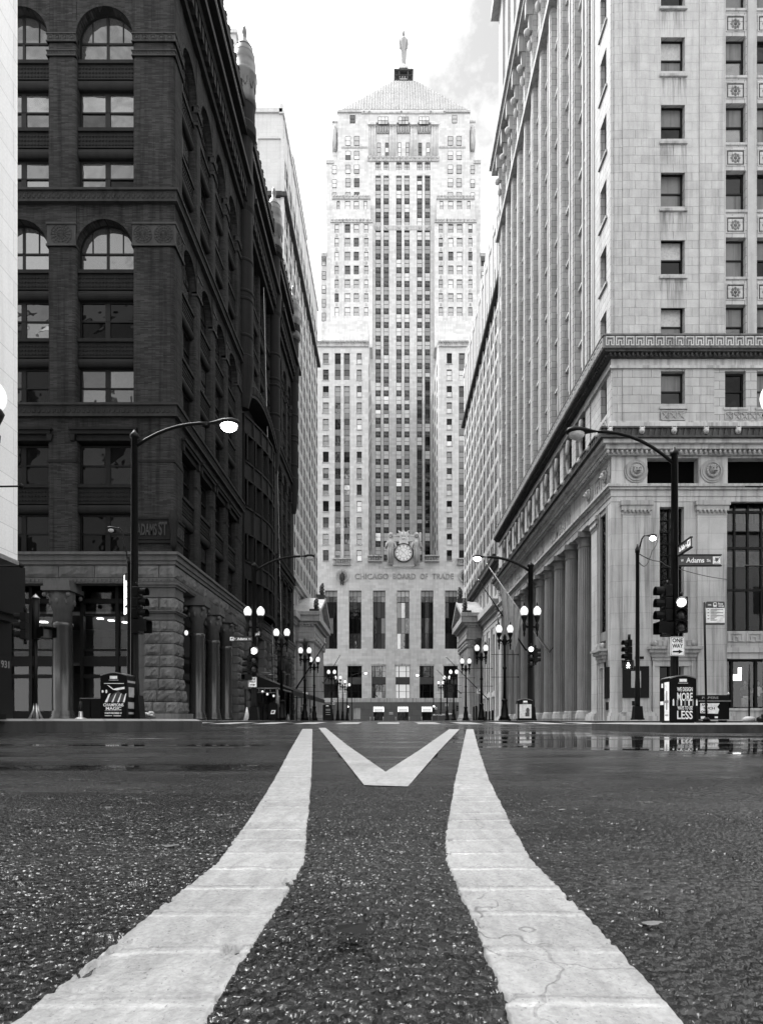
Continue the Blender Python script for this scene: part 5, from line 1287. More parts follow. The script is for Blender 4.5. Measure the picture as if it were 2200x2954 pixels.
# --- tower: central shaft with six window strips
SC = [(1082.5, 1098), (1106, 1121.3), (1142.4, 1158), (1166, 1181), (1202, 1217.6), (1225, 1240.5)]
rows_c = [505+39.6*i for i in range(29)]
strips = [(a, b, q0, q1) for a, b in SC for q0, q1 in ((505, 649), (663, 1625))]
top_r = [(a, b, 466, 490) for a, b in SC]
hs = col_wall(Y2, 1064, 1262, 490+5, 1640, strips, .7)
for ci, (a, b) in enumerate(SC):
    for i, q in enumerate(rows_c):
        if q > 1600: continue
        q = q if q < 640 else q+1.5
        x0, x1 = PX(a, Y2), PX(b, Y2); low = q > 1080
        pane = random.choice([G_far]*3+[M_blind_grey]*2+[M_blind_sky, G_mid]) if not low else random.choice([M_blind_sky]*5+[M_blind_grey, G_far] if ci < 4 else [M_blind_sky, G_dark, G_dark, M_blind_grey] if ci == 4 else [G_dark]*3+[M_blind_sky])  # low panes: white sky reflection painted in with the blind material
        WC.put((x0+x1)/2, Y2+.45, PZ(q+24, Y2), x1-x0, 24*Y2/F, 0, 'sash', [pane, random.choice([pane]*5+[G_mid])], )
        if not 640 < q+39 < 662:
            m = MB(); m.box(x0, x1, Y2+.35, Y2+.7, PZ(q+39.6, Y2), PZ(q+24, Y2))
            cz = PZ(q+32, Y2); cx = (x0+x1)/2
            m.box(x0+.15, x1-.15, Y2+.28, Y2+.35, cz-.06, cz+.06, 1); m.box(cx-.06, cx+.06, Y2+.27, Y2+.35, cz-.6, cz+.6, 1); m.box(cx-.5, cx-.38, Y2+.28, Y2+.35, cz+.06, cz+.5, 1); m.box(cx+.38, cx+.5, Y2+.28, Y2+.35, cz-.5, cz-.06, 1)
            m.build('spandrel', [M_cbot_span, M_cbot_span2], CB)
hs = col_wall(Y2, 1064, 1262, 449, 495, top_r, .5)
for h in hs: put(h, Y2, '2x2', G_far)
m = MB(); cb_box(m, 1060, 1266, 449, 463, Y2-.35, Y2+.5)
for i in range(16): cx, cz = C(1066+i*13, 456, Y2); m.sphere(cx, Y2-.35, cz, .5, .3, .55, 6, 4)
m.build('carved_band', M_cbot_orn, CB)
m = MB(); cb_box(m, 1080, 1243, 650, 662, Y2-.12, Y2+.4)
for a, b in SC: cx, cz = C((a+b)/2, 656, Y2); m.sphere(cx, Y2-.12, cz, .6, .25, .5, 8, 5)
m.build('carved_band', M_cbot_orn, CB)
m = MB()
for p in (1102, 1162, 1221): cb_box(m, p-3.2, p+3.2, 498, 1640, Y2-.25, Y2+.3)
m.build('slim_pier', M_cbot, CB)
# --- tower slab, flanks and stepped bays
m = MB(); cb_box(m, 941, 1064, 460, 1002, Y2, 225); cb_box(m, 1262, 1386, 460, 1002, Y2, 225); cb_box(m, 1064, 1262, 352, 1640, Y2+.75, 225); cb_box(m, 926, 941.5, 728, 1002, Y2+2, 224); cb_box(m, 1385.5, 1400, 728, 1002, Y2+2, 224); m.build('tower_body', M_cbot, CB)
m = MB()
for a, b, c in ((926, 942, 728), (1385, 1400, 728), (941, 962, 460), (1366, 1386, 460)): cb_box(m, a-.4, b+.4, c, c+10, Y2-.3, Y2+2.5)
m.build('carved_parapet', M_cbot_orn, CB)
def grid(Y, cols, rws, h, style='sash', surround=True):
    """windows set into shallow frames on a plain face: the recess is cut as a proud surround"""
    for q in rws:
        for a, b in cols:
            x0, x1, z0, z1 = PX(a, Y), PX(b, Y), PZ(q+h, Y), PZ(q, Y)
            p = random.choice([G_far]*5+[G_mid, M_blind_grey, M_blind_sky]); WC.put((x0+x1)/2, Y+.30, z0, x1-x0, z1-z0, 0, style, [p, random.choice([p, p, G_far, M_blind_sky])])
def bay(p0, p1, q0, q1, Y, Yb, cols, rws, h, name='stepped_bay'):
    wr = [(a, b, q, q+h) for q in rws for a, b in cols if q+h < q1]
    m = MB(); hs = [(PX(a, Y), PX(b, Y), PZ(d, Y), PZ(c, Y)) for a, b, c, d in wr]
    facade(m, PX(p0, Y), PX(p1, Y), PZ(q1, Y), PZ(q0, Y), hs, lambda u, d, v: (u, Y+d, v), .5)
    cb_box(m, p0, p1, q0, q1, Y+.55, Yb); m.quad((PX(p0, Y), Y, PZ(q0, Y)), (PX(p1, Y), Y, PZ(q0, Y)), (PX(p1, Y), Y+1, PZ(q0, Y)), (PX(p0, Y), Y+1, PZ(q0, Y)))
    for p in (p0, p1): x = PX(p, Y); m.quad((x, Y, PZ(q1, Y)), (x, Y+.6, PZ(q1, Y)), (x, Y+.6, PZ(q0, Y)), (x, Y, PZ(q0, Y)))
    m.build(name, M_cbot, CB); grid(Y, cols, [q for q in rws if q+h < q1], h)
for mir in (0, 1):
    f = (lambda a, b: (a, b)) if not mir else (lambda a, b: (2327-b, 2327-a))
    cA = [f(965, 977), f(994, 1010), f(1020, 1035), f(1050, 1062)]
    bay(*f(953, 1074), 633, 1002, Y3-1.5, Y2+1, cA, [645+40*k for k in range(7)], 26)
    bay(*f(958, 1068), 565, 640, Y3+1, Y2+1, [f(971, 980), f(995, 1010), f(1020, 1035), f(1049, 1059)], [578, 618], 25)
    m = MB()
    for (a, b, q, Y) in ((*f(953, 1074), 631, Y3-1.5), (*f(958, 1068), 563, Y3+1)):
        w = (b-a)
        for s0, s1 in ((0, .29), (.31, .69), (.71, 1)): cb_box(m, a+w*s0-.5, a+w*s1+.5, q, q+9, Y-.4, Y+.4)
        for i in range(12): cx, cz = C(a+(i+.5)*w/12, q+4.5, Y); m.sphere(cx, Y-.4, cz, .35, .25, .4, 6, 4)
    m.build('carved_crest', M_cbot_orn, CB)
    m = MB(); Y = Y3-1.5
    for p in (985, 1040): a, b = f(p, p+6); cb_box(m, a, b, 642, 1002, Y-.3, Y+.1)
    m.build('bay_pier', M_cbot, CB)
    for k in range(6):
        for a, b in (cA[0], cA[3]):
            m = MB(); cb_box(m, (a+b)/2-3, (a+b)/2+3, 645+40*k+29, 645+40*k+36, Y3-1.65, Y3-1.4); m.build('carved_tile', M_cbot_orn, CB)
    grid(Y2-.44, [f(958, 970)], [474, 514, 552], 24)
    grid(Y2-.44, [f(996, 1010.5), f(1021, 1036)], [432, 472, 511, 551], 25)
    grid(Y2-.44+2, [f(928, 939)], [740, 780, 820, 860, 900], 24)
# --- upper blocks, loggia with giant fluted pilasters, roof
m = MB(); cb_box(m, 974, 1062, 315, 466, Y2-.02, 224); cb_box(m, 1264, 1354, 315, 466, Y2-.02, 224); cb_box(m, 1062, 1264, 315, 352, Y2-.02, 224); cb_box(m, 958, 974, 346, 470, Y2+1.5, 222); cb_box(m, 1354, 1370, 346, 470, Y2+1.5, 222); m.build('upper_block', M_cbot, CB)
m = MB()
for a, b, q, Y in ((972, 1042, 317, Y2-.5), (1284, 1356, 317, Y2-.5), (1042, 1284, 321, Y2-.3), (957, 975, 347, Y2+1.3), (1353, 1371, 347, Y2+1.3), (985, 1060, 420, Y2-.25), (1266, 1342, 420, Y2-.25)): cb_box(m, a, b, q, q+5, Y, Y+1.2)
m.build('carved_parapet', M_cbot_orn, CB)
grid(Y2-.46, [(1009, 1024), (1304, 1318)], [328], 23); grid(Y2-.46, [(996, 1010.5), (1021, 1036), (1291.5, 1306), (1316.5, 1331)], [389], 27)
grid(Y2-.46, [(1090, 1119), (1149, 1178), (1208, 1237)], [333], 22, '3x2')
m = MB()
for p, w in ((1072, 22), (1133, 20), (1193, 20), (1255, 22)):
    for i in range(5): cx, cz = C(p-w/2+(i+.5)*w/5, 452, Y2); m.lathe([(w/5*.48*Y2/F, 0), (w/5*.46*Y2/F, 96*Y2/F)], cx, Y2+.3, cz, 8)
    cb_box(m, p-w/2-1, p+w/2+1, 351, 357, Y2-.4, Y2+.7)
m.build('giant_pilaster', M_cbot, CB)
m = MB()
for p in (1104, 1163.5, 1223): 
    cb_box(m, p-18, p+18, 358, 383, Y2+.45, Y2+.7)
    for i in range(5): cx, cz = C(p-15+7.5*i, 370, Y2); m.sphere(cx, Y2+.4, cz, .42, .3, 1.2, 7, 5)
m.build('carved_panel', M_orn, CB)
grid(Y2+.33, [(p+s-5, p+s+5) for p in (1104, 1163.5, 1223) for s in (-11.5, 11.5)], [408], 42, '1x3')
for s in (964, 1364):                                         # carved figures standing at the shoulders
    cx, cz = C(s, 425, Y2); m = MB(); m.lathe([(.7, 0), (1.0, 2.5), (.8, 5), (.95, 6.3), (.4, 7.0), (.55, 7.6), (.3, 8.2)], cx, Y2+1.0, cz, 10); m.build('shoulder_figure', M_cbot_orn, CB)
x0, z0 = C(985, 314, Y2); x1, _ = C(1347, 314, Y2); t0, zt_ = C(1133, 232, 212); t1, _ = C(1198, 232, 212)
m = MB(); ye, yt = Y2, 212; yb = 226
A_ = [(x0, ye, z0), (x1, ye, z0), (x1, yb, z0), (x0, yb, z0), (t0, yt, zt_), (t1, yt, zt_), (t1, yt+5, zt_), (t0, yt+5, zt_)]
m.add(A_, [(0, 1, 5, 4), (1, 2, 6, 5), (2, 3, 7, 6), (3, 0, 4, 7), (4, 5, 6, 7)])
m.build('pyramid_roof', M_roof, CB)
m = MB(); n = 46
for i in range(n+1):                                            # standing seams on the front slope
    s = i/n; bx = x0+(x1-x0)*s
    # a seam rises straight up the slope until it meets a hip
    k = min(1, (bx-x0)/(t0-x0)) if bx < t0 else min(1, (x1-bx)/(x1-t1)) if bx > t1 else 1
    P0 = Vector((bx, ye-.05, z0)); P1 = Vector((bx, ye+(yt-ye)*k-.05, z0+(zt_-z0)*k))
    if k > .04: m.tube([P0, P1], .10, 4, 0, False)
m.build('roof_seam', M_seam, CB, kind='stuff')
m = MB(); cb_box(m, 1135, 1146, 299, 311, Y2+.5, Y2+3); m.build('roof_vent', M_white_tower, CB)
m = MB(); cb_box(m, 1292, 1304, 302, 311, Y2+1, Y2+3.5); m.build('roof_hatch', M_black, CB)
m = MB()
for p in (1049, 1065, 1157, 1242, 1281): cb_box(m, p-2.5, p+2.5, 314, 319, Y2-.8, Y2-.3)
m.build('floodlight', M_white_tower, CB)
# --- lantern under the statue
m = MB(); Y = 213
for p in (1139, 1151, 1176, 1188): cb_box(m, p-1.6, p+1.6, 198, 232, Y, Y+.5); cb_box(m, p-1.6, p+1.6, 200, 232, Y+4, Y+4.5)
cb_box(m, 1136, 1192, 197, 201, Y-.2, Y+4.8); cb_box(m, 1137, 1191, 214, 216, Y-.1, Y+.2); cb_box(m, 1153, 1175, 214, 231, Y+.8, Y+3.6, 1); cb_box(m, 1137, 1191, 228, 230, Y-.1, Y+.2)
for p in (1157, 1164, 1171): cb_box(m, p-2, p+2, 217, 224, Y+.7, Y+.8, 2)
for p in range(1138, 1192, 6): cb_box(m, p-.3, p+.3, 191, 197, Y-.2, Y)
m.build('roof_lantern', [M_lime_dark, M_cbot, M_black], CB)
# --- clock between two hooded figures
m = MB(); cx, cz = C(1163.8, 1594.7, Y1-1.2); r = 2.55; y = Y1-1.2
ringd(m, cx, cz, r*.93, r, y-.35, y+.4, 1, 48)
m.prism([(cx+r*.94*math.cos(2*math.pi*i/48), cz+r*.94*math.sin(2*math.pi*i/48)) for i in range(48)], y-.12, y+.3, 'y', 0)
ringd(m, cx, cz, r*.84, r*.86, y-.16, y-.1, 1, 48); ringd(m, cx, cz, r*.51, r*.53, y-.16, y-.1, 1, 40)
m.build('clock_face', [M_signwhite, M_black], CB)
m = MB()
for k in range(12):
    t = math.pi*2*k/12; m.add([(cx+r*(q*math.sin(t)+s*.03*math.cos(t)), y-.17, cz+r*(q*math.cos(t)-s*.03*math.sin(t))) for q, s in ((.62, -1), (.62, 1), (.82, 1.5), (.82, -1.5))], [(0, 1, 2, 3)])
    for j in range(-2, 3):
        a = t+j*.075+.26; m.add([(cx+r*q*math.sin(a+e), y-.36, cz+r*q*math.cos(a+e)) for q, e in ((.945, -.02), (.945, .02), (.985, .02), (.985, -.02))], [(0, 1, 2, 3)])
for a in (45, 135, 225, 315): t = math.radians(a); m.tube([(cx+r*.12*math.cos(t), y-.16, cz+r*.12*math.sin(t)), (cx+r*.5*math.cos(t), y-.16, cz+r*.5*math.sin(t))], .035, 4)
m.build('clock_numerals', M_cbot_span2, CB)
m = MB()
for ang, ln, wd in ((math.radians(-60), .86, .07), (math.radians(140), .62, .09)):
    dx, dzz = math.sin(ang), math.cos(ang); px_, pz_ = dzz, -dx
    m.add([(cx-dx*.12*r+px_*wd, y-.24, cz-dzz*.12*r+pz_*wd), (cx-dx*.12*r-px_*wd, y-.24, cz-dzz*.12*r-pz_*wd), (cx+dx*ln*r-px_*wd*.5, y-.24, cz+dzz*ln*r-pz_*wd*.5), (cx+dx*ln*r+px_*wd*.5, y-.24, cz+dzz*ln*r+pz_*wd*.5)], [(0, 1, 2, 3)])
m.build('clock_hand', M_blind_sky, CB)
for s in (-1, 1):
    m = MB(); fx = cx+s*3.55; fy = Y1-.9; zb = PZ(1630, fy)
    m.lathe([(.55, 0), (.85, .5), (.95, 2.2), (1.05, 4.0), (1.15, 5.2), (1.3, 5.9), (1.0, 6.6), (.62, 7.0), (.66, 7.4), (.78, 8.0), (.7, 8.5), (.35, 8.9)], fx, fy, zb, 14)
    for q in (-.55, -.2, .2, .55): m.tube([(fx+q, fy-.85, zb+.4), (fx+q*1.2, fy-1.0, zb+3.0), (fx+q*1.3, fy-.95, zb+5)], [.14, .18, .1], 5)
    m.tube([(fx-s*.9, fy-.6, zb+6.0), (fx-s*1.5, fy-.9, zb+4.8), (fx-s*.9, fy-1.1, zb+4.0)], [.38, .32, .25], 8)
    m.tube([(fx+s*1.0, fy-.3, zb+6.0), (fx+s*1.25, fy-.6, zb+4.6), (fx+s*.8, fy-1.0, zb+5.8)], [.38, .32, .22], 8)
    if s > 0: m.tube([(fx+.95, fy-1.0, zb+4.5), (fx+.95, fy-1.0, zb+8.6)], [.2, .28], 8)
    m.sphere(fx, fy-.62, zb+7.75, .42, .22, .55, 10, 7, 1); m.sphere(fx, fy-.72, zb+7.62, .25, .18, .36, 8, 6)
    m.build('hooded_figure', [M_cbot_orn, M_frettone], CB)
m = MB(); zt2 = PZ(1530, Y1); 
m.prism([(cx-1.3, cz+2.3), (cx+1.3, cz+2.3), (cx+1.1, cz+4.5), (cx+1.5, cz+6.2), (cx+.5, cz+5.6), (cx, cz+6.4), (cx-.5, cz+5.6), (cx-1.5, cz+6.2), (cx-1.1, cz+4.5)], Y1-1.4, Y1-.4, 'y')
for s in (-1, 1): m.box(min(cx+s*1.3, cx+s*3.1), max(cx+s*1.3, cx+s*3.1), Y1-1.0, Y1-.4, cz+3.2, cz+4.6); m.box(min(cx+s*1.1, cx+s*3.3), max(cx+s*1.1, cx+s*3.3), Y1-1.15, Y1-.4, cz+4.6, cz+5.0); m.sphere(cx+s*.35, Y1-1.5, cz+3.9, .3, .25, .28, 6, 4); m.tube([(cx+s*.35, Y1-1.45, cz+4.2), (cx+s*.5, Y1-1.45, cz+5.6)], [.12, .2], 5)
cb_box(m, 1105, 1222, 1622, 1640, Y1-.15, Y1+1); m.box(cx-3.0, cx+3.0, Y1-.7, Y1+2, PZ(1636, Y1), cz+2.0); m.build('clock_surround', M_cbot, CB)
WC.done()
M_statue = stone('dull_aluminium', .30, .6, .8, .2, 0, 5, .3)
# statue on the lantern
sx, sz = C(1163.5, 200, 214)
st = thing('statue', 'slender faceless metal figure standing on the pyramid roof of the tower', 'statue', (sx, 214.5, sz))
m = MB(); Hs = 12.6
m.box(-1.5, 1.5, -1.2, 1.2, 0, .7); m.lathe([(1.25, .7), (1.0, 1.2), (.95, 1.6)], 0, 0, 0, 12); m.build('plinth', M_cbot, st)
m = MB(); pr = [(.86, 1.6), (.80, 3.0), (.98, 5.5), (1.12, 8.3), (1.25, 9.6), (1.32, 10.6), (1.05, 11.3), (.34, 11.65), (.26, 12.1)]
vs = []; seg = 20
for r_, z in pr:
    for k in range(seg): a = 2*math.pi*k/seg; vs.append((r_*math.cos(a)*(1+.05*math.cos(8*a)), .7*r_*math.sin(a)*(1+.05*math.cos(8*a)), z))
m.add(vs, [(i*seg+k, i*seg+(k+1) % seg, (i+1)*seg+(k+1) % seg, (i+1)*seg+k) for i in range(len(pr)-1) for k in range(seg)], 0, True)
m.sphere(0, 0, 12.95, .56, .55, .95, 14, 10)
for s in (-1, 1): m.tube([(s*1.25, -.1, 10.7), (s*1.42, -.3, 9.0), (s*1.25, -.55, 7.4), (s*1.0, -.8, 6.9)], [.34, .3, .24, .2], 8)
m.build('figure', M_statue, st)
# ================================================================== banks with porticoes and the white towers behind them
def bank(side, name, label, X, Xp, Yn, Yf, Ys, hcor, order):
    """side -1 left, +1 right; wall plane X, portico front Xp between Yn and Yf, block from Ys to 150"""
    b = thing(name, label, 'building', (side*(abs(X)+4), 100, .18), world=True); W = Windows(b)
    fx = lambda u, d, z: (side*(abs(X)+d), u, z)          # facade coordinates: u along the street, d into the block
    pd = abs(X)-abs(Xp)
    zc0, zc1, zc2 = 11.0, 12.6, 13.7; YE = Yf+.75
    m = MB(); xa, xb = sorted((side*17.42, side*30)); m.box(xa, xb, YE, 149.4, .18, 17.6); xa, xb = sorted((side*(abs(X)+.2), side*17.42)); m.box(xa, xb, YE-.02, YE, .18, hcor); m.build('rear_wall', M_bank, b)
    m = MB(fx); bays = [y for y in np.arange(Ys+2.6, YE-1, 3.4) if not (Yn-1.4 < y < Yf+1.4)]
    holes = [(y-.75, y+.75, 3.6, 10.2) for y in bays]+[(y-.75, y+.75, .2, 2.9) for y in bays]
    facade(m, Ys, YE, .18, zc0, holes, lambda u, d, z: (u, d, z), .5); m.quad((Ys, 0, .18), (Ys, 8, .18), (Ys, 8, 18.5), (Ys, 0, 18.5)); m.build('wall', M_bank, b)
    for y in bays:
        W.put(side*(abs(X)+.4), y, 3.6, 1.5, 6.6, -side*math.pi/2, '2x3', [G_mid, G_dark]); W.put(side*(abs(X)+.4), y, .2, 1.5, 2.7, -side*math.pi/2, 'sash', G_dark)
        m = MB(fx); m.box(y-1.0, y+1.0, -.15, .1, 2.95, 3.45); m.build('window_hood', M_bank, b)
    m = MB(fx)
    for y in np.arange(Ys+.9, YE, 3.4):
        if not (Yn-.6 < y < Yf+.6): m.box(y-.42, y+.42, -.16, .05, .18, zc0)
    m.build('pilaster', M_bank, b)
    def entab(d0, u0, u1, nm='entablature'):
        m = MB(fx); m.box(u0, u1, d0-.05, d0+.8, zc0, zc0+.55); m.box(u0, u1, d0-.12, d0+.8, zc0+.55, zc0+.7); m.box(u0, u1, d0, d0+.8, zc0+.7, zc1); m.box(u0-.2, u1+.2, d0-.35, d0+.8, zc1, zc1+.35); m.box(u0-.5, u1+.5, d0-.75, d0+.8, zc1+.35, zc2)
        n = int((u1-u0)/.42)
        for i in range(n): c = u0+(i+.5)*(u1-u0)/n; m.box(c-.11, c+.11, d0-.3, d0+.02, zc1-.25, zc1)
        m.build(nm, M_bank, b)
    entab(0, Ys, Yn-.03); entab(0, Yf+.03, YE)
    # portico
    m = MB(fx); d0 = -pd
    for ua, ub in ((Yn, Yn+.001),):
        pass
    m.box(Yn, Yf, d0-.05, .8, zc0, zc0+.55); m.box(Yn-.07, Yf+.07, d0-.12, .82, zc0+.55, zc0+.7); m.box(Yn, Yf, d0, .8, zc0+.7, zc1); m.box(Yn-.3, Yf+.3, d0-.35, .82, zc1, zc1+.35); m.box(Yn-.7, Yf+.7, d0-.8, .8, zc1+.35, zc2)
    for i in range(int(pd/.4)): c = d0+.2+i*.4; m.box(Yn-.28, Yn+.02, c-.1, c+.1, zc1-.25, zc1)
    m.build('portico_entablature', M_bank, b)
    ym = (Yn+Yf)/2; za = zc2+(Yf-Yn)*.235
    m = MB(fx); m.prism([(Yn-.7, zc2), (Yf+.7, zc2), (ym, za)], d0-.1, 1.5, 'y'); m.build('pediment', M_bank, b)
    m = MB(fx)
    for s, y0 in ((1, Yn-.9), (-1, Yf+.9)): m.add([(y0, d0-.85, zc2), (y0, d0-.85, zc2+.45), (ym, d0-.85, za+.5), (ym, d0-.85, za), (y0, 1.5, zc2), (y0, 1.5, zc2+.45), (ym, 1.5, za+.5), (ym, 1.5, za)], [(0, 1, 2, 3), (1, 5, 6, 2), (0, 4, 7, 3), (0, 1, 5, 4)])
    m.build('pediment_cornice', M_bank, b)
    def acroterion(u, z, s=1., flat=False):
        m = MB(fx); m.box(u-.55*s, u+.55*s, d0-.7, d0+.5, z, z+.5*s)
        for i in range(7):
            t = math.radians(-60+20*i); ln = (1.5-.12*abs(i-3))*s
            m.tube([(u, d0-.3, z+.4*s), (u+ln*.6*math.sin(t), d0-.25, z+.4*s+ln*.75*math.cos(t)), (u+ln*.95*math.sin(t), d0-.45, z+.4*s+ln*math.cos(t))], [.12*s, .22*s, .12*s], 6)
        m.build('acroterion', M_lime_dark, b)
    acroterion(Yn-.2, zc2+.2, 1.1); acroterion(ym, za+.3, 1.2); acroterion(Yf+.2, zc2+.2, 1.0)
    n = 6
    for i in range(n):
        u = Yn+.75+(Yf-Yn-1.5)*i/(n-1)
        for dd in ((d0+.55,) if i not in (0, n-1) else (d0+.55, d0+2.0)):
            if dd > -.3: continue
            x, y, _ = fx(u, dd, 0); r = .52
            m = MB(); m.box(x-.75, x+.75, y-.75, y+.75, .18, .4); m.lathe([(r*1.3, .4), (r*1.3, .6), (r*1.1, .75), (r*1.15, .9), (r, 1.0)], x, y, 0, 20); m.build('column_base', M_bank, b)
            m = MB(); m.lathe([(r, 1.0), (r*.98, 4), (r*.86, 9.7 if order == 'leaf' else 10.3)], x, y, 0, 32, flute=.09, sm=False); m.build('column', M_bank, b)
            m = MB()
            if order == 'leaf':
                m.lathe([(r*.86, 9.7), (r*.95, 10.1), (r*1.25, 10.75)], x, y, 0, 16); m.box(x-r*1.4, x+r*1.4, y-r*1.4, y+r*1.4, 10.8, 10.99)
                for lay, zz, rr in ((0, 10.0, 1.02), (1, 10.4, 1.15)):
                    for k in range(10): a = 2*math.pi*(k+.5*lay)/10; m.sphere(x+r*rr*math.cos(a), y+r*rr*math.sin(a), zz, .13, .13, .22, 6, 4)
            else:
                m.lathe([(r*.86, 10.3), (r*1.1, 10.5), (r*.95, 10.55)], x, y, 0, 16); m.box(x-r*1.35, x+r*1.35, y-r*1.35, y+r*1.35, 10.75, 10.99)
                for sy in (-1, 1): m.tube([(x-r*1.2, y+sy*r*1.05, 10.55), (x+r*1.2, y+sy*r*1.05, 10.55)], .24, 10)
            m.build('column_capital', M_bank, b)
    # attic storeys and their cornice
    m = MB(fx); att = [(y-.6+q, y+.0+q, 14.6, 17.0) for y in np.arange(Ys+2.2, YE-1.5, 3.0) for q in (0, .95)]
    facade(m, Ys, YE, zc2, hcor, att, lambda u, d, z: (u, d+.15, z), .35); m.box(Ys, YE, .15, 9, hcor-.02, hcor); m.build('attic_wall', M_bank, b)
    for a, bb, c, d in att: W.put(side*(abs(X)+.4), (a+bb)/2, c, bb-a, d-c, -side*math.pi/2, 'sash', random.choice([G_dark, G_mid]))
    m = MB(fx); m.box(Ys-.4, YE, -.55, .4, hcor, hcor+.5); m.box(Ys-.2, YE, -.2, .4, hcor-.35, hcor)
    for y in np.arange(Ys, YE, .55): m.box(y-.13, y+.13, -.62, -.3, hcor+.5, hcor+.85)
    m.build('crested_cornice', M_lime_dark if side > 0 else M_bank, b)
    W.done(); return b
bank(1, 'bank_building', 'columned stone bank with leafy capitals and a pediment on the right side of the street', 12.0, 10.0, 81.5, 92, 69.5, 17.9, 'leaf')
bank(-1, 'bank_building', 'columned stone bank with scroll capitals and a pediment on the left side of the street', -12.2, -9.8, 80.5, 93.5, 76.5, 17.6, 'scroll')
def tower(side, name, label, X, Yn, Yf, H, xo, zcor, pitch=4.3):
    t = thing(name, label, 'building', (side*(abs(X)+6), 120, 18.), world=True); W = Windows(t)
    fx = lambda u, d, z: (side*(abs(X)+d), u, z)
    zs = [19.3+4.15*k for k in range(int((H-22)/4.15))]; ys = [y for y in np.arange(Yn+3.2, Yf-2.0, pitch)]
    holes = []
    for z in zs:
        for y in ys:
            for q in (-1.0, 1.0): holes.append((y+q-.66, y+q+.66, z, z+2.8))
    m = MB(fx); facade(m, Yn, Yf, 17.5, H, holes, lambda u, d, z: (u, d, z), .10)
    m.xf = None; xa, xb = sorted((side*abs(X), side*xo)); m.quad((xa, Yn, 17.5), (xb, Yn, 17.5), (xb, Yn, H), (xa, Yn, H)); m.quad((xa, Yf, 17.5), (xb, Yf, 17.5), (xb, Yf, H), (xa, Yf, H)); m.quad((xa, Yn, H), (xb, Yn, H), (xb, Yf, H), (xa, Yf, H))
    m.build('wall', M_white_tower, t)
    for a, b, c, d in holes: W.put(side*(abs(X)-.02), (a+b)/2, c, b-a, d-c, -side*math.pi/2, 'sash', random.choice([G_dark, G_dark, G_dark, G_mid]))
    m = MB(fx)
    for z in zs: 
        if abs(z+3.4-zcor) > 1: m.box(Yn, Yf, -.06, .0, z+3.0, z+3.25)
    m.build('sill_bands', M_white_tower, t)
    m = MB(fx)
    for y in ys: m.box(y-pitch/2-.3, y-pitch/2+.3, -.14, -.001, 17.5, H)
    m.build('pier_strips', M_white_tower, t)
    m = MB(fx); m.box(Yn-.5, Yf, -.75, .1, zcor, zcor+.7); m.build('dark_cornice', M_lime_dark, t)
    m = MB(fx); m.box(Yn-.3, Yf, -.25, .5, H-1.2, H-.4); m.box(Yn-.1, Yf, -.1, .5, H-.4, H+.6); m.build('parapet', M_white_tower, t)
    m = MB(); xa, xb = sorted((side*(abs(X)+.0), side*xo))
    m.box(xa, xb, Yn-.6, Yn-.002, zcor, zcor+.7, 1); m.box(xa, xb, Yn-.3, Yn-.002, H-1.0, H-.3, 0); m.box(xa, xb, Yn-.2, Yn-.002, H-5.2, H-4.8, 0)
    w = (xb-xa)/3
    for i in range(4): m.box(xa+w*i-.25, xa+w*i+.25, Yn-.2, Yn-.003, 18, H-5.2, 0)
    m.build('end_wall_trim', [M_white_tower, M_lime_dark], t)
    m = MB(fx); m.box(Yn+.5, Yf-.5, .32, .4, 18, H-1); m.build('dark_interior', M_void, t)
    W.done(); return t
tl = tower(-1, 'white_tower', 'white office tower with a thin dark cornice rising behind the dark brick block', -17.4, 101, 149.5, 99.5, 30, 84.8)
tr = tower(1, 'white_tower', 'white office tower with a heavy dark cornice beyond the pale bank block on the right', 17.7, 96, 149.5, 83.5, 30, 70.2)
m = MB(fx := (lambda u, d, z: (17.7+d, u, z)))
for i in range(12): y = 98+i*4.3; m.box(y-.5, y+.5, -.35, .3, 71, 84.6)
m.build('parapet_pier', M_white_tower, tr)
ph = thing('roof_penthouse', 'plain white penthouse block on the roof of the left white tower', 'penthouse', (-22, 133, 99.5), world=True)
m = MB(); m.box(-28, -19.2, 123, 144, 99.5, 112.0); m.box(-28.2, -19.0, 122.8, 144.2, 111.2, 111.6); m.build('penthouse_wall', M_white_tower, ph)
for i in range(4):
    m = MB(); y = 126+4.6*i; m.box(-19.25, -19.12, y-.5, y+.5, 103, 108.5); m.build('louvre', M_blind_grey, ph)
fb = thing('distant_tower', 'pale far tower top peeking out above the tiled roof edge of the dark block', 'building', (-31, 112, 0), world=True)
m = MB(); m.box(-36, -27.2, 110, 125, .2, 121.5); m.box(-36.3, -26.9, 109.7, 125, 118.6, 119.1); m.box(-36.3, -26.9, 109.7, 125, 121.3, 121.9); m.build('tower_wall', M_white_tower, fb)
for i in range(4):
    m = MB(); m.box(-35+2*i, -33.8+2*i, 109.85, 110.0, 100, 117.5); m.build('window_strip', M_cbot_span2, fb)
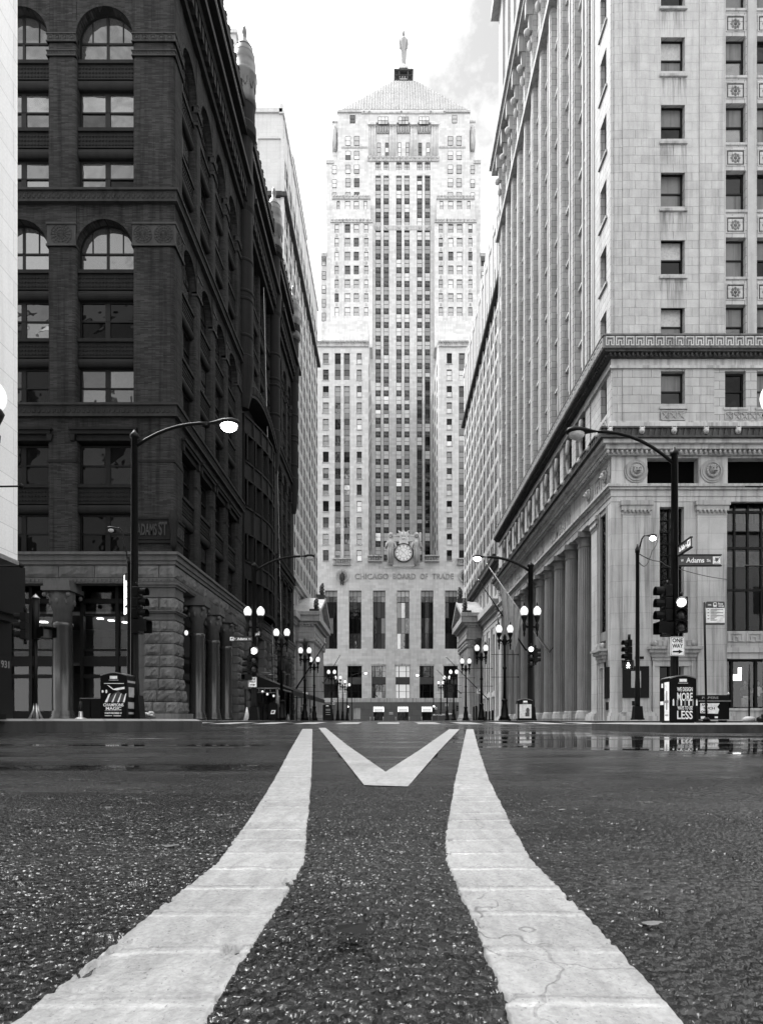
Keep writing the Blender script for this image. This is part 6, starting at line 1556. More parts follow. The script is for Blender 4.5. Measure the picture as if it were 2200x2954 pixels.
# ================================================================== near left corner: smooth pale stone over black granite, and an unseen block added opposite for reflections and to hold back sky light
FD = thing('pale_stone_building', 'smooth pale stone building on a black granite base at the left edge', 'building', (-12, 15, .2), world=True)
def near_block(root, side, X, Yc, H):
    fx = lambda u, d, z: (side*(abs(X)+d), u, z); W = Windows(root)
    hole = [(y, y+1.3, z, z+2.2) for z in np.arange(8.5, H-4, 3.7) for y in np.arange(Yc-6.3, -60, -3.2)]
    m = MB(fx); facade(m, -62, Yc, 5.05, H, hole, lambda u, d, z: (u, d, z), .3); m.build('wall', M_field, root)
    hole2 = [(x, x+1.3, z, z+2.2) for z in np.arange(8.5, H-4, 3.7) for x in np.arange(abs(X)+3, abs(X)+30, 3.2)]
    m = MB(lambda u, d, z: (side*u, Yc-d, z)); facade(m, abs(X), abs(X)+32, 5.05, H, hole2, lambda u, d, z: (u, d, z), .3); m.build('wall', M_field, root)
    m = MB(); 
    for a, b, c, d in hole: m.quad((side*(abs(X)+.3), a, c), (side*(abs(X)+.3), b, c), (side*(abs(X)+.3), b, d), (side*(abs(X)+.3), a, d))
    for a, b, c, d in hole2: m.quad((side*a, Yc-.3, c), (side*b, Yc-.3, c), (side*b, Yc-.3, d), (side*a, Yc-.3, d))
    m.build('windows_out_of_view', G_dark, root, kind='stuff')
    m = MB(); xa, xb = sorted((side*abs(X), side*(abs(X)+32))); m.box(xa, xb, -62, Yc, H-.3, H)
    m.build('roof', M_field, root)
    m = MB(fx); m.box(-62, Yc-.10, .12, 6, .2, 4.9); m.box(-62, Yc-.08, .09, 6, .2, 1.1); m.build('granite_base', M_field_base, root)
    m = MB(fx); m.box(-62, Yc-.02, -.05, 1.0, 4.86, 5.06); m.build('base_ledge', M_steel, root)
near_block(FD, -1, -11.4, 19.1, 31)
m = MB(); m.box(-12.6, -11.05, 16.2, 18.9, 3.3, 4.8); m.box(-12.5, -11.2, 16.3, 18.8, 3.1, 3.3); m.build('canopy_box', M_field_base, FD)
m = MB(lambda u, d, z: (-11.505-d*0+.0, 18.55-u if False else 17.9+u, z)); v, f = text_geo('1931')
m = MB(); m.add([(-11.50, 18.35+p[0]*.5, 1.75+p[1]*.22) for p in v], f); m.build('carved_numerals', M_cbot_span2, FD)
ob = thing('unseen_office_block', 'unseen pale office block added behind the viewer to hold back sky light', 'building', (14, 15, .2), world=True)
near_block(ob, 1, 12.6, 19.3, 15)
# ================================================================== street furniture
ORD = ['first', 'second', 'third', 'fourth', 'fifth', 'sixth', 'seventh', 'eighth']
def gz(y): return .178 if y > 25 else .2
# --- double-globe lamps
def globe_lamp_proto():
    r = thing('street_lamp', 'proto', 'street lamp')
    m = MB(); m.box(-.36, .36, -.36, .36, 0, .10); m.lathe([(.34, .1), (.33, .25), (.26, .32), (.24, .7), (.17, 1.0), (.16, 1.25), (.20, 1.3), (.20, 1.38), (.11, 1.45)], 0, 0, 0, 12); m.build('base', M_iron, r)
    m = MB(); m.lathe([(.11, 1.45), (.085, 3.4), (.13, 3.45), (.13, 3.55), (.085, 3.6), (.075, 5.0), (.14, 5.1), (.14, 5.25), (.16, 5.3), (.10, 5.5), (.13, 5.56), (.03, 5.8)], 0, 0, 0, 12, sm=True); m.build('pole', M_iron, r)
    m = MB(); m.tube([(-.42, 0, 5.33), (-.3, 0, 5.38), (-.16, 0, 5.28), (0, 0, 5.32), (.16, 0, 5.28), (.3, 0, 5.38), (.42, 0, 5.33)], [.05, .06, .07, .10, .07, .06, .05], 8)
    for s in (-1, 1):
        m.lathe([(.02, 4.72), (.05, 4.84), (.035, 4.9), (.07, 5.0), (.06, 5.08), (.035, 5.14), (.10, 5.25), (.11, 5.38), (.06, 5.45), (.07, 5.52), (.15, 5.72), (.175, 5.80), (.14, 5.86)], s*.37, 0, 0, 10)
        m.tube([(s*.2, 0, 5.18), (s*.27, 0, 5.1), (s*.3, 0, 5.2)], .03, 6)
    m.build('arm', M_iron, r)
    for s in (-1, 1):
        m = MB(); m.lathe([(.12, 5.85), (.19, 5.97), (.215, 6.1), (.19, 6.22), (.13, 6.32), (.06, 6.37)], s*.37, 0, 0, 16); g = m.build('globe', M_globe, r)
        m = MB(); m.lathe([(.06, 6.36), (.035, 6.42), (.05, 6.47), (.01, 6.6)], s*.37, 0, 0, 8); m.build('finial', M_iron, g)
    return r
GL = globe_lamp_proto(); first = [True]
def globe_lamp(px, py, label, group, y=None, arms=()):
    y = y or 6.1*F/(VY-py); x = PX(px, y)
    o = GL if first[0] else copy_tree(GL); first[0] = False
    o.location = (x, y, gz(y)); o.rotation_euler = (0, 0, random.uniform(-.05, .05)); tag(o, label, group=group)
    for z, ln in arms:
        m = MB(); m.tube([(-ln, 0, z), (ln, 0, z)], .018, 5); m.sphere(ln, 0, z, .05, seg=6, rings=4); m.build('banner_arm', M_iron, o)
    return o
for i, (px, py) in enumerate([(812, 1825), (879, 1877), (906, 1903), (956, 1939), (974, 1955), (988, 1967), (1001, 1976)]):
    globe_lamp(px, py, 'lit double globe street lamp, %s in the left kerb row from the near crossing' % ORD[i], 'double globe lamps lining the left kerb', arms=((4.4, .9), (2.9, .9)) if i < 3 else ())
for i, (px, py) in enumerate([(1455, 1815), (1388, 1870), (1343, 1908), (1308, 1939), (1289, 1955), (1271, 1970)]):
    globe_lamp(px, py, 'lit double globe street lamp, %s in the right kerb row from the near crossing' % ORD[i], 'double globe lamps lining the right kerb')
globe_lamp(-72, 1085, 'lit double globe street lamp cut off by the left edge of the photo', 'double globe lamps at the near corners', 11.8)
globe_lamp(2283, 1165, 'lit double globe street lamp cut off by the right edge of the photo', 'double globe lamps at the near corners', 11.8)
# --- cobra-head lamps on tall poles
def cobra(px, ptop, pl, plz, Y, label, lit, base=True, globes=False, r=.10, head=.38, name='street_lamp', z0=None):
    """pole at photo x px, top at photo y ptop; lamp head centred at (pl, plz)"""
    x = PX(px, Y); zb = gz(Y) if z0 is None else z0; zt = PZ(ptop, Y)-zb; lx = PX(pl, Y)-x; lz = PZ(plz, Y)-zb; s = 1 if lx > 0 else -1
    t = thing(name, label, 'street lamp', (x, Y, zb), 'cobra head lamps on tall poles')
    m = MB(); m.lathe([(r*1.25, 0), (r*1.2, 1.0), (r, 1.2), (r*.8, zt-.1), (r*1.1, zt-.08), (r*1.1, zt), (r*.5, zt+.08), (.02, zt+.15)], 0, 0, 0, 12); m.build('pole', M_iron, t)
    if base: q_ = 1. if r > .08 else .55; m = MB(); m.box(-.26*q_, .26*q_, -.26*q_, .26*q_, 0, .08*q_); m.prism([(-.24*q_, .08*q_), (.24*q_, .08*q_), (.18*q_, .70*q_), (-.18*q_, .70*q_)], -.2*q_, .2*q_, 'y'); m.build('base', M_iron, t)
    e = lx-s*head*.9
    m = MB(); pts = [(0, 0, zt-.35)]+[(e*q, 0, zt-.35+(lz+.05-zt+.35)*(1-(1-q)**2.2)) for q in (.15, .3, .45, .6, .75, .9, 1.0)]; m.tube(pts, [r*.42]*len(pts), 8); m.build('arm', M_iron, t)
    m = MB(); n = 10
    pr = [(0, .04), (.15, .07), (.3, .12), (.5, .19), (.75, .21), (.93, .15), (1., .03)]; vs = []
    for q, w in pr:
        for k in range(n): a = 2*math.pi*k/n; vs.append((e+s*q*head*2, w*head*2.6*math.cos(a)*.8, lz+.05+(.55*w*head*2.6*math.sin(a) if math.sin(a) > 0 else .25*w*head*2.6*math.sin(a))))
    m.add(vs, [(i*n+k, i*n+(k+1) % n, (i+1)*n+(k+1) % n, (i+1)*n+k) for i in range(len(pr)-1) for k in range(n)]+[tuple(range(n)), tuple(range((len(pr)-1)*n, len(pr)*n))], 0, True); hd = m.build('lamp_head', M_iron, t)
    m = MB(); m.sphere(e+s*head*1.32, 0, lz-.02, head*.50, head*.36, head*.36, 14, 8); m.build('lens', M_lampon if lit else M_lampoff, hd)
    if globes:
        for sx in (-1, 1):
            gx = sx*.33; m = MB(); zg = PZ(globes, Y)-zb
            m.tube([(0, 0, zg-.75), (gx*.6, 0, zg-.8), (gx, 0, zg-.68)], .06, 8); m.lathe([(.02, -1.3), (.06, -1.15), (.04, -1.05), (.08, -.95), (.1, -.7), (.06, -.58), (.15, -.32), (.17, -.24), (.13, -.2)], gx, 0, zg, 10); m.build('globe_bracket', M_iron, t)
            m = MB(); m.lathe([(.11, -.22), (.18, -.12), (.205, 0), (.18, .12), (.1, .22), (.04, .27)], gx, 0, zg, 16); g = m.build('globe', M_globe, t)
            m = MB(); m.lathe([(.04, .27), (.02, .33), (.04, .37), (.01, .48)], gx, 0, zg, 8); m.build('finial', M_iron, g)
    return t
cobra(388, 1255, 640, 1226, 18.0, 'tall pole with brightly lit cobra lamp in front of the dark brick block', True, r=.115, head=.48)
cobra(1945, 1305, 1682, 1250, 18.0, 'tall pole with unlit cobra lamp carrying street signs at the near right corner', False, r=.115, head=.47)
cobra(733, 1630, 885, 1608, 32.0, 'pole with unlit cobra lamp and two globes at the far left corner', False, globes=1765, r=.14)
cobra(1530, 1630, 1385, 1610, 32.0, 'pole with lit cobra lamp and two globes at the far right corner by the flags', True, globes=1764, r=.16)
cobra(372, 1618, 327, 1528, 18.6, 'small single lamp on a short curved arm beside the tall left pole', False, r=.055, head=.17)
cobra(1838, 1585, 1875, 1551, 17.6, 'small lit lamp on a short curved arm above the right corner pedestrian signal', True, r=.06, head=.17)
cobra(1014, 1946, 1052, 1942, 150, 'far lit cobra lamp before the end tower on the left', True, r=.12, head=.5, base=False)
cobra(1250, 1952, 1206, 1948, 150, 'far lit cobra lamp before the end tower on the right', True, r=.12, head=.5, base=False)
# --- traffic lights
def signal(px, py0, py1, Y, label, rz=0., lit=-1, ped=None):
    """three-lens head, top at photo y py0, bottom at py1, facing -Y turned by rz"""
    x = PX(px, Y); z1, z0 = PZ(py0, Y), PZ(py1, Y); h = (z1-z0); s = h/3
    t = thing('traffic_light', label, 'traffic light', (x, Y-.02, z0), 'traffic signal heads at the crossing', rz)
    m = MB()
    for k in range(3): m.prism([(-.45*s, k*s+.02*s), (.45*s, k*s+.02*s), (.48*s, k*s+.08*s), (.48*s, k*s+.92*s), (.45*s, k*s+.98*s), (-.45*s, k*s+.98*s), (-.48*s, k*s+.92*s), (-.48*s, k*s+.08*s)], -.02, .5*s, 'y')
    m.tube([(0, .3*s, h), (0, .3*s, h+.15)], .04, 6); m.tube([(0, .3*s, 0), (0, .3*s, -.12)], .04, 6); m.build('housing', M_iron, t)
    for k in range(3):
        m = MB(); n = 14; R = .42*s; zc = (k+.5)*s
        pts = [(R*math.cos(a), zc+R*math.sin(a)) for a in [math.radians(-35+250*i/n) for i in range(n+1)]]
        for i in range(n):
            (x0, a0), (x1, a1) = pts[i], pts[i+1]; m.add([(x0, -.03, a0), (x1, -.03, a1), (x1, -.75*s, a1), (x0, -.75*s, a0), (x0*.93, -.03, zc+(a0-zc)*.93), (x1*.93, -.03, zc+(a1-zc)*.93), (x1*.93, -.75*s, zc+(a1-zc)*.93), (x0*.93, -.75*s, zc+(a0-zc)*.93)], [(0, 1, 2, 3), (4, 5, 6, 7), (3, 2, 6, 7)])
        m.build('visor', M_iron, t)
        m = MB(); m.sphere(0, -.03, zc, .37*s, .09*s, .37*s, 14, 8); m.build('lens', M_redlens if k == lit else M_lens, t)
    return t
signal(1964, 1722, 1826, 17.75, 'traffic light facing the camera with its top lens lit on the right pole', -.42, 2)
signal(1914, 1690, 1795, 17.9, 'traffic light seen side on, left of the right pole above the one way sign', -math.pi/2)
signal(404, 1694, 1786, 17.9, 'traffic light seen side on, right of the tall left pole', math.pi/2*.9)
signal(66, 1768, 1846, 16.4, 'traffic light seen side on at the left edge beside the black granite base', -math.pi/2*.9)
signal(1808, 1846, 1905, 17.5, 'small traffic light seen side on, left of the small lamp pole at the right corner', -math.pi/2*.85)
signal(732, 1866, 1942, 31.6, 'traffic light with its top lens lit on the far left pole', .35, 2)
signal(714, 1892, 1945, 31.7, 'unlit traffic light seen side on at the left of the far left pole', -math.pi/2*.8)
signal(1531, 1864, 1922, 31.6, 'traffic light with its top lens lit on the far right pole', -.2, 2)
signal(1548, 1870, 1912, 31.7, 'unlit traffic light seen side on at the right of the far right pole', math.pi/2*.9)
signal(1003, 2035, 2058, 146, 'tiny far traffic light at the next crossing on the left', 0, 2)
signal(1251, 2034, 2057, 146, 'tiny far traffic light at the next crossing on the right', 0, 2)
signal(1318, 2036, 2052, 110, 'tiny dark traffic light beyond the right row of globe lamps', math.pi/2)
def ped_signal(px, py0, py1, Y, label, rz=0., lit=False):
    x = PX(px, Y); z1, z0 = PZ(py0, Y), PZ(py1, Y); h = z1-z0
    t = thing('pedestrian_signal', label, 'pedestrian signal', (x, Y, z0), 'pedestrian signals at the crossing', rz)
    m = MB(); m.box(-h*.55, h*.55, -.02, .16, 0, h); m.build('housing', M_iron, t)
    m = MB(); m.box(-h*.62, h*.62, -.26, -.02, h*.98, h*1.03); m.box(-h*.62, -h*.56, -.26, -.02, .1*h, h*.98); m.box(h*.56, h*.62, -.26, -.02, .1*h, h*.98); m.build('hood', M_iron, t)
    m = MB(); m.box(-h*.48, h*.48, -.03, -.02, h*.08, h*.92); m.build('lens', M_lens, t)
    if lit:
        m = MB(); m.sphere(0, -.05, h*.72, h*.09, .01, h*.1, 8, 5); m.tube([(0, -.05, h*.62), (0, -.05, h*.4)], h*.09, 6); m.tube([(0, -.05, h*.4), (-h*.15, -.05, h*.14)], h*.05, 5); m.tube([(0, -.05, h*.4), (h*.14, -.05, h*.14)], h*.05, 5); m.tube([(-h*.2, -.05, h*.42), (0, -.05, h*.58), (h*.2, -.05, h*.45)], h*.045, 5); m.build('walking_figure', M_signlit, t)
    return t
ped_signal(1812, 1907, 1931, 17.4, 'pedestrian signal with a lit walking figure at the right corner', -.5, True)
ped_signal(1918, 1797, 1832, 17.9, 'dark pedestrian signal below the side on traffic light of the right pole', -math.pi/2)
ped_signal(404, 1790, 1828, 17.9, 'dark pedestrian signal below the traffic light of the tall left pole', math.pi/2)
ped_signal(132, 1812, 1843, 16.4, 'dark pedestrian signal hung on the steel footed pole at the left', .9)
ped_signal(714, 1946, 1962, 31.6, 'dark pedestrian signal low on the far left pole', -.8)
# left pole with a fat cap and a flared steel foot
sp = thing('signal_pole', 'black pole with fat upper part and flared bright steel foot at the left corner', 'pole', (PX(103, 16.5), 16.5, .215))
m = MB(); m.lathe([(.05, .3), (.045, 2.2)], 0, 0, 0, 10); m.build('lower_pole', M_iron, sp)
m = MB(); m.lathe([(.09, 2.1), (.09, 3.2)], 0, 0, 0, 12); m.build('upper_pole', M_iron, sp)
m = MB(); m.lathe([(.11, 3.2), (.08, 3.24), (.0, 3.32)], 0, 0, 0, 10); m.build('cap', M_steel, sp)
m = MB()
for k in range(4): a = math.pi/4+k*math.pi/2; m.tube([(0.03*math.cos(a), .03*math.sin(a), .42), (.06*math.cos(a), .06*math.sin(a), .22), (.15*math.cos(a), .15*math.sin(a), 0)], [.02, .03, .04], 6)
m.build('foot', M_steel, sp)
# --- signs
def emblem(m, x0, z0, w, mi_bg, mi_fg, y=-.022):
    m.box(x0, x0+w, y-.004, y, z0, z0+w, mi_bg); c, d = x0+w/2, z0+w*.56; pts = []
    for i in range(12): a = math.pi*2*i/12+.26; r = w*(.34 if i % 2 == 0 else .16); pts.append((c+r*math.cos(a), d+r*math.sin(a)))
    m.prism(pts, y-.007, y-.004, 'y', mi_fg); m.prism([(c-.05*w, d), (c+.38*w, d+.2*w), (c+.42*w, d+.36*w), (c+.1*w, d+.2*w), (c-.2*w, d+.3*w)], y-.009, y-.007, 'y', mi_fg); m.box(x0+.1*w, x0+.9*w, y-.007, y-.004, z0+.08*w, z0+.15*w, mi_fg)
def street_sign(px0, px1, py0, py1, Y, label, mirror=False, text='Adams', pre='W', rz=0., loc=None, ln=None, h=None):
    x0, x1 = PX(px0, Y), PX(px1, Y); z0, z1 = PZ(py1, Y), PZ(py0, Y); w = ln or (x1-x0); h = h or (z1-z0)
    t = thing('street_sign', label, 'street sign', loc or (x0, Y-.12, z0), 'street name signs', rz)
    m = MB(); m.box(0, w, -.02, .02, 0, h); m.build('panel', M_signgreen, t)
    m = MB(); m.box(-.01, w+.02, -.035, .035, h, h+.03); m.box(-.01, w+.02, -.035, .035, -.03, 0); m.build('frame', M_iron, t)
    m = MB(); e = h*.78; ex = w-e-.05*h if not mirror else .05*h; emblem(m, ex, h*.11, e, 0, 1); m.build('emblem', [M_signwhite, M_signgreen], t)
    a = (0 if not mirror else e)+.12*h; b = (w-e if not mirror else w)-.12*h; u = b-a
    m = MB(); m.text(pre, a, .34*h, u*.09, h*.28, -.02, .004) if pre else None; m.text(text, a+u*.17, .25*h, u*.58, h*.52, -.02, .004); m.text('St', a+u*.83, .34*h, u*.13, h*.28, -.02, .004); m.build('lettering', M_signwhite, t, kind=None)
    return t
street_sign(1953, 2071, 1606, 1634, 17.9, 'dark street name sign reading W Adams St on the near right pole')
street_sign(665, 729, 1837.5, 1851, 31.9, 'dark street name sign reading W Adams St on the far left pole', True)
street_sign(0, 0, 1574, 1604, 17.9, 'dark street name sign reading La Salle, seen at a slant above the near Adams sign', text='La Salle', pre=None, rz=math.radians(-93.5), loc=(PX(1953, 17.9), 17.85, PZ(1604, 17.9)), ln=.9, h=.25)
street_sign(0, 0, 1825, 1836, 31.9, 'small slanting street name sign above the far Adams sign', text='La Salle', pre=None, rz=math.radians(-60), loc=(PX(737, 31.9), 31.8, PZ(1839, 31.9)), ln=.75, h=.22)
def one_way(px0, px1, py0, py1, Y, label):
    x0, x1 = PX(px0, Y), PX(px1, Y); z0, z1 = PZ(py1, Y), PZ(py0, Y); w, h = x1-x0, z1-z0
    t = thing('one_way_sign', label, 'traffic sign', (x0, Y-.15, z0), 'white one way signs'); r = .06*w
    def rr(e): return [tuple(p) for p in round_poly([(e, e), (w-e, e), (w-e, h-e), (e, h-e)], .08*w, 4)]
    m = MB(); m.prism(rr(0), -.004, .01, 'y'); m.build('plate', M_signwhite, t)
    m = MB(); a = rr(.03*w); b = rr(.055*w); n = len(a)
    m.add([(x, -.0065, z) for x, z in a]+[(x, -.0065, z) for x, z in b], [(i, (i+1) % n, n+(i+1) % n, n+i) for i in range(n)]); m.build('border', M_signblack, t)
    m = MB(); m.text('ONE', .14*w, .70*h, .72*w, .21*h, -.004, .004); m.text('WAY', .12*w, .42*h, .76*w, .21*h, -.004, .004); m.build('lettering', M_signblack, t)
    m = MB(); c = .22*h; m.prism([(.16*w, c-.04*h), (.58*w, c-.04*h), (.58*w, c-.105*h), (.86*w, c), (.58*w, c+.105*h), (.58*w, c+.04*h), (.16*w, c+.04*h)], -.007, -.004, 'y'); m.build('arrow', M_signblack, t)
    m = MB(); m.box(-.12*w, .02*w, .06, .075, .02*h, .98*h); m.build('back_plate', M_steel, t)
one_way(1926, 1967, 1839, 1894, 17.85, 'white one way sign with arrow on the near right pole')
one_way(719, 742, 1954, 1983, 31.8, 'white one way sign with arrow on the far left pole')
def plain_sign(px0, px1, py0, py1, Y, label, pole=True, lines=True):
    x0, x1 = PX(px0, Y), PX(px1, Y); z0, z1 = PZ(py1, Y), PZ(py0, Y); w, h = x1-x0, z1-z0; g = gz(Y)
    t = thing('parking_sign', label, 'parking sign', ((x0+x1)/2, Y, g), 'small white parking signs')
    m = MB(); m.box(-w/2, w/2, -.05, -.03, z0-g, z1-g); m.build('plate', M_signwhite, t)
    if lines: m = MB(); m.box(-w*.35, -w*.05, -.054, -.05, z0-g+h*.6, z0-g+h*.85); m.box(-w*.2, w*.35, -.054, -.05, z0-g+h*.2, z0-g+h*.45); m.build('print', M_signgreen, t)
    if pole: m = MB(); m.lathe([(.03, 0), (.03, z1-g+.05)], 0, 0, 0, 8); m.build('post', M_iron, t)
plain_sign(1374, 1389, 1987, 2001, 56.5, 'white parking sign low on a thin post beside the second right lamp')
plain_sign(874, 888, 1997, 2012, 60, 'white parking sign between the second and third left lamps')
plain_sign(958, 966, 2020, 2033, 84, 'white parking sign beside the fourth left lamp')
plain_sign(1284, 1292, 2030, 2038, 105, 'white parking sign on the fifth right lamp', False)
plain_sign(1253, 1260, 2040, 2047, 112, 'white parking sign on a thin post before the far planters')
# bus stop sign
t = thing('bus_stop_sign', 'bus stop sign with route list on a slim black pole', 'bus stop sign', (PX(2030, 18.2), 18.2, .115)); w, h = .545, .68; zb = PZ(1803, 18.2)-.115
m = MB(); m.tube([(.07, 0, .05), (.03, 0, 2.2), (0, 0, zb+h-.02)], .032, 8); m.build('pole', M_iron, t)
m = MB(); m.box(-.16, .26, -.16, .16, 0, .05); m.tube([(.07, 0, .05), (.07, 0, .16)], [.12, .05], 10); m.build('base', M_iron, t)
m = MB(); m.box(.05, .05+w, -.015, .015, zb+.06, zb+h*.72); m.build('route_panel', M_signwhite, t)
m = MB(); m.prism(round_poly([(.05, zb+h*.72), (.05+w, zb+h*.72), (.05+w, zb+h), (.05, zb+h)], .05, 3), -.015, .015, 'y'); m.prism(round_poly([(.05, zb), (.05+w, zb), (.05+w, zb+.06), (.05, zb+.06)], .03, 3), -.015, .015, 'y'); m.build('header', M_signgreen, t)
m = MB(); m.text('bus', .05+w*.66, zb+h*.865, w*.24, h*.09, -.015, .004); m.text('stop', .05+w*.66, zb+h*.755, w*.30, h*.085, -.015, .004)
m.prism(round_poly([(.05+w*.38, zb+h*.77), (.05+w*.58, zb+h*.77), (.05+w*.58, zb+h*.96), (.05+w*.38, zb+h*.96)], .04, 3), -.019, -.015, 'y'); m.box(.05+w*.40, .05+w*.44, -.019, -.015, zb+h*.745, zb+h*.77); m.box(.05+w*.52, .05+w*.56, -.019, -.015, zb+h*.745, zb+h*.77)
m.text('cta', .05+w*.10, zb+h*.83, w*.18, h*.06, -.015, .004); m.build('lettering', M_signwhite, t)
m = MB(); m.box(.05+w*.41, .05+w*.55, -.022, -.019, zb+h*.855, zb+h*.93)
for i in range(4):
    z = zb+h*(.64-.13*i); m.box(.05+w*.08, .05+w*.17, -.018, -.015, z, z+.018); m.box(.05+w*.24, .05+w*(.92 if i < 3 else .45), -.018, -.015, z, z+.016); m.box(.05+w*.24, .05+w*.6, -.018, -.015, z-.028, z-.018); m.box(.05+w*.24, .05+w*.55, -.018, -.015, z-.048, z-.04)
m.build('route_print', M_signgreen, t)
# --- solar litter bins with posters
def bin_body(label, loc, rz, w=.72, d=.66, h=1.28):
    t = thing('litter_bin', label, 'litter bin', loc, 'tall black arched litter bins', rz)
    n = 8; arc = [(-w/2+w*i/n, h-.08+.08*math.sin(math.pi*i/n)) for i in range(n+1)]
    m = MB(); m.prism([(w/2, .04), (-w/2, .04)][::-1]+[arc[n-i] for i in range(n+1)], -d/2, d/2, 'y'); m.box(-w/2+.04, w/2-.04, -d/2+.04, d/2-.04, 0, .04); m.build('body', M_iron, t)
    m = MB()
    for i in range(n): (a0, b0), (a1, b1) = arc[i], arc[i+1]; m.add([(a0, -d/2-.012, b0), (a1, -d/2-.012, b1), (a1, -d/2-.012, b1+.03), (a0, -d/2-.012, b0+.03), (a0, d/2, b0), (a1, d/2, b1), (a1, d/2, b1+.03), (a0, d/2, b0+.03)], [(0, 1, 2, 3), (3, 2, 6, 7), (4, 5, 1, 0)])
    m.build('lid', M_binlid, t)
    m = MB(); m.box(-.1, .1, -d/2-.01, -d/2, h-.16, h-.08); m.box(-.13, .13, -d/2-.006, -d/2-.001, h-.2, h-.19); m.build('badge', M_signwhite, t)
    return t, -d/2
M_binlid = flat('satin_grey', .16, .3, spec=.6)
t, f = bin_body('black litter bin with white lettered poster and pale side panel at right corner', (7.98, 17.33, .115), math.radians(-1))
m = MB()
for s, x, z, w, h in (('WE DESIGN', -.16, .86, .42, .115), ('MORE', -.16, .60, .42, .225), ('WAYS TO USE', -.15, .36, .41, .10), ('LESS', -.16, .10, .42, .235)): m.text(s, x, z, w, h, f, .006)
m.build('poster_lettering', M_signwhite, t)
m = MB()
for i in range(7): x = -.28+.105*i; m.prism([(x, .47), (x+.04, .47), (x+.04, .60), (x+.025, .66), (x, .62)], f-.008, f, 'y', i % 2)
m.build('poster_bottles', [M_signwhite, M_blind_grey], t)
m = MB(); m.box(-.366, -.36, -.30, .0, .06, 1.12); m.build('side_poster', M_signwhite, t)
m = MB(); m.box(-.370, -.366, -.19, -.12, .36, .88); m.box(-.370, -.366, -.26, -.04, .55, .62); m.box(-.370, -.366, -.25, -.05, .2, .23); m.build('side_print', M_blind_grey, t)
m = MB(); m.box(-.366, -.36, .06, .28, .5, .6); m.box(-.366, -.36, .1, .2, .98, 1.1); m.build('side_sticker', M_signwhite, t)
t, f = bin_body('black litter bin with a magic show poster at the left corner', (PX(337, 17.5), 17.6, .215), math.radians(2))
m = MB(); m.text('CHAMPIONS', -.28, .355, .55, .085, f, .006); m.text('MAGIC', -.21, .255, .42, .09, f, .006); m.text('STARTS DECEMBER 23', -.24, .145, .46, .05, f, .006); m.box(-.24, .22, f-.006, f, .235, .24); m.box(-.24, -.04, f-.006, f, .09, .105); m.box(0, .2, f-.006, f, .085, .105); m.box(-.26, .28, f-.004, f, .985, 1.0); m.build('poster_lettering', M_signwhite, t)
m = MB()
for a, b, lean in ((-.24, .07, .09), (-.06, .05, .09), (.1, .05, .07), (.25, .05, .05)): m.prism([(a, .47), (a+b, .47), (a+b+lean, .72), (a+lean+.02, .70)], f-.006, f-.002, 'y')
m.prism([(-.18, .95), (-.12, .93), (.0, .84), (.06, .86), (.3, .9), (.3, .84), (.08, .80), (-.02, .82)], f-.006, f-.002, 'y'); m.sphere(-.2, f, .77, .03, .004, .05, 8, 5); m.sphere(-.3, f, .77, .03, .004, .04, 8, 5); m.build('poster_shapes', M_signwhite, t)
m = MB(); m.prism([(-.2, .48), (.3, .48), (.28, .68), (.12, .78), (-.02, .70)], f-.002, f-.0005, 'y'); m.build('poster_ground', M_signgreen, t)
m = MB(); m.box(.36, .366, -.28, .28, 1.02, 1.08); m.box(.36, .366, -.2, .2, .62, .9); m.box(.36, .366, -.24, .2, .3, .48); m.box(.36, .366, -.2, .15, .14, .2); m.build('side_poster', M_blind_grey, t)
t, f = bin_body('litter bin with a pale picture poster beside the far right pole', (PX(1510, 31), 30.9, .178), math.radians(-3), h=1.05)
m = MB(); m.box(-.28, .30, f-.006, f, .12, .80); m.build('poster', M_blind_sky, t); m = MB(); m.sphere(.12, f-.004, .5, .1, .008, .14, 8, 5); m.box(0, .2, f-.01, f-.006, .2, .4); m.build('poster_print', M_signgreen, t); m = MB(); m.box(-.366, -.36, -.28, .28, .1, .82); m.build('side_poster', M_blind_grey, t)
t, f = bin_body('dark litter bin in front of the fluted columns on the left', (PX(944, 49), 49, .178), .1)
m = MB()
for z in (.86, .78, .62, .45): m.box(-.12, .22, f-.006, f, z, z+.04)
m.build('poster_print', M_blind_grey, t)
# newspaper box, mailbox, cabinets, cones, planters
t = thing('newspaper_stand', 'black newspaper stand with torn white posters behind the bus stop pole', 'newspaper stand', (PX(2047, 20.2), 20.2, .115)); w = .98
m = MB(); m.box(-w/2, w/2, -.25, .25, .10, .82); m.box(-w/2+.05, -w/2+.12, -.2, .2, 0, .1); m.box(w/2-.12, w/2-.05, -.2, .2, 0, .1); m.build('body', M_iron, t)
m = MB(); m.box(-w/2, w/2, -.27, .25, .72, .88); m.build('header', M_signblack, t)
m = MB(); m.text('PAPERS', -w/2+.1, .755, .52, .075, -.27, .004); m.build('lettering', M_blind_grey, t)
m = MB(); m.box(-w/2, w/2+.03, -.3, -.25, .67, .71); m.box(-w/2, w/2+.02, -.27, -.25, .07, .1); m.sphere(w/2, -.2, .93, .035, seg=8, rings=6); m.build('rail', M_steel, t)
m = MB(); m.prism([(-.44, .30), (.12, .28), (.16, .42), (.1, .5), (.18, .62), (-.44, .62)], -.262, -.25, 'y'); m.box(-.42, -.28, -.262, -.25, .12, .2); m.box(.02, .12, -.262, -.25, .14, .2); m.build('poster', M_signwhite, t)
m = MB(); m.text('AND', -.40, .53, .2, .075, -.262, .004); m.text('SUCH', -.34, .42, .36, .075, -.262, .004); m.text('ORIE', -.42, .31, .24, .075, -.262, .004); m.build('poster_lettering', M_signblack, t)
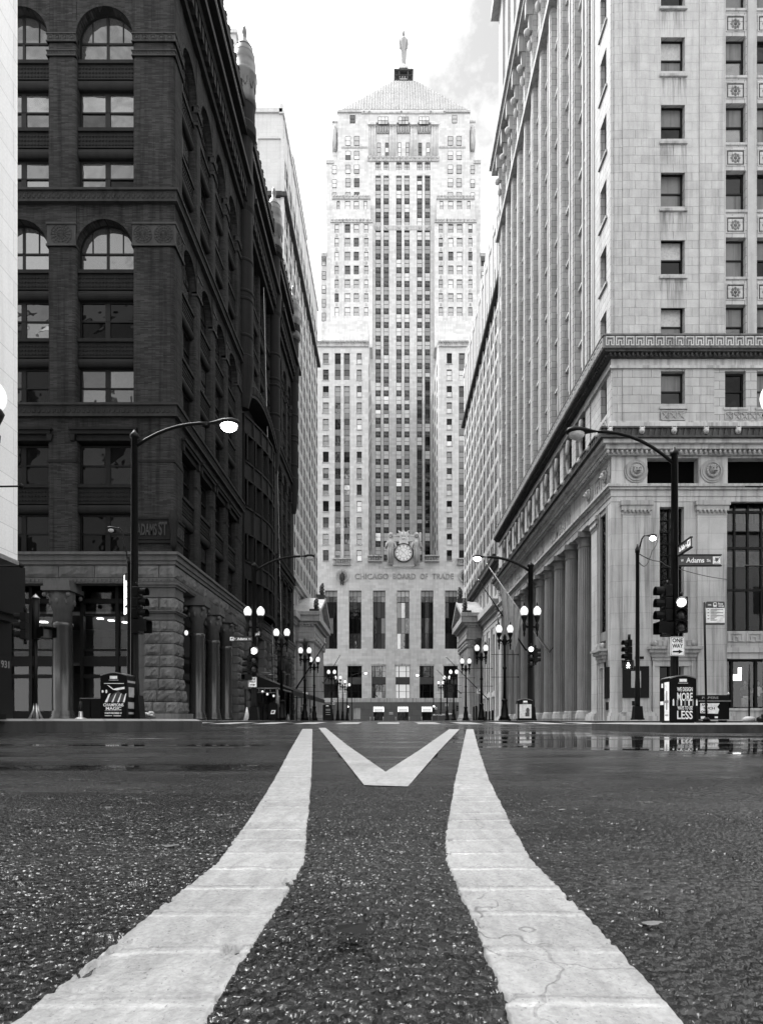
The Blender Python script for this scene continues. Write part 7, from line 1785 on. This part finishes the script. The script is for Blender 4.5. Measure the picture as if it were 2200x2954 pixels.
for i, (px, lb) in enumerate(((255, 'left of two plain black newspaper cabinets behind the left litter bin'), (285, 'right of two plain black newspaper cabinets behind the left litter bin'))):
    t = thing('newspaper_cabinet', lb, 'newspaper cabinet', (PX(px, 18.4), 18.4, .215), 'black newspaper cabinets')
    m = MB(); m.box(-.145, .145, -.2, .2, .02, .60); m.build('body', M_signblack, t); m = MB(); m.box(-.15, .15, -.22, .2, .60, .625); m.build('lid', M_binlid, t)
t = thing('mailbox', 'dark mailbox with a white slanted emblem on the far left pavement', 'mailbox', (PX(790, 41), 41, .178))
m = MB(); n = 8; m.prism([(-.3, .15), (.3, .15)]+[(.3*math.cos(math.pi*i/n), .95+.25*math.sin(math.pi*i/n)) for i in range(n+1)], -.3, .3, 'y')
for a in (-.25, .2): m.box(a, a+.05, -.28, -.23, 0, .15); m.box(a, a+.05, .23, .28, 0, .15)
m.build('body', M_iron, t)
m = MB(); m.prism([(-.17, .42), (.10, .42), (.17, .68), (-.10, .68)], -.306, -.3, 'y', 0); m.prism([(-.10, .50), (.02, .50), (.10, .60), (-.02, .62), (-.06, .64), (-.09, .56)], -.31, -.306, 'y', 1); m.build('emblem', [M_signwhite, M_iron], t)
def cone(px, Y, label, h=.9, z=None):
    t = thing('traffic_cone', label, 'traffic cone', (PX(px, Y), Y, gz(Y) if z is None else z), 'pale traffic cones')
    m = MB(); m.lathe([(.17, .03), (.03, h)], 0, 0, 0, 14); m.build('cone', M_blind_sky, t); m = MB(); m.box(-.22, .22, -.22, .22, 0, .03); m.build('foot', M_blind_grey, t)
cone(712, 33.5, 'pale tall traffic cone at the foot of the far left pole', .72); cone(831, 55, 'pale small traffic cone beside the first left globe lamp', .6)
t = thing('marker_post', 'short post on a bright round foot left of the newspaper cabinets', 'marker post', (PX(233, 17.6), 17.6, .215))
m = MB(); m.lathe([(.045, .05), (.04, .5)], 0, 0, 0, 10); m.build('post', M_signblack, t); m = MB(); m.lathe([(.16, 0), (.14, .03), (.06, .06), (.055, .2), (.045, .22)], 0, 0, 0, 14); m.build('foot', M_steel, t)
t = thing('planter', 'low pale stone planter with dry plants beside the left litter bin', 'planter', (PX(425, 21), 21, .13)); m = MB(); m.box(-.35, .22, -.2, .2, 0, .16); m.build('trough', M_granite_smooth, t)
m = MB()
for i in range(26): a = random.uniform(-.12, .2); m.sphere(a, random.uniform(-.12, .12), .2+random.uniform(0, .12), .06, .06, .05, 6, 4)
m.build('dry_plants', M_orn, t, kind='stuff')
M_leaf = stone('dark_leaves', .07, .7, 20, .5, 0, 60, 0)
for i, (px, Y, lb) in enumerate(((1258, 108, 'leftmost planter box with bushes and white flowers before the end tower'), (1277, 100, 'middle planter box with bushes and white flowers before the end tower'), (1300, 92, 'rightmost planter box with bushes and white flowers by the lamps'))):
    t = thing('planter', lb, 'planter', (PX(px, Y), Y, .178), 'planter boxes with flowers'); m = MB(); m.box(-.75, .75, -.4, .4, 0, .8); m.build('box', M_cbot_granite, t)
    m = MB(); rr = random.Random(i)
    for k in range(170):
        a, b, c = rr.gauss(0, .45), rr.gauss(0, .25), .8+abs(rr.gauss(0, .45)); s = .13
        d = [rr.uniform(-s, s) for _ in range(6)]; m.add([(a, b, c), (a+d[0], b+d[1], c+d[2]), (a+d[3], b+d[4], c+d[5])], [(0, 1, 2)])
    m.build('foliage', M_leaf, t, kind='stuff')
    m = MB()
    for k in range(22): m.sphere(rr.uniform(-.6, .6), -.35+rr.uniform(-.1, .1), .85+rr.uniform(0, .2), .08, .08, .07, 6, 4)
    m.build('white_flowers', M_signwhite, t, kind='stuff')
for i, (px, Y) in enumerate(((1366, 70), (1373, 66), (1402, 62), (1411, 60), (1420, 57))):
    t = thing('bollard', '%s of five short dark bollards before the right bank, counted from the far end' % ORD[i], 'bollard', (PX(px, Y), Y, .178), 'dark bollards before the right bank'); m = MB(); m.lathe([(.14, 0), (.14, .1), (.11, .14), (.11, .85 if i > 1 else 1.5), (.05, .95 if i > 1 else 1.6)], 0, 0, 0, 10); m.build('post', M_iron, t)
for i, px in enumerate((1068, 1078, 1105, 1141, 1180, 1216, 1245)):
    t = thing('bollard', '%s of the thin steel bollards before the doors of the end tower, from the left' % ORD[i], 'bollard', (PX(px, 170.5), 170.5, .2), 'steel bollards at the tower doors'); m = MB(); m.lathe([(.1, 0), (.1, .95), (.04, 1.02)], 0, 0, 0, 8); m.build('post', M_steel, t)
# stanchion posts with round concrete feet at the right
for px, Y, lb, tall in ((2160, 22, 'thin black post in a round mottled concrete foot at the right', 2.05), (2202, 20, 'thin black post with square foot cut by the right edge', 2.0)):
    t = thing('sign_post', lb, 'post', (PX(px, Y), Y, .115)); m = MB(); m.lathe([(.028, .1), (.028, tall)], 0, 0, 0, 8); m.build('post', M_iron, t)
    m = MB(); m.lathe([(.17, 0), (.21, .06), (.2, .15), (.12, .2), (.04, .21)], 0, 0, 0, 12); m.build('foot', M_orn if px < 2190 else M_iron, t)
# lit vertical sign hung on the dark block's corner column
t = thing('vertical_sign', 'narrow bright lit vertical sign beside the tall left pole', 'lit sign', (PX(366, 30), 30, PZ(1790, 30)), None, math.radians(-52))
H = PZ(1655, 30)-PZ(1790, 30)
m = MB(); m.box(-.24, .24, -.06, .06, 0, H); m.build('box', M_signblack, t)
m = MB(); m.box(-.22, -.15, -.07, -.06, .30, H-.05); m.text('250', -.14, .30, .34, .28, -.06, .01)
for z, k in ((.72, 0), (1.05, 1), (1.32, 2), (1.62, 3)): m.prism(round_poly([(-.10, z), (.20, z), (.18, z+.26), (-.08, z+.25)], .08, 3), -.07, -.06, 'y')
m.build('lit_letters', M_signlit, t)
m = MB(); m.tube([(.2, 0, H), (.45, 0, H+.02)], .02, 6); m.tube([(.2, 0, .05), (.45, 0, .02)], .02, 6); m.build('bracket', M_steel, t)
M_scrap = flat('wet_paper', .16, .4)
# flags on slanting poles
def flagpole(pb, pt, X, label, cloth=False, r=.05):
    (bx, by), (tx, ty) = pb, pt; Y = abs(X)*F/abs(bx-VX); zb = PZ(by, Y); t = thing('flagpole', label, 'flagpole', (X, Y, zb), 'slanting flagpoles on the fronts')
    dx = PX(tx, Y)-X; dz = PZ(ty, Y)-zb
    m = MB(); m.tube([(0, 0, 0), (dx, 0, dz)], [r*1.2, r*.6], 8); m.build('pole', M_steel if cloth else M_iron, t)
    m = MB(); m.sphere(dx*1.01, 0, dz*1.01, .10, seg=10, rings=6); m.build('ball', M_steel, t)
    m = MB(); m.tube([(0, 0, 0), (-X/abs(X)*-.3, 0, .35)], .05, 6); m.build('socket', M_iron, t)
    if cloth:
        f = thing('flag', 'limp grey flag hanging from the near slanting pole by the colonnade', 'flag', (X, Y, zb)); nu, nv = 40, 24; vs = []
        for i in range(nu+1):
            u = i/nu; s = .40+.42*u; px_, pz_ = dx*s, dz*s; L_ = 3.9-2.2*abs(u-.45)**1.1*(2.0 if u < .45 else .2)
            for j in range(nv+1):
                v = j/nv; L2 = L_ if u > .28 else L_*(.55+1.6*u)
                vs.append((px_+(dx*.62-px_)*.42*v**.7, .16*math.sin(u*22+v*2)*(.25+v)+.05*math.sin(u*41), pz_-L2*v-.25*math.sin(u*9)*v))
        m = MB(); m.add(vs, [(i*(nv+1)+j, (i+1)*(nv+1)+j, (i+1)*(nv+1)+j+1, i*(nv+1)+j+1) for i in range(nu) for j in range(nv)], 0, True); m.build('cloth', M_flag, f)
M_flag = stone('flag_cloth', .42, .8, 3, .3, 0, 60, .3)
flagpole((1583, 1882), (1406, 1631), 11.95, 'slanting flagpole with a limp flag on the colonnade', True, .07)
flagpole((1517, 1877), (1381, 1676), 11.95, 'slanting bare flagpole just beyond the flag on the right', False, .06)
flagpole((1407, 2018), (1288, 1897), 12.0, 'long bare flagpole on the right bank portico side', False, .05)
flagpole((1329, 2001), (1260, 1933), 10.0, 'far bare flagpole on the right bank before the end tower', False, .05)
flagpole((843, 2004), (937, 1857), -12.2, 'long dark flagpole slanting across the left portico columns', False, .09)
flagpole((933, 1972), (980, 1892), -9.85, 'far dark flagpole on the left bank', False, .06)
# overhead cables
def cable(name, pts, label, r=.012, sag=0.):
    P_ = [Vector((PX(a, Y), Y, PZ(b, Y))) for a, b, Y in pts]; q = []
    for a, b in zip(P_, P_[1:]): q += [tuple(a.lerp(b, k/6)-Vector((0, 0, sag*math.sin(math.pi*k/6)))) for k in range(6)]
    q.append(tuple(P_[-1])); m = MB(); m.tube(q, r, 5); o = m.build(name, M_iron, loc=(0, 0, 0)); tag(o, label, 'cable', 'overhead cables')
cable('cable', [(1840, 1596, 17.6), (1905, 1620, 22), (1952, 1640, 26), (2098, 1672, 33.4)], 'dark cable sagging from the small lamp pole to the corner front', .015, .06)
cable('cable', [(1842, 1622, 17.6), (1880, 1590, 22), (1905, 1512, 33.3)], 'thin cable rising from the small lamp pole to the tall grille window', .012, .3)
cable('rope', [(754, 600, 56), (765, 1000, 56.5), (790, 1990, 57)], 'left of two long pale ropes hanging down the dark brick front', .02)
cable('rope', [(787, 800, 62), (797, 1200, 62), (815, 1990, 62)], 'right of two long pale ropes hanging down the dark brick front', .015)
for o in bpy.data.objects:
    if o.name.startswith('rope'): o.data.materials.clear(); o.data.materials.append(M_blind_sky)
# pavement canopy with awning and bulbs along the dark block
cn = thing('pavement_canopy', 'dark pavement canopy frame with awning and hanging bulbs before the dark block', 'canopy', (-10.5, 48, .178), world=True)
YA_, YB_ = 44.0, 62.0; x0 = PX(716, YA_); x1 = PX(800, YA_)
m = MB()
for yy in np.linspace(YA_, YB_, 7):
    for x in (x0-.2, x1): m.tube([(x, yy, .18), (x, yy, 2.45)], .045, 6)
m.build('post', M_iron, cn, kind='stuff')
m = MB(); m.tube([(x0-.2, YA_, 2.45), (x1, YA_, 2.45)], .05, 6); m.tube([(x1, YA_, 2.45), (x1, YB_, 2.45)], .06, 6); m.tube([(x1-1.4, YA_, 2.15), (x1, YA_, 2.15)], .03, 6); m.tube([(x0-.2, YB_, 2.45), (x1, YB_, 2.45)], .05, 6)
for k in range(4): m.tube([(x1-1.3+.4*k, YA_, 2.15), (x1-1.3+.4*k, YA_, 2.45)], .025, 5)
m.build('beam', M_binlid, cn)
m = MB(); m.add([(-11.3, 50, 4.0), (-11.3, 74, 4.0), (x1+.2, 74, 2.6), (x1+.2, 50, 2.6), (-11.3, 50, 2.6)], [(0, 1, 2, 3), (0, 3, 4)]); m.add([(x1+.2, 50, 2.6), (x1+.2, 74, 2.6), (x1+.2, 74, 2.2), (x1+.2, 50, 2.2)], [(0, 1, 2, 3)]); m.build('awning', M_signblack, cn)
m = MB(); m.tube([(-10.9, 50, 3.95), (x1+.1, 49.95, 2.65)], .03, 6); m.build('awning_rib', M_binlid, cn)
m = MB(); m.tube([(PX(752, 45), 45, 2.42), (PX(805, 52), 52, 2.2)], .012, 5); m.build('bulb_wire', M_iron, cn)
for px, py, Y in ((757, 1996, 45), (771, 2003, 47), (789, 2008, 49.5), (803, 2010, 52)):
    m = MB(); m.sphere(PX(px, Y), Y, PZ(py, Y), .085, .085, .10, 10, 6); m.build('bulb', M_globe, cn)
rr = random.Random(3)
for k in range(8):
    t = thing('cafe_chair', 'folded pale chair, %s of the stack leaning along the canopy railing' % ORD[k], 'chair', (x1+.05, 53+k*1.6, .178), 'folded chairs along the railing', rr.uniform(-.4, .4)); m = MB()
    for s in (-.2, .2): m.tube([(s, 0, 0), (s*1.1, .1, .6), (s*.9, .25, 1.25)], .025, 5); m.tube([(s*.8, .3, 0), (s, .1, .7)], .02, 5)
    m.tube([(-.2, .25, 1.25), (.2, .25, 1.25)], .03, 5); m.tube([(-.2, .1, .6), (.2, .1, .6)], .03, 5); m.build('frame', M_blind_grey, t); m = MB(); m.box(-.18, .18, .12, .16, .75, 1.2); m.build('backrest', M_signgreen if k % 2 else M_blind_grey, t)
t = thing('umbrella', 'closed dark patio umbrella leaning beside the mailbox', 'umbrella', (PX(800, 43), 43, .178)); m = MB(); m.tube([(0, 0, 0), (.0, 0, 2.2)], .03, 6); m.build('pole', M_iron, t); m = MB(); m.lathe([(.05, .85), (.17, .95), (.14, 1.5), (.05, 2.15)], 0, 0, 0, 10); m.build('canopy', M_binlid, t)
sd_ = thing('satellite_dish', 'small round dish on a bracket on the dark block above the canopy', 'dish', (PX(763, 46), 46, PZ(1946, 46))); m = MB(); m.lathe([(.02, 0), (.25, .05), (.42, .14), (.40, .15), (.02, .03)], 0, 0, 0, 16); m.build('dish', M_blind_grey, sd_); m = MB(); m.tube([(0, 0, 0), (.6, .1, 0)], .03, 6); m.build('bracket', M_steel, sd_)
# hanging lantern in the corner bay of the dark block
t = thing('hanging_lamp', 'lit round lamp hanging in the first column bay of the dark block', 'lamp', (PX(537, 36), 36, PZ(1826, 36))); m = MB(); m.sphere(0, 0, 0, .11, .11, .15, 12, 8); m.build('globe', M_globe, t); m = MB(); m.tube([(0, 0, .15), (0, 0, 1.2)], .012, 5); m.build('rod', M_iron, t)
# shop-window dummies
def dummy(px, Y, label, top, trousers, jacket=False):
    t = thing('mannequin', label, 'mannequin', (PX(px, Y), Y, .62), 'dummies in the right shop window'); b = MB()
    b.lathe([(.10, .88), (.13, 1.0), (.16, 1.25), (.19, 1.38), (.07, 1.46), (.05, 1.52)], 0, 0, 0, 12); b.sphere(0, 0, 1.63, .085, .1, .13, 10, 8)
    for s in (-1, 1): b.tube([(s*.08, 0, .92), (s*.09, 0, .48), (s*.10, .02, .05)], [.09, .06, .04], 8); b.tube([(s*.19, 0, 1.36), (s*.25, .02, 1.08), (s*.2, -.08, .86)], [.05, .042, .03], 8); b.box(s*.1-.04, s*.1+.04, -.14, .06, 0, .06)
    b.build('body', M_binlid, t)
    m = MB(); m.lathe([(.15, .82), (.145, 1.0), (.175, 1.25), (.205, 1.37), (.10, 1.45)], 0, 0, 0, 14)
    for s in (-1, 1): m.tube([(s*.17, 0, 1.37), (s*.255, .02, 1.1)], [.075, .065], 8)
    m.build('shirt', top, t)
    m = MB(); m.lathe([(.165, .74), (.15, .92)], 0, 0, 0, 12)
    for s in (-1, 1): m.tube([(s*.085, 0, .80), (s*.10, 0, .45), (s*.115, .02, .06)], [.11, .10, .105], 8)
    m.build('trousers', trousers, t)
dummy(2148, 34.75, 'shop window dummy in dark top and wide pale trousers', M_signgreen, M_signwhite)
dummy(2184, 34.9, 'shop window dummy in a white shirt and dark trousers', M_signwhite, M_signblack)
for i, (px, py, q_) in enumerate(((492, 2443, .013), (1880, 2668, .010), (1620, 2338, .009))):
    x, y = ground(px, py); m = MB(); pts = [(q_*(.8+.3*math.sin(3*a+i))*math.cos(a), q_*.7*(.8+.25*math.cos(2*a+i))*math.sin(a)) for a in [2*math.pi*k/11 for k in range(11)]]
    m.add([(a, b, .0075+.001*math.sin(9*a*30+b*50)) for a, b in pts]+[(0, 0, .0085)], [(k, (k+1) % 11, 11) for k in range(11)], 0, True); o = m.build('paper_scrap', M_scrap); o.location = (x, y, rz(x, y)); tag(o, ['flattened pale scrap on the road left of the left stripe', 'flattened pale scrap on the road low at the right', 'small pale scrap on the wet road right of the right stripe'][i], 'litter', 'scraps on the road')
# litter and a leaf or two on the wet road
for i, (px, py) in enumerate(((1007, 2716), (1268, 2198), (1385, 2182))):
    x, y = ground(px, py); m = MB(); m.add([(-.012, -.008, .012), (.013, -.006, .010), (.015, .009, .014), (-.01, .01, .011)], [(0, 1, 2, 3)]); o = m.build('leaf', M_signblack); o.location = (x, y, rz(x, y)+.004); tag(o, '%s of three small dark leaves lying on the wet road, from the camera' % ORD[i], 'leaf', 'dark leaves on the road')
